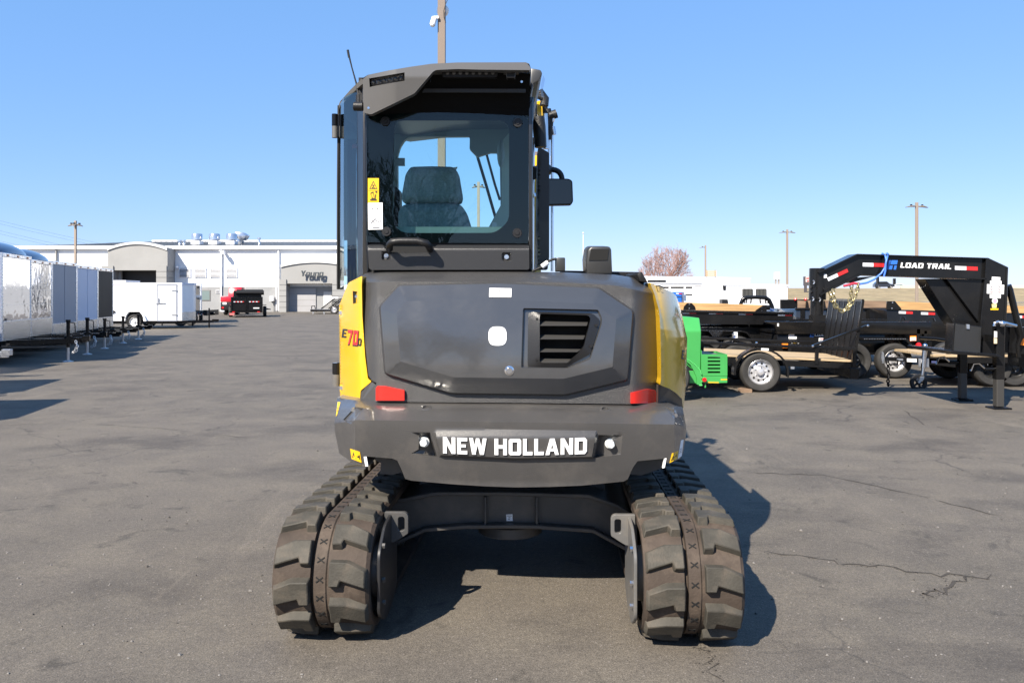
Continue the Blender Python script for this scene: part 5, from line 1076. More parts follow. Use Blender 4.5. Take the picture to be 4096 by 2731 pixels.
mb = MB(); mb.cyl((WX(765, YN), YN + .2, .0), (WX(765, YN), YN + .2, .8), .05); obj('jack', mb, black_paint, **tw)
# --- black dump trailer in the middle distance, tailgate towards us
YD = 57.6; t = thing('dump_trailer', 'black dump trailer with barn-door tailgate and rolled tarp, far left of middle', 'trailer', (WX(985, YD), YD, 0), R(17)); tw = dict(parent=t, world_=True)
dX = lambda x, Y=YD: WX(600 + x / 2.94, Y); dZ = lambda y, Y=YD: WZ(900 + y / 2.94, Y)
for a, b_ in ((960, 970), (1306, 1318)): mb = MB(); mb.box(dX(a), dX(b_), YD, YD + 4, dZ(1005), dZ(845)); obj('side_wall', mb, black_paint, **tw)
mb = MB(); mb.box(dX(970), dX(1306), YD + 3.9, YD + 4, dZ(1005), dZ(770)); obj('front_wall', mb, black_paint, **tw)
mb = MB(); mb.box(dX(970), dX(1306), YD, YD + 4, dZ(1010), dZ(995)); obj('floor', mb, black_paint, **tw)
mb = MB(); mb.cyl((dX(1000), YD + 3.7, dZ(795)), (dX(1335), YD + 3.7, dZ(795)), .16); mb.cyl((dX(1010), YD + 3.8, dZ(772)), (dX(1325), YD + 3.8, dZ(772)), .10); obj('rolled_tarp', mb, black_matte, **tw)
for a, b_ in ((966, 1130), (1138, 1310)):
    mb = MB(); mb.box(dX(a), dX(b_), YD - .06, YD, dZ(1002), dZ(850)); g_ = obj('tailgate_door', mb, black_paint, **tw)
    for y in (852, 905, 998): s_ = MB(); s_.box(dX(a), dX(b_), YD - .12, YD - .06, dZ(y + 6), dZ(y - 2)); obj('gate_rib', s_, black_paint, g_, world_=True)
    for x in (a, b_ - 8): s_ = MB(); s_.box(dX(x), dX(x + 8), YD - .12, YD - .06, dZ(992), dZ(860)); obj('gate_rib', s_, black_paint, g_, world_=True)
    for k in range(3): strip_tape(g_, (dX(a + 58 + k * 38 - 32), YD - .13, dZ(907)), (dX(a + 96 + k * 38 - 32), YD - .13, dZ(907)), (0, 0, .06))
mb = MB(); mb.box(dX(1212), dX(1278), YD - .065, YD - .06, dZ(983), dZ(970)); obj('lettering', mb, white_decal, **tw)
mb = MB(); mb.box(dX(955), dX(1318), YD - .1, YD + 4, dZ(1030), dZ(1012)); obj('frame', mb, black_paint, **tw)
for a in (975, 1255): mb = MB(); mb.box(dX(a), dX(a + 30), YD - .12, YD - .1, dZ(1026), dZ(1016)); obj('tail_light', mb, red_lens, **tw)
for a, f_ in ((955, -1), (1337, 1)):
    for dy in (1.4, 2.3): wheel(t, (dX(a + 5 * f_), YD + dy, .37), .37, .24, rim_black, axis=(1, 0, 0), face=f_, world_=True)
mb = MB(); mb.box(dX(1318), dX(1360), YD + .8, YD + 2.9, dZ(945), dZ(938)); mb2 = MB(); mb2.box(dX(930), dX(958), YD + .8, YD + 2.9, dZ(945), dZ(938)); obj('fender', mb, black_paint, **tw); obj('fender', mb2, black_paint, **tw)
mb = MB(); mb.box(dX(945), dX(1000), YD - .3, YD - .1, dZ(1058), dZ(1032)); obj('licence_bracket', mb, [M('reflector_pink', (.5, .16, .15), .4)], **tw)
mb = MB(); mb.hull([Vector((dX(1345), YD + 4, dZ(985))), Vector((dX(1345), YD + 4.2, dZ(985))), Vector((dX(1345), YD + 4.2, dZ(1010))), Vector((dX(1345), YD + 4, dZ(1010)))], [Vector((dX(1420), YD + 5, dZ(1000))), Vector((dX(1420), YD + 5.2, dZ(1000))), Vector((dX(1420), YD + 5.2, dZ(1016))), Vector((dX(1420), YD + 5, dZ(1016)))]); obj('tongue_rail', mb, black_paint, **tw)
# --- red pickup beyond it
YP = 63.; t = thing('pickup_truck', 'red pickup truck half hidden behind the black dump trailer', 'truck', (WX(905, YP), YP, 0), R(4)); tw = dict(parent=t, world_=True); redp = M('red_truck_paint', (.45, .012, .025), .25, coat=.5)
pX = lambda x: WX(600 + x / 2.94, YP); pZ = lambda y: WZ(900 + y / 2.94, YP)
mb = MB(); mb.box(pX(828), pX(1000), YP, YP + 5.2, pZ(905), pZ(838)); obj('body', mb, redp, bevel=.05, **tw)
mb = MB(); mb.prism([(YP + 1.9, pZ(840)), (YP + 2.2, pZ(840) + .75), (YP + 3.4, pZ(840) + .75), (YP + 4.0, pZ(840))], 'x', pX(838), pX(990)); obj('cab', mb, redp, bevel=.05, **tw)
mb = MB(); mb.box(pX(834), pX(994), YP - .12, YP + 4.6, pZ(1000), pZ(905)); obj('bumper', mb, black_plastic, bevel=.03, **tw)
mb = MB(); mb.box(pX(862), pX(905), YP - .15, YP - .12, pZ(934), pZ(908)); obj('licence_plate', mb, white_decal, **tw)
mb = MB(); mb.box(pX(850), pX(875), YP - .14, YP - .12, pZ(980), pZ(962)); obj('tail_light', mb, red_lens, **tw)
mb = MB(); mb.box(pX(838), pX(880), YP - .14, YP - .12, pZ(1018), pZ(1004)); obj('bumper_step', mb, silver_decal, **tw)
for x in (848, 980):
    for dy in (1.1, 4.2): wheel(t, (pX(x), YP + dy, .39), .39, .26, rim_silver, axis=(1, 0, 0), face=-1 if x < 900 else 1, world_=True)
# --- ramp trailer by the entry bay
YR = 67.; t = thing('ramp_trailer', 'black equipment trailer with raised ladder ramps in front of the entry bay', 'trailer', (WX(1310, YR), YR + 1, 0)); tw = dict(parent=t, world_=True)
qX = lambda x: WX(600 + x / 2.94, YR); qZ = lambda y: WZ(900 + y / 2.94, YR)
mb = MB(); mb.box(qX(1885), qX(2330), YR, YR + 2.2, qZ(1018), qZ(990)); obj('deck', mb, black_paint, bevel=.02, seg=1, **tw)
mb = MB(); mb.box(qX(1890), qX(2330), YR - .02, YR - .001, qZ(994), qZ(988)); obj('deck_edge', mb, steel, **tw)
for x in (2000, 2090, 2190):
    A = Vector((qX(x + 6), YR + .2 + (x - 2000) * .008, qZ(985))); B_ = Vector((qX(x + 6) + 1.1, A.y, qZ(862))); d = (B_ - A); mb = MB()
    for o2 in (Vector((0, 0, 0)), Vector((.55, .15, 0))): mb.tube([A + o2, B_ + o2], .045, 6)
    rp = obj('ramp', mb, black_paint, **tw)
    for k in range(9): s_ = MB(); p = A + d * ((k + .5) / 9); s_.tube([p, p + Vector((.55, .15, 0))], .025, 5); obj('ramp_rung', s_, black_paint, rp, world_=True)
mb = MB(); mb.box(qX(2100), qX(2175), YR + 1.2, YR + 1.3, qZ(870), qZ(845)); obj('sign_board', mb, white_decal, **tw)
mb = MB(); mb.tube([(qX(1890), YR + .3, qZ(990)), (qX(1890), YR + .3, qZ(955)), (qX(1925), YR + .3, qZ(950)), (qX(1935), YR + .3, qZ(990))], .04, 6); obj('stake_rail', mb, black_paint, **tw)
for x in (2170, 2260): wheel(t, (qX(x), YR - .1, .36), .36, .22, rim_silver, world_=True); wheel(t, (qX(x), YR + 2.3, .36), .36, .22, rim_silver, face=1, world_=True)
for x in (1910, 2040): mb = MB(); mb.box(qX(x), qX(x + 14), YR, YR + .1, .0, qZ(1018)); obj('stand_leg', mb, steel, **tw)
# ================================================================== lamp posts and wires
pole_m = M('brown_pole_paint', (.27, .215, .17), .5, var=.05, vs_=1); pole_grey = M('grey_pole_paint', (.30, .27, .24), .5)
def lamp(sx, top, Y, w, label, heads, yaw=0, tall=None, mat=None, hs=.85):
    x = WX(sx, Y); zt = WZ(top, Y) if tall is None else tall; t = thing('street_lamp', label, 'street lamp', (x, Y, 0), yaw, 'lamp posts around the lot')
    mb = MB(); mb.box(-w / 2, w / 2, -w / 2, w / 2, .55, zt); obj('pole', mb, mat or pole_m, t, bevel=.01, seg=1)
    mb = MB(); mb.cyl((0, 0, 0), (0, 0, .6), .32, n=16); obj('base', mb, M('concrete_base', (.4, .38, .35), .9), t)
    for s in heads:
        d = Vector((math.cos(s), math.sin(s), 0)); n = Vector((-d.y, d.x, 0)); mb = MB(); a = d * (w / 2); zc = zt - .32
        up = Vector((0, 0, 1)); A = [a + n * .05 + up * (zc - .04), a - n * .05 + up * (zc - .04), a - n * .05 + up * (zc + .05), a + n * .05 + up * (zc + .05)]
        p1 = d * (w / 2 + .45 * hs); B_ = [p1 + n * .19 + up * (zc - .05), p1 - n * .19 + up * (zc - .05), p1 - n * .17 + up * (zc + .07), p1 + n * .17 + up * (zc + .07)]
        p2 = d * (w / 2 + 1.0 * hs); C_ = [p2 + n * .10 + up * (zc - .10), p2 - n * .10 + up * (zc - .10), p2 - n * .10 + up * (zc - .06), p2 + n * .10 + up * (zc - .06)]
        mb.hull(A, B_); mb.hull(B_, C_); hd = obj('lamp_head', mb, M('lamp_head_bronze', (.16, .14, .12), .4), t, bevel=.01, seg=1)
        mb = MB(); mb.box(p1.x - .06, p1.x + .06, p1.y - .06, p1.y + .06, zc + .07, zc + .16); obj('photo_cell', mb, black_matte, hd)
    return t
lamp(302, 883, 60, .15, 'tan lamp post standing behind the left row of trailers', (R(10), R(200), R(-80)), hs=.42)
lamp(3667, 810, 66, .19, 'tallest double-headed lamp post, behind the raised black neck', (0, R(180)), R(8))
lamp(3149, 918, 95, .2, 'thin double-headed lamp post beside the white horse trailer', (0, R(180)), R(5))
lamp(2822, 981, 126, .22, 'single-armed lamp post rising beside the bare tree', (R(180),))
lamp(1914, 728, 55, .18, 'double-headed lamp post seen through the cab windows', (R(5), R(185)), hs=.35)
big = lamp(1767, 0, 25, .228, 'thick tan pole with white camera, rising behind the cab roof', (R(-150), R(30)), 0, 11.2, M('tan_pole_paint', (.175, .135, .107), .5))
mb = MB(); p = W(1742, 72, 24.85); mb.box(p.x - .04, p.x + .10, p.y - .05, p.y + .05, p.z - .04, p.z + .04); mb.cyl(p + Vector((-.03, 0, .0)), p + Vector((-.09, -.08, -.25)), .085, n=16); mb.cyl(p + Vector((-.085, -.075, -.24)), p + Vector((-.095, -.085, -.28)), .06, n=16); o = obj('security_camera', mb, white_paint, big, world_=True, bevel=.008, seg=1)
mb = MB(); c = W(1771, 44, 25.25); mb.ball(c, .19, 16); obj('wireless_dome', mb, white_paint, big, world_=True, ang=60)
mb = MB(); mb.tube([W(x, y, 24.84) for x, y in ((1794, -10), (1782, 18), (1775, 45), (1776, 70), (1783, 92))], .012, 6); obj('camera_cable', mb, black_matte, big, world_=True)
for k, (a, b_) in enumerate((((0, 872), (430, 970)), ((0, 884), (400, 975)), ((0, 911), (260, 972)), ((0, 923), (225, 975)), ((0, 951), (120, 978)), ((0, 962), (75, 980)))):
    p, q = W(a[0] - 420, a[1] - (b_[1] - a[1]) / (b_[0] - a[0]) * 420, 130), W(b_[0] + 500, b_[1] + (b_[1] - a[1]) / (b_[0] - a[0]) * 400, 190); mb = MB(); mb.tube([p.lerp(q, i / 10) - Vector((0, 0, 1.2 * math.sin(math.pi * i / 10))) for i in range(11)], .013, 5); o = obj('power_line', mb, black_matte); tag(o, ('topmost overhead wire crossing the sky above the white building', 'second highest overhead wire above the white building', 'third overhead wire from the top, over the left trailers', 'fourth overhead wire from the top, over the left trailers', 'fifth overhead wire from the top, at the left edge', 'lowest overhead wire, just above the nearest trailer cap')[k], 'power line', 'overhead wires at the left')
# ================================================================== right side
z2 = lambda x, y: (2700 + x / 3.267, 1100 + y / 3.267)
z7 = lambda x, y: (3200 + x / 2.0904, 950 + y / 2.0904)
z3 = lambda x, y: (3200 + x / 4.238, 980 + y / 4.238)
z4 = lambda x, y: (3600 + x / 2.375, 1000 + y / 2.375)
def pol(mb, fn, pts, Y, th, m=0): return plate(mb, [fn(*p) for p in pts], Y, th, m)
# --- single-axle utility trailer with a wooden deck
ut = thing('utility_trailer', 'open utility trailer with pine deck, silver wheel and raised mesh ramp gate', 'trailer', (4.16, 14.02, 0), rot=(0, R(2.2), R(-4.6)))
wheel(ut, (0, -.10, .337), .337, .215, rim_silver, face=-1, n=48); wheel(ut, (0, 1.95, .337), .337, .215, rim_silver, face=1)
XL, XR, YF = -3.0, 1.62, 1.85
for y in (.06, YF - .06): mb = MB(); mb.box(XL, XR, y - .035, y + .035, .44, .535); obj('frame_rail', mb, black_paint, ut, bevel=.006, seg=1)
for x in (XL + .04, XR - .04): mb = MB(); mb.box(x - .04, x + .04, .1, YF - .1, .44, .535); obj('cross_member', mb, black_paint, ut)
pl0 = None
for k in range(10):
    y = .11 + (YF - .22) * (k + .5) / 10; mb = MB(); hw = (YF - .22) / 20 - .006; mb.box(XL + .06, XR - .06, y - hw, y + hw, .548, .585 + .003 * (k % 3))
    if k % 3 == 0: pm = obj('deck_plank', mb, wood_deck, ut, bevel=.004, seg=1)
    else: pm = obj('deck_plank', mb, wood_deck, ut)
for y, zt in ((.03, .80), (YF - .03, .80)):
    mb = MB(); mb.box(XL, XR, y - .03, y + .03, zt - .05, zt); obj('top_rail', mb, black_paint, ut, bevel=.006, seg=1)
    for x in (-2.2, -1.35, -.95, .98 - .02, 1.57): mb = MB(); mb.box(x - .028, x + .028, y - .024, y + .024, .5, zt - .05); obj('rail_post', mb, black_paint, ut)
for yy in (-.24, YF + .02):                               # rounded fenders
    A = []; B_ = []; C_ = []
    for i in range(19):
        a = R(188 - 196 * i / 18); r = .445; A.append((r * math.cos(a) * 1.02, yy, .33 + r * math.sin(a) * .92)); B_.append((A[-1][0], yy + .22, A[-1][2])); r2_ = r - .035; C_.append((r2_ * math.cos(a) * 1.02, yy, .33 + r2_ * math.sin(a) * .92))
    mb = MB(); mb.strip(A, B_); mb.strip(C_, A); fd = obj('fender', mb, black_paint, ut, ang=60)
    if yy < 0:
        mb = MB(); mb.box(-.02, .10, -.25, -.238, .705, .742); obj('clearance_marker', mb, white_decal, fd)
for x, c in ((-.56, steel), (.56, steel)): mb = MB(); mb.box(x - .03, x + .03, -.02, .02, .40, .44); obj('step_bracket', mb, c, ut)
# raised ramp gate
g0, g1 = Vector((XR - .06, 0, .45)), Vector((XR + .06, 0, 1.60)); yv = Vector((0, 1, 0)); gd = g1 - g0
def GP(u, v): return g0 + gd * v + yv * (.02 + u * (YF - .04))
def bar(mb, a, b_, r, n=4): mb.tube([a, b_], r, n)
mb = MB(); 
for a, b_ in (((0, 0), (0, 1)), ((1, 0), (1, 1)), ((0, 1), (1, 1)), ((0, 0), (1, 0))): bar(mb, GP(*a), GP(*b_), .028)
gate = obj('ramp_gate', mb, black_paint, ut)
for k in range(1, 6): mb = MB(); u = k / 6; bar(mb, GP(u, 0) + Vector((-.01, 0, 0)), GP(u, .98) + Vector((-.01, 0, 0)), .02); obj('gate_rib', mb, black_paint, gate)
mb = MB(); n1 = 34
for k in range(-24, n1):
    for s in (1, -1):
        a0, a1 = k / n1, k / n1 + .72 * 1.0; 
        if s < 0: a0, a1 = a1, a0
        # clip to the frame
        p0, p1 = (a0, 0.), (a1, 1.)
        def cut(p, q, lim):
            t = (lim - p[0]) / (q[0] - p[0]); return (lim, p[1] + (q[1] - p[1]) * t)
        P = [p0, p1]; ok = True
        for i in (0, 1):
            o_ = P[1 - i]
            if P[i][0] < 0: P[i] = cut(P[i], o_, 0.) if o_[0] > 0 else None
            elif P[i][0] > 1: P[i] = cut(P[i], o_, 1.) if o_[0] < 1 else None
            if P[i] is None: ok = False; break
        if ok: bar(mb, GP(*P[0]) + Vector((.012 * s, 0, 0)), GP(*P[1]) + Vector((.012 * s, 0, 0)), .0085, 3)
me_ = obj('expanded_mesh', mb, M('mesh_paint', (.02, .02, .022), .35), gate); me_['kind'] = 'stuff'
mb = MB(); bar(mb, Vector((XR - .75, -.02, .80)), Vector((XR + .13, -.02, 1.18)), .024); obj('gate_brace', mb, black_paint, ut)
for p in ((XR - .75, -.05, .80), (XR + .13, -.05, 1.18), (-.05, -.0, .81)): mb = MB(); mb.ball(p, .024, 10); obj('brace_bolt', mb, chrome, ut)
mb = MB(); mb.box(XR - .12, XR + .03, -.03, YF + .03, .28, .46); obj('rear_bumper', mb, black_paint, ut, bevel=.008, seg=1)
wbx = thing('wood_block', 'small wooden wedge on the asphalt against the silver wheel', 'wood block', (WX(2980, 13.85), 13.85, 0), .06); mb = MB(); mb.prism([(-.10, 0), (.10, 0), (.10, .055), (-.05, .075), (-.10, .06)], 'y', -.06, .06); obj('block', mb, wood_old, wbx)
# --- green machine
YG = 12.95; gm = thing('wood_chipper', 'bright green machine with louvered engine box beside the yellow panel', 'chipper', (WX(2770, YG), YG + .4, 0)); gw = dict(parent=gm, world_=True)
mb = MB(); A = [W(*z2(*p), y) for p, y in (((60, 740), YG), ((342, 740), YG), ((332, 1225), YG), ((338, 1320), YG), ((60, 1100), YG))]; mb.hull(A, [p + Vector((0, .85, 0)) for p in A]); A = [W(*z2(60, 540), YG + .18), W(*z2(318, 560), YG + .18), W(*z2(342, 740), YG), W(*z2(60, 740), YG)]; mb.hull(A, [p + Vector((0, .7, 0)) for p in A]); obj('discharge_hood', mb, green_paint, bevel=.008, seg=1, **gw)
scal = [(150, 1095), (200, 1125), (250, 1165), (300, 1210), (330, 1245), (345, 1290), (352, 1440), (325, 1440), (285, 1425)]
mb = MB(); A = [W(*z2(*p), YG - .05) for p in scal + [(285, 1340), (250, 1255), (200, 1170), (150, 1130)]]; mb.hull(A, [p + Vector((0, .05, 0)) for p in A]); obj('arch_flange', mb, green_paint, **gw)
for i in range(22):
    t = i / 21 * 6.99; k = int(t); u = t - k; p = Vector(scal[k]).lerp(Vector(scal[k + 1]), u); mb = MB(); q = W(*z2(*p), YG - .055); mb.ball(q, .010, 6); obj('flange_bolt', mb, M('green_bolt', (.10, .5, .14), .3), gm, world_=True)
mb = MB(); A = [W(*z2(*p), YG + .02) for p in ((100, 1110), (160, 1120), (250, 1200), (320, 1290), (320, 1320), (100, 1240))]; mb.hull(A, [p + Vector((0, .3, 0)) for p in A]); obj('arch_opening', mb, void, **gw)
mb = MB(); pol(mb, z2, ((100, 1250), (285, 1250), (285, 1415), (100, 1410)), YG, .6); obj('lower_body', mb, green_paint, bevel=.006, seg=1, **gw)
YB = YG - .02; x0, x1, z0, z1 = WX(z2(342, 0)[0], YB), WX(z2(684, 0)[0], YB), WZ(z2(0, 1315)[1], YB), WZ(z2(0, 1035)[1], YB)
slots = [(1068, 1088), (1115, 1137), (1162, 1184), (1209, 1231), (1257, 1280)]; sx0, sx1 = WX(z2(428, 0)[0], YB), WX(z2(592, 0)[0], YB)
mb = MB(); mb.box(x0, sx0, YB, YB + .012, z0, z1); mb.box(sx1, x1, YB, YB + .012, z0, z1); edges = [z1] + [WZ(z2(0, v)[1], YB) for s_ in slots for v in s_] + [z0]
for i in range(0, len(edges), 2): mb.box(sx0, sx1, YB, YB + .012, edges[i + 1], edges[i])
mb.box(x0, x0 + .012, YB + .012, YB + .7, z0, z1 + .06); mb.box(x1 - .012, x1, YB + .012, YB + .7, z0, z1); mb.box(x0, x1, YB + .7, YB + .712, z0, z1); mb.box(x0, x1, YB + .012, YB + .7, z0, z0 + .01); eb = obj('engine_box', mb, green_paint, **gw)
mb = MB(); mb.hull([Vector((x0 + .015, YB + .05, z1 - .02)), Vector((x1 - .015, YB + .05, z1 - .06)), Vector((x1 - .015, YB + .68, z1 - .03)), Vector((x0 + .015, YB + .68, z1 + .03))], [Vector((x0 + .015, YB + .05, z1 - .025)), Vector((x1 - .015, YB + .05, z1 - .065)), Vector((x1 - .015, YB + .68, z1 - .035)), Vector((x0 + .015, YB + .68, z1 + .025))]); obj('guard_mesh', mb, M('punched_guard', (.16, .15, .13), .5, .4, bump=1., bs=180), eb, world_=True)
mb = MB(); mb.box(sx0 + .25, sx1 + .05, YB + .35, YB + .36, z0 + .02, z1 - .08); obj('inner_guard', mb, M('punched_guard', (.16, .15, .13), .5, .4, bump=1., bs=180), eb, world_=True)
mb = MB(); pol(mb, z2, ((342, 1320), (684, 1322), (684, 1408), (585, 1410), (580, 1415), (380, 1410)), YB - .01, .6); bb = obj('lower_rail', mb, green_paint, bevel=.005, seg=1, **gw)
for q in (((598, 1358), (682, 1355), (682, 1361), (598, 1364)), ((598, 1368), (682, 1366), (682, 1372), (598, 1374)), ((430, 1392), (572, 1394), (572, 1399), (430, 1398)), ((430, 1404), (572, 1406), (572, 1411), (430, 1409))): mb = MB(); pol(mb, z2, q, YB - .013, .003); obj('yellow_stripe', mb, label_yellow, bb, world_=True)
mb = MB(); pol(mb, z2, ((357, 1330), (402, 1330), (402, 1398), (362, 1400)), YB - .05, .05); tl = obj('lamp_bracket', mb, green_paint, **gw); c = W(*z2(383, 1366), YB - .05); mb = MB(); mb.cyl(c, c - Vector((0, .03, 0)), .034, n=18); obj('tail_light', mb, red_lens, tl, world_=True, bevel=.006, seg=1)
mb = MB(); pol(mb, z2, ((395, 1405), (405, 1440), (404, 1470), (386, 1470), (392, 1440)), YB - .02, .01); obj('drip_flap', mb, green_paint, **gw)
wheel(gm, (WX(z2(-110, 0)[0], 12.7), 12.75, .36), .36, .22, rim_black, world_=True); wheel(gm, (WX(z2(-110, 0)[0], 12.7), 13.75, .36), .36, .22, rim_black, face=1, world_=True)
# --- black dump trailer with a plank along its top
YA = 17.2; da = thing('dump_trailer', 'black dump trailer with long pine plank along its top, behind the green machine', 'trailer', (4.0, YA + 1, 0)); aw = dict(parent=da, world_=True)
xa0, xa1 = 1.9, WX(z2(1545, 0)[0], YA); zt = lambda y, Y=YA: WZ(z2(0, y)[1], Y)
mb = MB(); A = [Vector((xa0, YA, WZ(1238, YA))), Vector((xa1, YA, WZ(1250, YA))), Vector((xa1, YA, zt(600))), Vector((WX(z2(1170, 0)[0], YA), YA, zt(600))), Vector((WX(z2(1150, 0)[0], YA), YA, zt(650))), Vector((xa0, YA, zt(640)))]; mb.hull(A, [p + Vector((0, .06, 0)) for p in A])
obj('side_wall', mb, black_paint, bevel=.006, seg=1, **aw)
mb = MB(); mb.box(xa0, xa1, YA + 2.0, YA + 2.06, zt(600), WZ(1246, YA)); obj('side_wall', mb, black_paint, **aw)
mb = MB(); mb.box(xa1 - .06, xa1, YA + .06, YA + 2.0, zt(600), WZ(1250, YA)); obj('end_wall', mb, black_paint, **aw)
mb = MB(); mb.box(xa0, xa1, YA + .06, YA + 2., zt(640), zt(610)); obj('floor', mb, black_paint, **aw)
mb = MB(); A = [Vector((xa0, YA - .04, WZ(1236, YA))), Vector((xa1, YA - .04, WZ(1248, YA)))]; mb.hull([A[0], A[1], A[1] - Vector((0, 0, .05)), A[0] - Vector((0, 0, .05))], [p + Vector((0, .14, 0)) for p in (A[0], A[1], A[1] - Vector((0, 0, .05)), A[0] - Vector((0, 0, .05)))]); obj('top_rail', mb, black_paint, bevel=.008, seg=1, **aw)
mb = MB(); mb.hull([W(*z2(-20, 352), YA), W(*z2(1190, 392), YA), W(*z2(1190, 480), YA), W(*z2(-20, 455), YA)], [p + Vector((0, .05, 0)) for p in (W(*z2(-20, 352), YA), W(*z2(1190, 392), YA), W(*z2(1190, 480), YA), W(*z2(-20, 455), YA))]); obj('side_plank', mb, wood_new, bevel=.004, seg=1, **aw)
for q in (((110, 450), (118, 412), (160, 366), (218, 366), (262, 412), (262, 455)), ((1050, 475), (1062, 458), (1150, 396), (1198, 392), (1198, 484))):
    mb = MB(); pol(mb, z2, q, YA - .03, .03); br = obj('plank_bracket', mb, black_paint, **aw); cx = sum(p[0] for p in q[2:5]) / 3
    for yy in (382, 434) if cx < 500 else (423, 468): mb = MB(); c = W(*z2(186 if cx < 500 else 1134, yy), YA - .03); mb.cyl(c, c - Vector((0, .012, 0)), .014, n=8); obj('bracket_bolt', mb, chrome, br, world_=True)
for a, b_, y in ((95, 278, 473), (442, 626, 478), (832, 1016, 486), (1345, 1530, 497)): strip_tape(da, W(*z2(a, y + 33), YA - .004), W(*z2(b_, y + 35), YA - .004), (0, 0, 34 / 3.267 * YA / F))
mb = MB(); mb.hull([W(*z2(300, 715), YA - .1), W(*z2(880, 728), YA - .1), W(*z2(880, 745), YA - .1), W(*z2(300, 735), YA - .1)], [p + Vector((0, .4, 0)) for p in (W(*z2(300, 715), YA - .1), W(*z2(880, 728), YA - .1), W(*z2(880, 745), YA - .1), W(*z2(300, 735), YA - .1))]); mb.hull([W(*z2(880, 728), YA - .1), W(*z2(945, 742), YA - .1), W(*z2(1050, 860), YA - .1), W(*z2(1030, 868), YA - .1), W(*z2(930, 758), YA - .1), W(*z2(880, 745), YA - .1)], [p + Vector((0, .4, 0)) for p in (W(*z2(880, 728), YA - .1), W(*z2(945, 742), YA - .1), W(*z2(1050, 860), YA - .1), W(*z2(1030, 868), YA - .1), W(*z2(930, 758), YA - .1), W(*z2(880, 745), YA - .1))]); obj('fender', mb, black_paint, **aw)
mb = MB(); pol(mb, z2, ((430, 735), (640, 735), (590, 800), (500, 800)), YA - .09, .02); fs = obj('fender_step', mb, black_paint, **aw)
for i in range(26): mb = MB(); mb.ball(W(*z2(345 + i * 20.5, 719 + i * .5), YA - .105), .010, 6); obj('tread_stud', mb, chrome, fs, world_=True)
for r in range(5):
    for i in range(8 - r): mb = MB(); mb.ball(W(*z2(452 + r * 11 + i * 23, 735 + r * 14.5), YA - .095), .011, 6); obj('tread_stud', mb, chrome, fs, world_=True)
mb = MB(); mb.box(xa0, WX(z2(1700, 0)[0], YA), YA + .2, YA + .3, .45, zt(690)); mb2 = MB(); mb2.box(xa0, WX(z2(1500, 0)[0], YA), YA + 1.8, YA + 1.9, .45, zt(690)); obj('frame_rail', mb, black_paint, **aw); obj('frame_rail', mb2, black_paint, **aw)
mb = MB(); pol(mb, z2, ((1185, 740), (1215, 735), (1310, 710), (1480, 720), (1480, 900), (1150, 910)), YA + .25, .8); obj('hoist_box', mb, black_paint, bevel=.02, **aw)
for x in (810, 385): wheel(da, (WX(z2(x, 0)[0], YA), YA - .0, .385), .385, .24, rim_black, world_=True); wheel(da, (WX(z2(x, 0)[0], YA), YA + 2., .385), .385, .24, rim_black, face=1, world_=True)
mb = MB(); pol(mb, z2, ((772, 745), (818, 745), (818, 845), (772, 845)), 15.95, .04); sg = obj('jack_tube', mb, silver_decal, da, world_=True); mb = MB(); mb.tube([W(*z2(778, 764), 15.9), W(*z2(752, 768), 15.9), W(*z2(752, 875), 15.9)], .012, 6); obj('jack_handle', mb, chrome, sg, world_=True)
mb = MB(); pol(mb, z2, ((768, 790), (778, 790), (778, 840), (768, 840)), 15.94, .004); obj('jack_label', mb, blue_decal, sg, world_=True)
mb = MB(); mb.box(WX(z2(795, 0)[0], 15.97) - .03, WX(z2(795, 0)[0], 15.97) + .03, 15.95, YA + .2, .5, .62); mb.box(WX(z2(795, 0)[0], 15.97) - .03, WX(z2(795, 0)[0], 15.97) + .03, 15.96, 16.03, 0, .8); obj('jack_leg', mb, black_paint, sg, world_=True)
# --- second low black trailer with lettering on its side
YB2 = 16.2; db = thing('equipment_trailer', 'low black trailer with LOAD TRAIL on its side, behind the mesh ramp gate', 'trailer', (6.6, YB2 + 1, 0)); bw = dict(parent=db, world_=True)
xb0, xb1 = WX(z2(1175, 0)[0], YB2), WX(z7(1100, 0)[0], YB2); zb = lambda sy: WZ(sy, YB2)
mb = MB(); mb.prism([(xb0, zb(1286)), (xb1, zb(1287)), (xb1, zb(1336)), (WX(3110, YB2), zb(1336)), (WX(3100, YB2), zb(1300)), (xb0, zb(1289))], 'y', YB2, YB2 + .10); obj('side_rail', mb, black_paint, bevel=.012, **bw)
mb = MB(); mb.box(WX(3110, YB2), xb1, YB2 + 1.9, YB2 + 2.0, zb(1336), zb(1288)); obj('side_rail', mb, black_paint, **bw)
mb = MB(); mb.box(WX(3108, YB2), xb1 - .05, YB2 + .1, YB2 + 1.9, zb(1334), zb(1322)); obj('floor', mb, black_paint, **bw)
mb = MB(); mb.box(WX(3112, YB2), WX(3545, YB2), YB2 + .06, YB2 + 1.9, zb(1420), zb(1337)); obj('lower_side', mb, black_paint, bevel=.01, **bw)
mb = MB(); mb.box(WX(3545, YB2), xb1, YB2 + .5, YB2 + 1.5, zb(1410), zb(1337)); obj('lower_side', mb, black_paint, **bw)
mb = MB(); text(mb, 'LOAD TRAIL', W(3258, 1344.5, YB2 + .058), (1, 0, -.01), (0, 0, 1), 11.5 / F * YB2, 1.15, .14, .16); obj('lettering', mb, silver_decal, **bw)
def lt_logo(org, s, Y, par):
    mb = MB(); P = lambda *q: [(org[0] + a * s, org[1] - b * s) for a, b in q]
    for q in (P((.14, 1), (.40, 1), (.28, .42), (.62, .42), (.52, .02), (0, .02)), P((.48, 1), (1.16, 1), (1.06, .55), (.38, .55)), P((.80, .42), (1.05, .42), (.96, 0), (.70, 0))): plate(mb, q, Y, .003)
    return obj('logo', mb, blue_decal, par, world_=True)
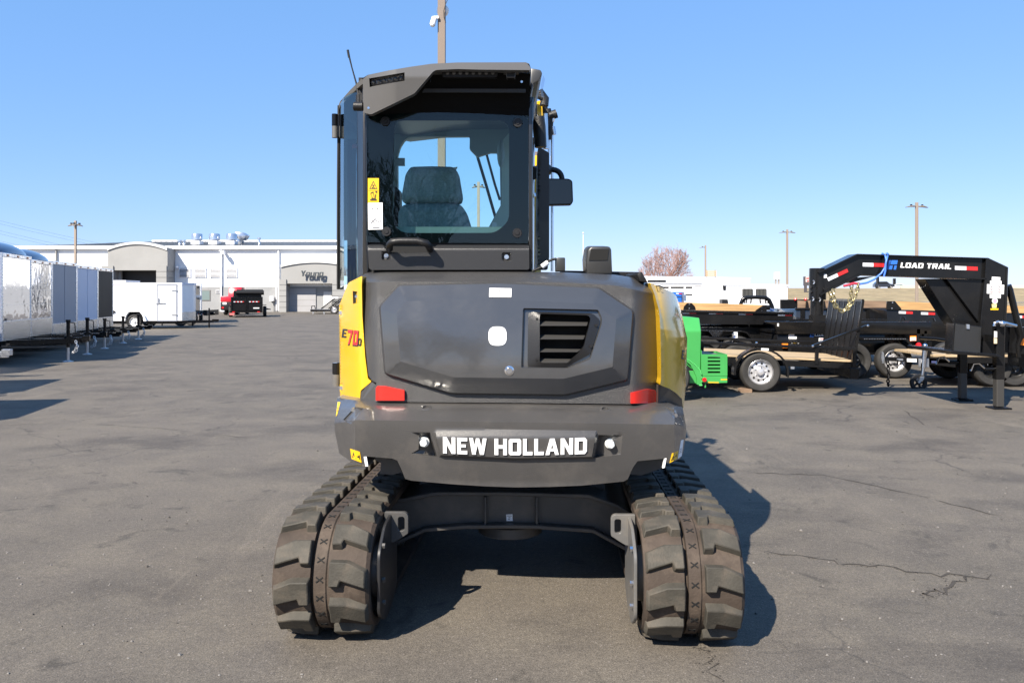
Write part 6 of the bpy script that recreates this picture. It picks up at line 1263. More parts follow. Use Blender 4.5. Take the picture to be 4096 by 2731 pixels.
lt_logo((3239, 1347.5), 15, YB2 + .056, db)
for q, m_ in ((((1484, 768), (1560, 768), (1560, 800), (1590, 800), (1590, 835), (1484, 832)), white_decal), (((1880, 822), (1992, 822), (1992, 912), (1876, 912)), white_decal), (((1548, 856), (1588, 856), (1588, 890), (1548, 890)), label_yellow)):
    mb = MB(); pol(mb, z2, q, YB2 + .056, .003); obj('label', mb, m_, **bw)
for c_ in ((1520, 876), (1612, 876)): mb = MB(); p = W(*z2(*c_), YB2 + .057); mb.cyl(p, p + Vector((0, .004, 0)), .028, n=18); obj('round_label', mb, white_decal, **bw)
mb = MB(); pol(mb, z2, ((1885, 850), (1985, 850), (1985, 905), (1885, 905)), YB2 + .054, .001); obj('label_print', mb, ink_soft, **bw)
mb = MB(); pol(mb, z2, ((1890, 832), (1978, 830), (1960, 842), (1900, 843)), YB2 + .054, .001); obj('label_print', mb, red_decal, **bw)
mb = MB(); p = W(*z2(1458, 926), YB2 - .02); mb.box(p.x - .075, p.x + .075, p.y, p.y + .08, p.z - .045, p.z + .045); obj('side_marker', mb, orange_lens, bevel=.012, **bw)
mb = MB(); pol(mb, z2, ((1336, 632), (1358, 632), (1358, 668), (1336, 668)), YB2 - .004, .003); obj('label', mb, white_decal, **bw)
for x in (767, 430): wheel(db, (WX(z7(x, 0)[0], YB2), YB2 - .05, .345), .345, .23, rim_silver if x > 600 else rim_black, world_=True, n=40); wheel(db, (WX(z7(x, 0)[0], YB2), YB2 + 2, .345), .345, .23, rim_black, face=1, world_=True)
fq = [(530, 838), (880, 838), (908, 852), (965, 930), (972, 955), (955, 955), (895, 868), (875, 856), (530, 856)]; mb = MB(); pol(mb, z7, fq, YB2 - .18, .32); fe = obj('fender', mb, black_paint, **bw)
for i in range(26): mb = MB(); mb.ball(W(*z7(540 + i * 13.6, 848), YB2 - .185), .009, 6); obj('tread_stud', mb, steel, fe, world_=True)
mb = MB(); c = W(*z7(996, 900), YB2 - .02); mb.cyl(c, c + Vector((0, .05, 0)), .05, n=18); obj('tail_light', mb, red_lens, bevel=.008, **bw)
mb = MB(); pol(mb, z7, ((920, 822), (972, 820), (972, 864), (920, 866)), YB2 - .01, .004); o = obj('label', mb, orange_lens, **bw); mb = MB(); pol(mb, z7, ((922, 834), (970, 833), (970, 862), (922, 864)), YB2 - .013, .002); obj('label_print', mb, white_decal, o, world_=True)
for i in range(4): mb = MB(); pol(mb, z7, ((926, 838 + i * 7), (966, 837 + i * 7), (966, 840 + i * 7), (926, 841 + i * 7)), YB2 - .0145, .001); obj('label_print', mb, ink, o, world_=True)
for x0_, x1_, y0_, y1_ in ((978, 1005, 765, 960), (1040, 1062, 780, 880)): mb = MB(); pol(mb, z7, ((x0_, y0_), (x1_, y0_), (x1_, y1_), (x0_, y1_)), YB2, .1); obj('ramp_stop', mb, black_paint, **bw)
mb = MB(); mb.tube([W(*z7(880, 690), YB2 + .2), W(*z7(870, 665), YB2 + .2), W(*z7(850, 662), YB2 + .2), W(*z7(842, 695), YB2 + .2)], .018, 6); obj('d_ring', mb, black_paint, **bw)
mb = MB(); mb.tube([W(*z7(1065, 700), YB2 + .2), W(*z7(1072, 675), YB2 + .2), W(*z7(1115, 672), YB2 + .2), W(*z7(1125, 700), YB2 + .2)], .022, 6); obj('d_ring', mb, black_paint, **bw)
# --- ribbed black dump trailers further back, planks on top
YC = 19.6; dc = thing('dump_trailer', 'glossy black ribbed dump trailer with weathered planks, behind the coupler post', 'trailer', (8, YC + 1, 0)); cwk = dict(parent=dc, world_=True)
xc0, xc1 = WX(3185, YC), WX(3552, YC); mb = MB(); mb.box(xc0, xc1, YC, YC + 2, .5, WZ(1238, YC)); obj('box_body', mb, M('wavy_black_gloss', (.014, .014, .015), .1, coat=.8, bump=.25, bs=2.), bevel=.01, **cwk)
mb = MB(); mb.box(xc0 - .03, xc1 + .03, YC - .04, YC + .02, WZ(1240, YC), WZ(1231, YC)); obj('top_rail', mb, black_paint, bevel=.01, **cwk)
for k in range(7): x = xc0 + (xc1 - xc0) * (k + .5) / 7; mb = MB(); mb.prism([(x - .06, YC), (x - .03, YC - .05), (x + .03, YC - .05), (x + .06, YC)], 'z', .55, WZ(1240, YC)); obj('side_rib', mb, black_paint, **cwk)
for a, b_ in ((3192, 3225), (3228, 3285), (3300, 3330), (3340, 3545)): mb = MB(); mb.hull([W(a, 1201, YC + .02), W(b_, 1204, YC + .02), W(b_, 1231, YC + .02), W(a, 1231, YC + .02)], [p + Vector((0, .05, 0)) for p in (W(a, 1201, YC + .02), W(b_, 1204, YC + .02), W(b_, 1231, YC + .02), W(a, 1231, YC + .02))]); obj('side_plank', mb, wood_old, **cwk)
for a in (3226, 3294, 3336): mb = MB(); plate(mb, [(a, 1203), (a + 5, 1203), (a + 9, 1232), (a - 2, 1232)], YC - .03, .05); obj('plank_bracket', mb, black_paint, **cwk)
mb = MB(); mb.box(WX(3240, YC), WX(3420, YC), YC + 2.1, YC + 2.2, .9, WZ(1198, YC + 2)); obj('rear_wall', mb, black_paint, **cwk)
for x in (3300, 3345): mb = MB(); mb.ball((WX(x, YC), YC + 2.05, WZ(1197, YC + 2)), .04, 8); obj('clearance_light', mb, red_lens, **cwk)
for x in (3300, 3400): wheel(dc, (WX(x, YC), YC - .05, .37), .37, .24, rim_black, world_=True)
YE = 18.6; de = thing('dump_trailer', 'black dump trailer with bright pine plank, running off the right edge', 'trailer', (11, YE + 1, 0)); ew = dict(parent=de, world_=True)
xe0, xe1 = WX(3548, YE), 14.2
mb = MB(); A = [Vector((xe0, YE, WZ(1238, YE))), Vector((xe1, YE, WZ(1262, YE))), Vector((xe1, YE, .62)), Vector((xe0, YE, .62))]; mb.hull(A, [p + Vector((0, 2, 0)) for p in A]); obj('box_body', mb, black_paint, bevel=.01, **ew)
mb = MB(); A = [W(3580, 1205, YE), W(4300, 1232, YE), W(4300, 1262, YE), W(3600, 1238, YE)]; mb.hull(A, [p + Vector((0, .05, 0)) for p in A]); obj('side_plank', mb, wood_new, **ew)
mb = MB(); pol(mb, z3, ((1480, 950), (1610, 950), (1720, 1080), (1710, 1105), (1470, 1095)), YE - .03, .04); br = obj('plank_bracket', mb, black_paint, **ew)
for p in ((1565, 975), (1555, 1072)): mb = MB(); c = W(*z3(*p), YE - .03); mb.cyl(c, c - Vector((0, .012, 0)), .016, n=8); obj('bracket_bolt', mb, chrome, br, world_=True)
for a, y in ((3595, 1245), (3684, 1249), (3774, 1252), (4060, 1262)): strip_tape(de, W(a, y + 9, YE - .004), W(a + 56, y + 11, YE - .004), (0, 0, 9.5 / F * YE))
mb = MB(); mb.box(xe0, xe1, YE + .2, YE + 1.8, .42, .62); obj('frame', mb, black_paint, **ew)
for x in (3960, 4100): wheel(de, (WX(x, YE), YE - .1, .38), .38, .24, rim_black, world_=True)
mb = MB(); pol(mb, z7, ((1236, 795), (1275, 795), (1275, 838), (1236, 838)), YE - .005, .004); obj('label', mb, white_decal, **ew)
mb = MB(); pol(mb, z7, ((1240, 797), (1272, 797), (1272, 812), (1240, 812)), YE - .0075, .002); obj('label_print', mb, red_decal, **ew)
# --- small trailer with the bright tongue jack
YS = 14.5; ds_ = thing('utility_trailer', 'low flat trailer with silver tongue jack on a small black wheel', 'trailer', (8.5, YS + .8, 0)); sw = dict(parent=ds_, world_=True)
mb = MB(); A = [W(*z7(*p), YS) for p in ((690, 998), (1090, 1008), (1090, 1046), (690, 1030))]; mb.hull(A, [p + Vector((0, .08, 0)) for p in A]); obj('tongue', mb, black_paint, bevel=.006, seg=1, **sw)
mb = MB(); A = [W(*z7(*p), YS) for p in ((1085, 1010), (1300, 1030), (1300, 1085), (1085, 1060))]; mb.hull(A, [p + Vector((0, .08, 0)) for p in A]); obj('frame_rail', mb, black_paint, **sw)
for q, m_ in (((895, 1010), (975, 1014), (975, 1042), (895, 1038)), white_decal), (((810, 1010), (862, 1012), (862, 1028), (810, 1026)), steel), (((1100, 1030), (1150, 1032), (1150, 1050), (1100, 1048)), M('navy_label', (.05, .06, .14), .4)): mb = MB(); pol(mb, z7, q, YS - .004, .004); obj('label', mb, m_, **sw)
for x in (1000, 1058): mb = MB(); pol(mb, z7, ((x - 6, 1012), (x + 22, 1012), (x + 22, 1084), (x - 6, 1084)), YS - .03, .03); obj('jack_mount', mb, steel, bevel=.004, seg=1, **sw)
p0, p1, p2 = W(*z7(1046, 905), YS - .08), W(*z7(1030, 1090), YS - .08), W(*z7(1020, 1170), YS - .08); mb = MB(); mb.cyl(p0, p1, .042, n=14); mb.cyl(p1, p2, .03, n=12); mb.ball(p0, .044, 12); jk = obj('jack', mb, chrome, ang=50, **sw)
mb = MB(); A = [W(*z7(*p), YS - .13) for p in ((1010, 1160), (1040, 1160), (1036, 1185), (1000, 1218), (984, 1210), (1000, 1185))]; mb.hull(A, [p + Vector((0, .09, 0)) for p in A]); obj('caster_fork', mb, steel, jk, world_=True)
c = W(*z7(990, 1212), YS - .08); mb = MB(); mb.lathe([(.09, -.03), (.14, -.03), (.15, -.015), (.15, .015), (.14, .03), (.09, .03), (.09, -.03)], c, (0, 1, 0), 24); mb.cyl(c - Vector((0, .035, 0)), c + Vector((0, .035, 0)), .03)
for k in range(5): a = 2 * math.pi * k / 5; mb.box(-.012, .10, -.012, .012, -.016, .016, 0, Matrix.Translation(c) @ Matrix.Rotation(a, 4, 'Y'))
cw_ = obj('caster_wheel', mb, black_plastic, jk, world_=True)
mb = MB(); pol(mb, z7, ((700, 960), (706, 1000), (712, 1050), (690, 1050), (680, 1005), (684, 950)), YS - .02, .06); obj('coupler', mb, steel, **sw)
chain_mesh([W(*z7(*p), YS - .05) for p in ((728, 1030), (738, 1080), (740, 1140), (736, 1200), (738, 1240))], .012, .07, black_paint, ds_)
mb = MB(); mb.tube([W(*z7(*p), YS - .04) for p in ((735, 1040), (760, 1070), (790, 1050), (815, 1060), (818, 1020))], .014, 6); obj('wiring', mb, black_matte, **sw)
for k in range(6):
    y = YS + .2 + .28 * k; mb = MB(); mb.box(WX(z7(1060, 0)[0], YS + .3), 12.5, y - .13, y + .13, .535, .575); obj('deck_plank', mb, wood_deck, **sw)
mb = MB(); mb.box(WX(z7(1040, 0)[0], YS), 12.5, YS + .0, YS + .08, .43, .53); obj('frame_rail', mb, black_paint, **sw)
for x in (z7(1525, 0)[0], z7(1700, 0)[0]): wheel(ds_, (WX(x, 15), YS + .25, .35), .35, .22, rim_black, world_=True); wheel(ds_, (WX(x, 15), YS + 1.7, .35), .35, .22, rim_black, face=1, world_=True)
mb = MB(); mb.tube([W(*z7(*p), YS + .2) for p in ((1000, 838), (1130, 845), (1290, 870))], .03, 6); obj('ramp_rail', mb, black_paint, **sw)
for x in (1240, 1080): mb = MB(); p = W(*z7(x, 868), YS + .2); mb.box(p.x - .03, p.x + .03, p.y - .03, p.y + .03, .5, p.z); obj('rail_post', mb, black_paint, **sw)
# --- gooseneck trailer at the right edge
GN = thing('gooseneck_trailer', 'tall black gooseneck with LOAD TRAIL and blue logo, standing on two square jacks', 'trailer', (7.0, 12.35, 0)); gn = dict(parent=GN, world_=True); Yn = 12.22
def slab(name, q, fn, Y, th, m=black_paint, bev=.006, par=None):
    mb = MB(); pol(mb, fn, q, Y, th); return obj(name, mb, m, par or GN, world_=True, bevel=bev, seg=1)
slab('neck_beam', ((160, 292), (480, 140), (1575, 172), (1560, 345), (515, 304), (170, 478)), z7, Yn, .22, bev=.004)
for q in (((155, 290), (478, 136), (1578, 170), (1578, 178), (482, 148), (160, 300)), ((168, 474), (512, 300), (1560, 340), (1560, 352), (516, 314), (172, 488))): slab('beam_flange', q, z7, Yn - .06, .34, bev=.003)
slab('neck_brace', ((390, 340), (620, 325), (590, 335), (420, 382)), z7, Yn + .02, .16)
slab('top_plate', ((165, 275), (330, 185), (430, 150), (480, 140), (170, 292)), z7, Yn + .25, .1)
mb = MB(); mb.cyl(W(*z7(150, 258), Yn + .11), W(*z7(145, 520), Yn + .11), .125, n=20); ct = obj('coupler_tube', mb, black_paint, bevel=.006, seg=1, **gn)
mb = MB(); mb.cyl(W(*z7(143, 495), Yn + .11), W(*z7(138, 650), Yn + .11), .095, n=20); mb.box(*[c for ab in zip(W(*z7(112, 645), Yn + .02), W(*z7(175, 700), Yn + .22)) for c in sorted(ab)]); obj('coupler_socket', mb, black_paint, ct, world_=True, bevel=.006, seg=1)
for y in (412, 452): mb = MB(); mb.cyl(W(*z7(90, y), Yn + .05), W(*z7(130, y), Yn + .05), .025, n=10); obj('set_bolt', mb, black_paint, ct, world_=True)
for p in ((118, 375), (112, 515), (168, 520)): mb = MB(); mb.tube(arc(W(*z7(p[0] - 8, p[1] - 16), Yn - .03), W(*z7(p[0] + 14, p[1]), Yn - .03), W(*z7(p[0] - 8, p[1] + 14), Yn - .03), 6), .010, 6); obj('coupler_pin', mb, steel, ct, world_=True)
strip_tape(GN, W(*z7(237, 365), Yn - .008), W(*z7(404, 288), Yn - .008), (W(*z7(226, 338), Yn) - W(*z7(237, 365), Yn)))
strip_tape(GN, W(*z7(524, 242), Yn - .004), W(*z7(703, 247), Yn - .004), (0, 0, 31 / 2.09 / F * Yn)); strip_tape(GN, W(*z7(1295, 270), Yn - .004), W(*z7(1485, 277), Yn - .004), (0, 0, 32 / 2.09 / F * Yn))
mb = MB(); pol(mb, z7, rounded([(162, 307), (224, 305), (226, 338), (162, 340)], 8, 3), Yn - .004, .003); obj('label', mb, white_decal, **gn)
mb = MB(); c = W(*z7(180, 428), Yn - .004); mb.cyl(c, c + Vector((0, .004, 0)), .033, n=20); obj('round_label', mb, white_decal, **gn)
lt_logo(z7(728, 268), 78 / 2.09, Yn - .004, GN)
a, b_ = W(*z7(838, 252), Yn - .001), W(*z7(1268, 265), Yn - .001); mbt = MB(); L_ = text(mbt, 'LOAD TRAIL', (0, 0, 0), (1, 0, 0), (0, 0, 1), 1., 1.15, .16, .18, .004); hgt = 43 / 2.09 / F * Yn; mb = MB(); s_ = (b_.x - a.x) / L_
mb.v = [(a.x + v[0] * s_, a.y + v[1], a.z + v[0] / L_ * (b_.z - a.z) + v[2] * hgt) for v in mbt.v]; mb.f = mbt.f; mb.m = mbt.m; obj('lettering', mb, M('silver_lettering', (.72, .73, .74), .35), **gn)
slab('riser', ((1560, 172), (1580, 172), (1742, 248), (1735, 560), (1712, 960), (1520, 985), (1512, 700), (1548, 350)), z7, Yn - .06, .5)
slab('riser_edge', ((1728, 250), (1744, 248), (1722, 730), (1708, 730)), z7, Yn - .075, .02)
slab('gusset_leg', ((1042, 345), (1225, 345), (1500, 690), (1512, 745), (1290, 735)), z7, Yn + .06, .3)
slab('gusset_plate', ((1225, 345), (1552, 352), (1520, 742), (1490, 700)), z7, Yn - .01, .05, bev=.002)
tbx = slab('tool_box', ((1290, 715), (1525, 745), (1512, 975), (1270, 955)), z7, 12.0, .22, black_paint)
mb = MB(); pol(mb, z7, ((1300, 722), (1516, 750), (1504, 968), (1284, 950)), 11.99, .01); obj('tool_box_face', mb, M('black_tread_plate', (.02, .02, .02), .3, bump=1., bs=60, coat=.3), tbx, world_=True)
mb = MB(); pol(mb, z7, ((1392, 724), (1418, 727), (1418, 765), (1394, 762)), 11.97, .02); obj('latch', mb, steel, tbx, world_=True)
slab('neck_floor', ((1265, 945), (1640, 975), (1700, 1005), (1265, 975)), z7, 11.7, 1.3)
def sqjack(q0, q1, w, yt, Y):
    x = WX(z7(q0, 0)[0], Y); hw = w / 2.09 / F * Y / 2; zt_ = WZ(z7(0, yt)[1], Y); mb = MB(); mb.box(x - hw, x + hw, Y - hw, Y + hw, .42, zt_); j = obj('square_jack', mb, black_paint, **gn, bevel=.01, seg=1)
    mb = MB(); mb.box(x - hw * .9, x + hw * .9, Y - hw * .9, Y + hw * .9, .03, .6); obj('jack_leg', mb, M('dusty_black', (.035, .033, .03), .5), j, world_=True, bevel=.008, seg=1)
    mb = MB(); mb.box(x - hw * 2.1, x + hw * 2.1, Y - hw * 2.1, Y + hw * 2.1, .0, .025); obj('jack_foot', mb, black_paint, j, world_=True, bevel=.008, seg=1)
    mb = MB(); z = .62 if Y > 12.3 else .60; mb.tube(arc((x - .28, Y - .02, z), (x - .38, Y - .02, z - .02), (x - .42, Y - .02, z - .16), 5) if False else [(x - hw, Y, z - .03), (x - .2, Y, z - .03)], .03, 8); mb.tube([(x - .2, Y, z - .02), (x - .28, Y, z + .05), (x - .36, Y, z + .04), (x - .40, Y, z - .06)], .016, 6, 1); obj('jack_pin', mb, [black_paint, chrome], j, world_=True, ang=60)
    return j
sqjack(1357, 0, 60, 900, 12.8); j2 = sqjack(1660, 0, 70, 705, 11.88)
mb = MB(); mb.tube([W(*z7(*p), 11.75) for p in ((1625, 740), (1625, 715), (1650, 705), (1690, 708), (1810, 738))], .022, 8); mb.ball(W(*z7(1692, 720), 11.72), .045, 8); obj('crank_shaft', mb, chrome, j2, world_=True, ang=60)
for q, m_ in (((1624, 782), (1648, 785), (1648, 842), (1624, 842)), white_decal), (((1622, 836), (1648, 836), (1648, 886), (1622, 886)), M('orange_white_label', (.7, .55, .35), .5)): mb = MB(); pol(mb, z7, q, 11.79, .004); obj('label', mb, m_, j2, world_=True)
mb = MB(); mb.box(7.0 - .05, 7.0 + .05, 11.9, 12.75, .95, 1.05); obj('jack_bridge', mb, black_paint, **gn)
for q, m_ in (((1606, 328), (1675, 332), (1675, 358), (1604, 356)), white_decal), (((1590, 360), (1685, 363), (1685, 390), (1590, 388)), white_decal), (((1565, 390), (1708, 396), (1704, 474), (1563, 468)), white_decal), (((1588, 474), (1680, 478), (1678, 508), (1588, 506)), white_decal), (((1594, 592), (1660, 592), (1658, 606), (1594, 606)), label_yellow), (((1604, 556), (1646, 556), (1642, 588), (1608, 588)), M('yellow_badge', (.75, .62, .25), .5)):
    mb = MB(); pol(mb, z7, q, Yn - .064, .004); o = obj('label', mb, m_, **gn)
    if q[0][0] == 1565:
        for r in range(3):
            for c_ in range(2): mb = MB(); x = 1572 + c_ * 66; y = 402 + r * 24; pol(mb, z7, ((x, y), (x + 52, y + 2), (x + 52, y + 5), (x, y + 3)), Yn - .0665, .002); obj('label_print', mb, red_decal, o, world_=True); mb = MB(); pol(mb, z7, ((x + 20, y + 7), (x + 40, y + 8), (x + 34, y + 14), (x + 22, y + 14)), Yn - .0665, .002); obj('label_print', mb, ink_soft, o, world_=True)
mb = MB(); c = W(*z7(1630, 530), Yn - .066); mb.cyl(c, c + Vector((0, .004, 0)), .042, n=20); mb.cyl(c - Vector((0, .002, 0)), c, .03, n=16, m=1); obj('round_label', mb, [white_decal, M('faded_purple_print', (.4, .3, .45), .5)], **gn)
mb = MB(); mb.tube([W(*z7(*p), 12.5) for p in ((1738, 400), (1752, 430), (1840, 800), (1845, 830), (1820, 900), (1830, 1000))], [.05, .05, .05, .04, .03, .03], 8); obj('side_step_rail', mb, black_paint, ang=60, **gn)
slab('deck_frame', ((1700, 740), (2100, 760), (2100, 1000), (1705, 960)), z7, 12.6, .5)
mb = MB(); pol(mb, z7, ((1846, 845), (1900, 845), (1900, 900), (1846, 900)), 12.55, .05); obj('side_marker', mb, orange_lens, **gn)
slab('rear_frame', ((1830, 960), (2300, 1000), (2300, 1120), (1830, 1080)), z7, 13.0, .3)
# safety chains and blue air line on the neck
for pts in (((275, 435), (290, 540), (315, 590), (360, 620), (410, 590), (450, 520), (480, 440), (487, 385)), ((250, 445), (262, 520), (300, 585), (350, 612), (395, 590), (425, 500), (432, 390))):
    chain_mesh([W(*z7(*p), Yn - .10 + (.06 if pts[0][0] == 250 else 0)) for p in pts], .0095, .072, chain_gold, GN)
mb = MB(); q = [(500, 388), (560, 378), (620, 350), (680, 300), (712, 250), (722, 200), (716, 160), (702, 140), (688, 133), (682, 142)]; mb.tube([W(*z7(*p), Yn - .08 if p[1] > 150 else Yn) for p in q], .014, 8); mb.tube([W(*z7(*p), Yn - .1 if p[1] > 150 else Yn) for p in ((702, 325), (714, 280), (716, 220), (728, 170), (738, 140), (730, 130), (720, 138))], .014, 8); obj('blue_air_line', mb, M('blue_hose', (.05, .16, .60), .4), ang=60, **gn)
mb = MB(); mb.tube([W(*z7(*p), Yn - .05) for p in ((365, 405), (410, 395), (450, 383), (500, 388))], .018, 8); obj('red_plug', mb, M('red_hose', (.5, .03, .06), .5), ang=60, **gn)
for p in ((655, 330), (795, 342)): mb = MB(); c = W(*z7(*p), Yn + .02); mb.box(c.x - .012, c.x + .012, c.y, c.y + .05, c.z - .09, c.z); obj('hook_tab', mb, black_paint, **gn)
# --- horse trailers in the back
hw = M('bright_white_trailer', (.82, .82, .83), .35, var=.03, vs_=.6, coat=.2)
YH = 48.; ht = thing('horse_trailer', 'long white horse trailer stretching behind the yellow side panel', 'trailer', (9, YH + 1, 0)); hp = dict(parent=ht, world_=True)
xh0, xh1 = WX(2500, YH), WX(3001, YH); mb = MB(); A = [Vector((xh0, YH, WZ(1103, YH))), Vector((xh1, YH, WZ(1111, YH))), Vector((xh1, YH, .5)), Vector((xh0, YH, .5))]; mb.hull(A, [p + Vector((0, 2.4, 0)) for p in A]); obj('body', mb, hw, bevel=.04, **hp)
mb = MB(); A = [Vector((xh0, YH - .03, WZ(1104, YH))), Vector((xh1 + .03, YH - .03, WZ(1112, YH))), Vector((xh1 + .03, YH - .03, WZ(1118, YH))), Vector((xh0, YH - .03, WZ(1112, YH)))]; mb.hull(A, [p + Vector((0, .1, 0)) for p in A]); obj('roof_rail', mb, M('pale_blue_trim', (.62, .65, .74), .35), **hp)
dr = [WX(x, YH) for x in (2880, 2938)]; mb = MB(); mb.box(dr[0], dr[1], YH - .03, YH - .001, .5, WZ(1122, YH)); obj('side_door', mb, hw, bevel=.01, seg=1, **hp)
mb = MB(); mb.box(WX(2590, YH), WX(2663, YH), YH - .04, YH - .001, WZ(1128, YH), WZ(1120, YH)); obj('awning_box', mb, black_plastic, **hp)
for x in (2960, 2990): wheel(ht, (WX(x - 300, YH), YH, .38), .38, .24, rim_white, world_=True)
wheel(ht, (WX(2640, YH), YH + 2.4, .38), .38, .24, rim_white, face=1, world_=True)
YK = 44.; st = thing('stock_trailer', 'white slatted stock trailer with narrow open air gaps, behind the blue box', 'trailer', (9, YK + 1, 0)); sp_ = dict(parent=st, world_=True)
xs0, xs1 = WX(2560, YK), WX(2806, YK); rows = [(1133, 1147), (1154, 1176), (1182, 1240)]
for y0_, y1_ in rows: mb = MB(); mb.box(xs0, xs1, YK, YK + .06, max(.5, WZ(y1_, YK)), WZ(y0_, YK)); obj('side_slat', mb, hw, bevel=.01, seg=1, **sp_)
for x in (2640, 2676, 2736, 2770, 2802): mb = MB(); mb.box(WX(x, YK), WX(x + 6, YK), YK + .01, YK + .05, .5, WZ(1133, YK)); obj('side_post', mb, hw, **sp_)
mb = MB(); mb.box(xs0, xs1, YK - .05, YK + 2.2, WZ(1134, YK), WZ(1130, YK)); obj('roof', mb, hw, bevel=.01, **sp_); mb = MB(); mb.box(xs0, xs1, YK + 2.1, YK + 2.16, .5, WZ(1134, YK)); obj('far_wall', mb, black_matte, **sp_)
mb = MB(); mb.box(xs0, xs1, YK, YK + 2.1, .4, .52); obj('floor', mb, black_matte, **sp_); wheel(st, (WX(2700, YK), YK - .1, .36), .36, .22, rim_white, world_=True); wheel(st, (WX(2700, YK), YK + 2.2, .36), .36, .22, rim_white, face=1, world_=True)
mb = MB(); mb.box(WX(2778, YK), WX(2806, YK), YK - .01, YK - .001, WZ(1145, YK), WZ(1142, YK)); obj('script_lettering', mb, ink_soft, **sp_)
YX = 38.; cf = thing('horse_trailer', 'white slant trailer with two dark barred windows, under the lamp post', 'trailer', (11.4, YX + 1, 0)); cp2 = dict(parent=cf, world_=True)
xx0, xx1 = WX(2892, YX), WX(3152, YX); mb = MB(); A = [Vector((xx0, YX, WZ(1134, YX))), Vector((xx1, YX, WZ(1138, YX))), Vector((xx1, YX, .45)), Vector((xx0 + .1, YX, .45))]; mb.hull(A, [p + Vector((0, 2.1, 0)) for p in A]); obj('body', mb, hw, bevel=.05, **cp2)
mb = MB(); A = [Vector((xx0, YX - .03, WZ(1134, YX))), Vector((xx1 + .03, YX - .03, WZ(1138, YX))), Vector((xx1 + .03, YX - .03, WZ(1146, YX))), Vector((xx0, YX - .03, WZ(1142, YX)))]; mb.hull(A, [p + Vector((0, .1, 0)) for p in A]); obj('roof_rail', mb, M('pale_blue_trim', (.62, .65, .74), .35), **cp2)
for a in (880, 1058):
    q = rounded([z2(a, 178), z2(a + 138, 178), z2(a + 140, 288), z2(a, 286)], 3, 3); mb = MB(); plate(mb, q, YX - .03, .03); wn_ = obj('window', mb, black_plastic, **cp2)
    for k in range(7): mb = MB(); x = WX(z2(a + 14 + k * 18, 0)[0], YX); mb.box(x - .012, x + .012, YX - .06, YX - .03, WZ(z2(0, 282)[1], YX), WZ(z2(0, 186)[1], YX)); obj('window_bar', mb, M('bar_grey', (.10, .10, .09), .4), wn_, world_=True)
mb = MB(); plate(mb, rounded([z2(622, 112), z2(668, 112), z2(666, 200), z2(630, 200)], 4, 3), YX - .02, .03); obj('end_window', mb, black_plastic, **cp2)
mb = MB(); plate(mb, [z2(616, 318), z2(690, 318), z2(698, 372), z2(616, 372)], YX - .4, .5); obj('tank_box', mb, black_plastic, **cp2)
mb = MB(); mb.box(WX(z2(1275, 0)[0], YX), WX(z2(1415, 0)[0], YX), YX - .008, YX - .001, WZ(z2(0, 378)[1], YX), WZ(z2(0, 368)[1], YX)); obj('brand_stripe', mb, M('pale_grey_print', (.6, .6, .61), .45), **cp2)
for x in (2990, 3060): wheel(cf, (WX(x, YX), YX - .1, .36), .36, .22, rim_white, world_=True)
wheel(cf, (WX(3060, YX), YX + 2.2, .36), .36, .22, rim_white, face=1, world_=True)
mb = MB(); mb.box(WX(3138, YX), WX(3152, YX), YX - .05, YX, .2, WZ(1214, YX)); obj('rear_post', mb, M('tan_pole_paint', (.42, .34, .28), .5), **cp2)
# blue box trailer
YBb = 33.; bx = thing('blue_container', 'small blue steel container with reflector strip in front of the stock trailer', 'container', (WX(2720, YBb), YBb + .6, 0)); bp_ = dict(parent=bx, world_=True); blue_p = M('blue_container_paint', (.012, .11, .45), .4)
mb = MB(); mb.prism([(WX(2660, YBb), 0), (WX(2727, YBb), 0), (WX(2747, YBb), .5), (WX(2747, YBb), 1.3), (WX(2660, YBb), 1.3)], 'z', .0, WZ(1167, YBb)); obj('body', mb, blue_p, bx, bevel=.02, seg=1).location = (-WX(2720, YBb), -.6, 0)
strip_tape(bx, W(2704, 1176, YBb - .01), W(2727, 1177, YBb - .01), (0, 0, .04)); mb = MB(); mb.box(WX(2660, YBb), WX(2727, YBb), YBb - .02, YBb - .001, WZ(1188, YBb), WZ(1186, YBb)); obj('lid_seam', mb, ink, **bp_)
mb = MB(); mb.add([W(2731, 1176, YBb + .08), W(2744, 1180, YBb + .40), W(2744, 1205, YBb + .40), W(2731, 1204, YBb + .08)], [(0, 1, 2, 3)]); mb.v = [(v[0] + .012, v[1] - .012, v[2]) for v in mb.v]; obj('printed_label', mb, white_decal, **bp_)
# headache rack on a flatbed
YT2 = 23.; fb = thing('flatbed_body', 'black flatbed with arched headache rack in front of the white slant trailer', 'flatbed', (7.5, YT2 + 1, 0)); fp = dict(parent=fb, world_=True)
Yk = lambda x, y: W(*z2(x, y), YT2)
mb = MB(); mb.tube([Yk(*p) for p in ((856, 470), (862, 370), (885, 315), (930, 295), (1060, 290), (1190, 298), (1230, 325), (1265, 400), (1290, 478))], .055, 8); rk = obj('headache_rack', mb, black_paint, ang=60, **fp)
for y in (330, 355, 395, 430): mb = MB(); mb.tube([Yk(870, y), Yk(1240, y + 4)], .012, 5); obj('rack_bar', mb, black_paint, rk, world_=True)
for x in (915, 940, 1000, 1110, 1180, 1210): mb = MB(); mb.tube([Yk(x, 300), Yk(x + (8 if x > 1000 else -12), 372)], .018, 5); obj('rack_bar', mb, black_paint, rk, world_=True)
mb = MB(); mb.box(WX(2900, YT2), WX(3190, YT2), YT2, YT2 + 2.2, .85, WZ(1244, YT2)); obj('flatbed_deck', mb, black_paint, bevel=.02, **fp)
for x in (3000, 3120): wheel(fb, (WX(x, YT2), YT2 + .05, .4), .4, .25, rim_black, world_=True); wheel(fb, (WX(x, YT2), YT2 + 2.1, .4), .4, .25, rim_black, face=1, world_=True)
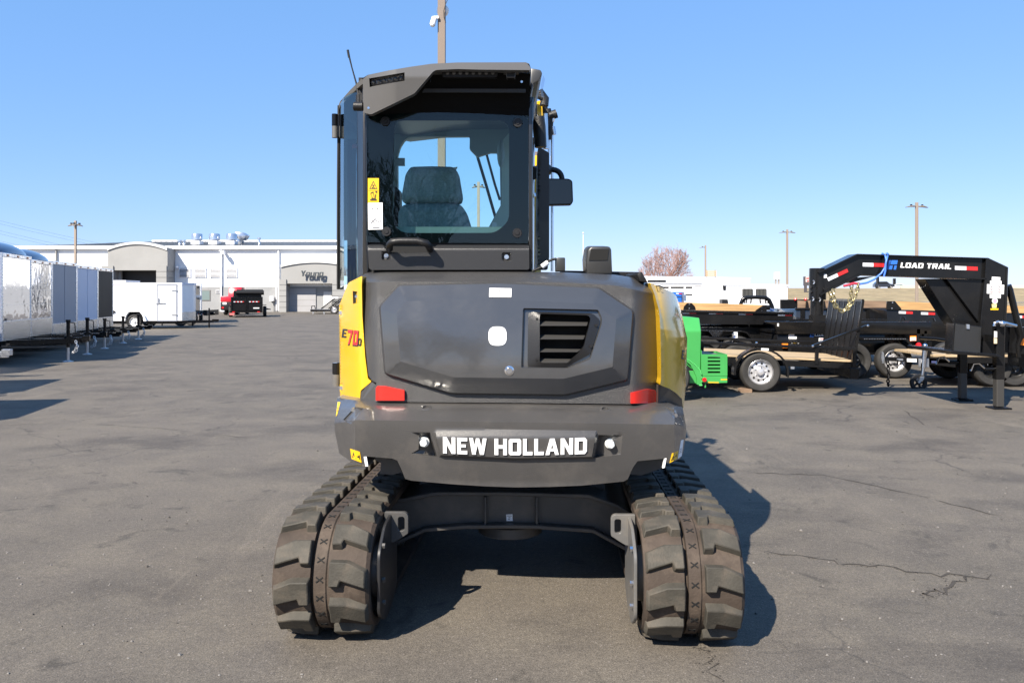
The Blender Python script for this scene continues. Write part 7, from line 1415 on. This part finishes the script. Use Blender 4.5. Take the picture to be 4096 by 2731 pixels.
for x in (3070, 3170): mb = MB(); p = W(x, 1240, YT2 - .02); mb.box(p.x - .12, p.x + .12, p.y - .1, p.y + .1, p.z, p.z + .12); obj('stake_pocket', mb, black_paint, bevel=.02, **fp)
# SUV and cars on the bank, signs
YV = 200.; sv = thing('suv', 'dark blue SUV driving along the top of the grassy bank', 'car', (WX(3535, 206), 206, 2.9)); carp = M('dark_blue_car_paint', (.012, .016, .028), .2, coat=.6)
s_ = 212 / 200; mb = MB(); mb.prism([(-2.4, .35), (-2.38, 1.1), (1.2, 1.16), (2.3, 1.0), (2.4, .4)], 'y', -.95, .95); obj('body', mb, carp, sv, bevel=.04, seg=1); mb = MB(); mb.prism([(-2.3, 1.12), (-1.75, 1.70), (.5, 1.74), (1.25, 1.15)], 'y', -.88, .88); obj('cabin', mb, carp, sv, bevel=.04, seg=1)
mb = MB(); mb.prism([(-1.8, 1.2), (-1.5, 1.6), (.4, 1.64), (.9, 1.2)], 'y', -.90, -.87); obj('side_glass', mb, M('car_dark_glass', (.01, .011, .013), .25, spec=.3), sv)
for x in (-1.4, 1.5): wheel(sv, (x, -.85, .36), .36, .24, rim_silver); wheel(sv, (x, .85, .36), .36, .24, rim_silver, face=1)
sv.rotation_euler = (0, 0, R(-8))
v2 = thing('white_car', 'white car roof just showing on the highway beyond the dark SUV', 'car', (WX(3590, 222), 222, 2.8)); mb = MB(); mb.prism([(-2.3, .3), (-2.3, .9), (-1.4, 1.0), (-.7, 1.45), (.8, 1.45), (1.5, 1.0), (2.3, .85), (2.3, .3)], 'y', -.9, .9); obj('body', mb, white_paint, v2, bevel=.08); mb = MB(); mb.prism([(-1.2, 1.02), (-.6, 1.38), (.7, 1.38), (1.3, 1.02)], 'y', -.92, -.89); obj('side_glass', mb, winglass, v2)
for x in (-1.4, 1.4): wheel(v2, (x, -.8, .33), .33, .2)
YJ = 60.; sg = thing('billboard_sign', 'dark framed sign board with white face, left of the coupler post', 'sign', (WX(3237, 170), 170, 0)); sx = dict(parent=sg, world_=True)
mb = MB(); plate(mb, [(3217, 1106), (3290, 1106), (3290, 1142), (3217, 1142)], 170, .6); obj('frame', mb, M('sign_dark', (.06, .055, .06), .5), **sx); mb = MB(); plate(mb, [(3223, 1107), (3262, 1108), (3262, 1128), (3223, 1128)], 169.95, .04); obj('sign_face', mb, M('sign_pale_face', (.62, .5, .48), .5), **sx)
mb = MB(); plate(mb, [(3225, 1111), (3258, 1111), (3258, 1116), (3225, 1116)], 169.9, .03); plate(mb, [(3228, 1121), (3255, 1121), (3255, 1126), (3228, 1126)], 169.9, .03); obj('sign_print', mb, M('sign_red_print', (.4, .06, .06), .5), **sx)
for x in (3222, 3284): mb = MB(); p = W(x, 1142, 170.2); mb.box(p.x - .25, p.x + .25, p.y - .2, p.y + .2, 1, p.z); obj('post', mb, M('sign_dark', (.06, .055, .06), .5), **sx)
s2 = thing('pylon_sign', 'narrow white pylon sign between the white trailer and lamp post', 'sign', (WX(3109, 150), 150, 0)); sx = dict(parent=s2, world_=True); mb = MB(); plate(mb, [(3100, 1089), (3119, 1089), (3119, 1118), (3100, 1118)], 150, .6); obj('sign_face', mb, white_decal, **sx)
for y in (1094, 1100, 1106, 1112): mb = MB(); plate(mb, [(3103, y), (3116, y), (3116, y + 2), (3103, y + 2)], 149.95, .04); obj('sign_print', mb, ink_soft, **sx)
for x in (3103, 3115): mb = MB(); p = W(x, 1118, 150.3); mb.box(p.x - .12, p.x + .12, p.y - .1, p.y + .1, 0, p.z); obj('post', mb, pole_grey, **sx)
s3 = thing('slatted_sign', 'tan slatted board on posts beside the single-armed lamp post', 'sign', (WX(2845, 115), 115, 0)); sx = dict(parent=s3, world_=True)
for y in (1083, 1091, 1099): mb = MB(); plate(mb, [(2825, y), (2866, y), (2866, y + 6), (2825, y + 6)], 115, .1); obj('slat', mb, M('tan_slat', (.55, .36, .24), .7), **sx)
for x in (2828, 2861): mb = MB(); p = W(x, 1080, 115.1); mb.box(p.x - .08, p.x + .08, p.y, p.y + .1, 0, p.z); obj('post', mb, pole_m, **sx)
fl = thing('flag_pole', 'bare thin flag pole seen above the exhaust cowl', 'pole', (WX(2333, 90), 90, 0)); mb = MB(); mb.cyl((0, 0, 0), (0, 0, WZ(935, 90)), .07, .04, 8); obj('mast', mb, silver_decal, fl); mb = MB(); mb.ball((0, 0, WZ(935, 90) + .08), .09, 8); obj('finial', mb, chrome, fl)
# chain-link fence
YFn = 60.; fe = thing('chain_link_fence', 'thin chain-link fence along the foot of the dry grass bank', 'fence', (WX(3600, YFn), YFn, 0)); fx_ = dict(parent=fe, world_=True); zf = WZ(1217, YFn) if WZ(1217, YFn) > .9 else 1.0
for i in range(14): x = WX(3160, YFn) + i * 2.0; mb = MB(); mb.cyl((x, YFn, 0), (x, YFn, zf + .05), .03, n=6); obj('fence_post', mb, steel, **fx_)
mb = MB(); mb.tube([(WX(3160, YFn), YFn, zf), (WX(3160, YFn) + 26, YFn, zf)], .025, 6); obj('top_rail', mb, steel, **fx_)
mb = MB()
for k in range(-6, 150):
    for s_ in (1, -1):
        xa = WX(3160, YFn) + k * .18; mb.tube([(xa, YFn + .01 * s_, .02 if s_ > 0 else zf), (xa + zf, YFn + .01 * s_, zf if s_ > 0 else .02)], .004, 3)
ml_ = obj('chain_link_mesh', mb, steel, **fx_); ml_['kind'] = 'stuff'
# ================================================================== bare trees
bark = M('reddish_bark', (.27, .155, .125), .85, var=.25, vs_=2)
def bare_tree(name, x, y, h, w, label, seed, levels=5, mat=bark, z0=0, stems=5, thin=.010, dens=4, group=None):
    """a dome of fine twigs on a few leaning stems"""
    rnd = random.Random(seed); t = thing(name, label, 'tree', (x, y, z0), group=group); tr = MB(); tw = MB(); R_ = w / 2
    def inside(p): return (p.x / R_) ** 2 + (p.y / R_) ** 2 + ((p.z - h * .30) / (h * .70)) ** 2 < rnd.uniform(.72, 1.06)
    def grow(p, d, ln, r, lv):
        pts = [p]; n = 4
        for i in range(n):
            d = (d + Vector((rnd.gauss(0, .11), rnd.gauss(0, .11), rnd.gauss(.05, .05)))).normalized(); q = p + d * ln / n
            if q.z > h * .25 and not inside(q): break
            p = q; pts.append(p)
        k = len(pts)
        if k < 2: return
        (tr if lv >= levels - 1 else tw).tube(pts, [max(thin * .6, r * (1 - .45 * i / k)) for i in range(k)], 6 if lv >= levels - 1 else 3)
        if lv == 0: return
        for j in range(dens if lv < levels else dens + 1):
            u = rnd.uniform(.30, 1.) if j else 1.; i = min(k - 1, max(1, int(u * (k - 1) + .5)))
            a = rnd.uniform(.3, .8); ax = d.cross(Vector((rnd.gauss(0, 1), rnd.gauss(0, 1), rnd.gauss(0, .5)))).normalized()
            grow(pts[i], (Matrix.Rotation(a, 3, ax) @ d), ln * rnd.uniform(.55, .78), max(thin, r * .52), lv - 1)
    for s_ in range(stems):
        a = 2 * math.pi * s_ / stems + rnd.uniform(-.3, .3); tl = rnd.uniform(.15, .62)
        grow(Vector((.18 * math.cos(a), .18 * math.sin(a), -.1)), Vector((tl * math.cos(a), tl * math.sin(a), 1)).normalized(), h * .42, h * .015, levels)
    obj('trunk', tr, mat, t, ang=60, fix=False); obj('crown', tw, mat, t, ang=60, fix=False); return t
bare_tree('bare_tree', WX(2662, 88), 88, 7.7, 6.9, 'round bare reddish tree rising behind the long white horse trailer', 4)
bare_tree('bare_shrub', WX(2775, 92), 92, 3.6, 4.6, 'low bare shrub right of the round reddish tree', 9, 4)
bare_tree('bare_tree', WX(1105, 118), 118, 9.2, 5.5, 'distant bare tree tips above the white building roof', 12, 4, M('grey_bark', (.22, .19, .17), .9))
# trees across the street behind the photographer: the cab glass and the hood mirror them
bt = bare_tree('bare_tree', -9, -24, 12, 8, 'tall bare tree mirrored in the dark edge of the cab window', 21, 4, M('dark_bark', (.05, .042, .036), .9), group='bare trees mirrored in the glass', thin=.02)
for k, (x, y, rz, sc_, lb_) in enumerate(((-14.5, -27, 1.2, 1.05, 'bare tree mirrored at the far left of the cab glass'), (-4.5, -30, 2.4, .9, 'smaller bare tree mirrored beside the cab window labels'))): dup(bt, (x, y, 0), rz, lb_, scale=sc_)

# loose stones and grit on the paving
rp = random.Random(5); mb = MB()
for k in range(900):
    Y = 3.3 * math.exp(rp.random() * 1.9); X = rp.uniform(-.62, .62) * Y
    if -1.2 < X < 1.2 and 3.6 < Y < 7: continue
    r = rp.uniform(.003, .009) * (1.5 if rp.random() < .06 else 1); a = rp.uniform(0, 3)
    q = [(X + r * math.cos(a + i * 1.26) * rp.uniform(.6, 1.2), Y + r * math.sin(a + i * 1.26) * rp.uniform(.6, 1.2)) for i in range(5)]
    mb.hull([Vector((x, y, .001)) for x, y in q], [Vector((X + (x - X) * .6, Y + (y - Y) * .6, r * rp.uniform(.5, 1.))) for x, y in q], rp.choice((0, 0, 1)))
o = obj('gravel', mb, [M('grit_grey', (.16, .15, .14), .85), M('grit_dark', (.06, .055, .05), .85)], fix=False); tag(o, 'loose stones and grit scattered over the worn asphalt', 'gravel', kind='stuff')
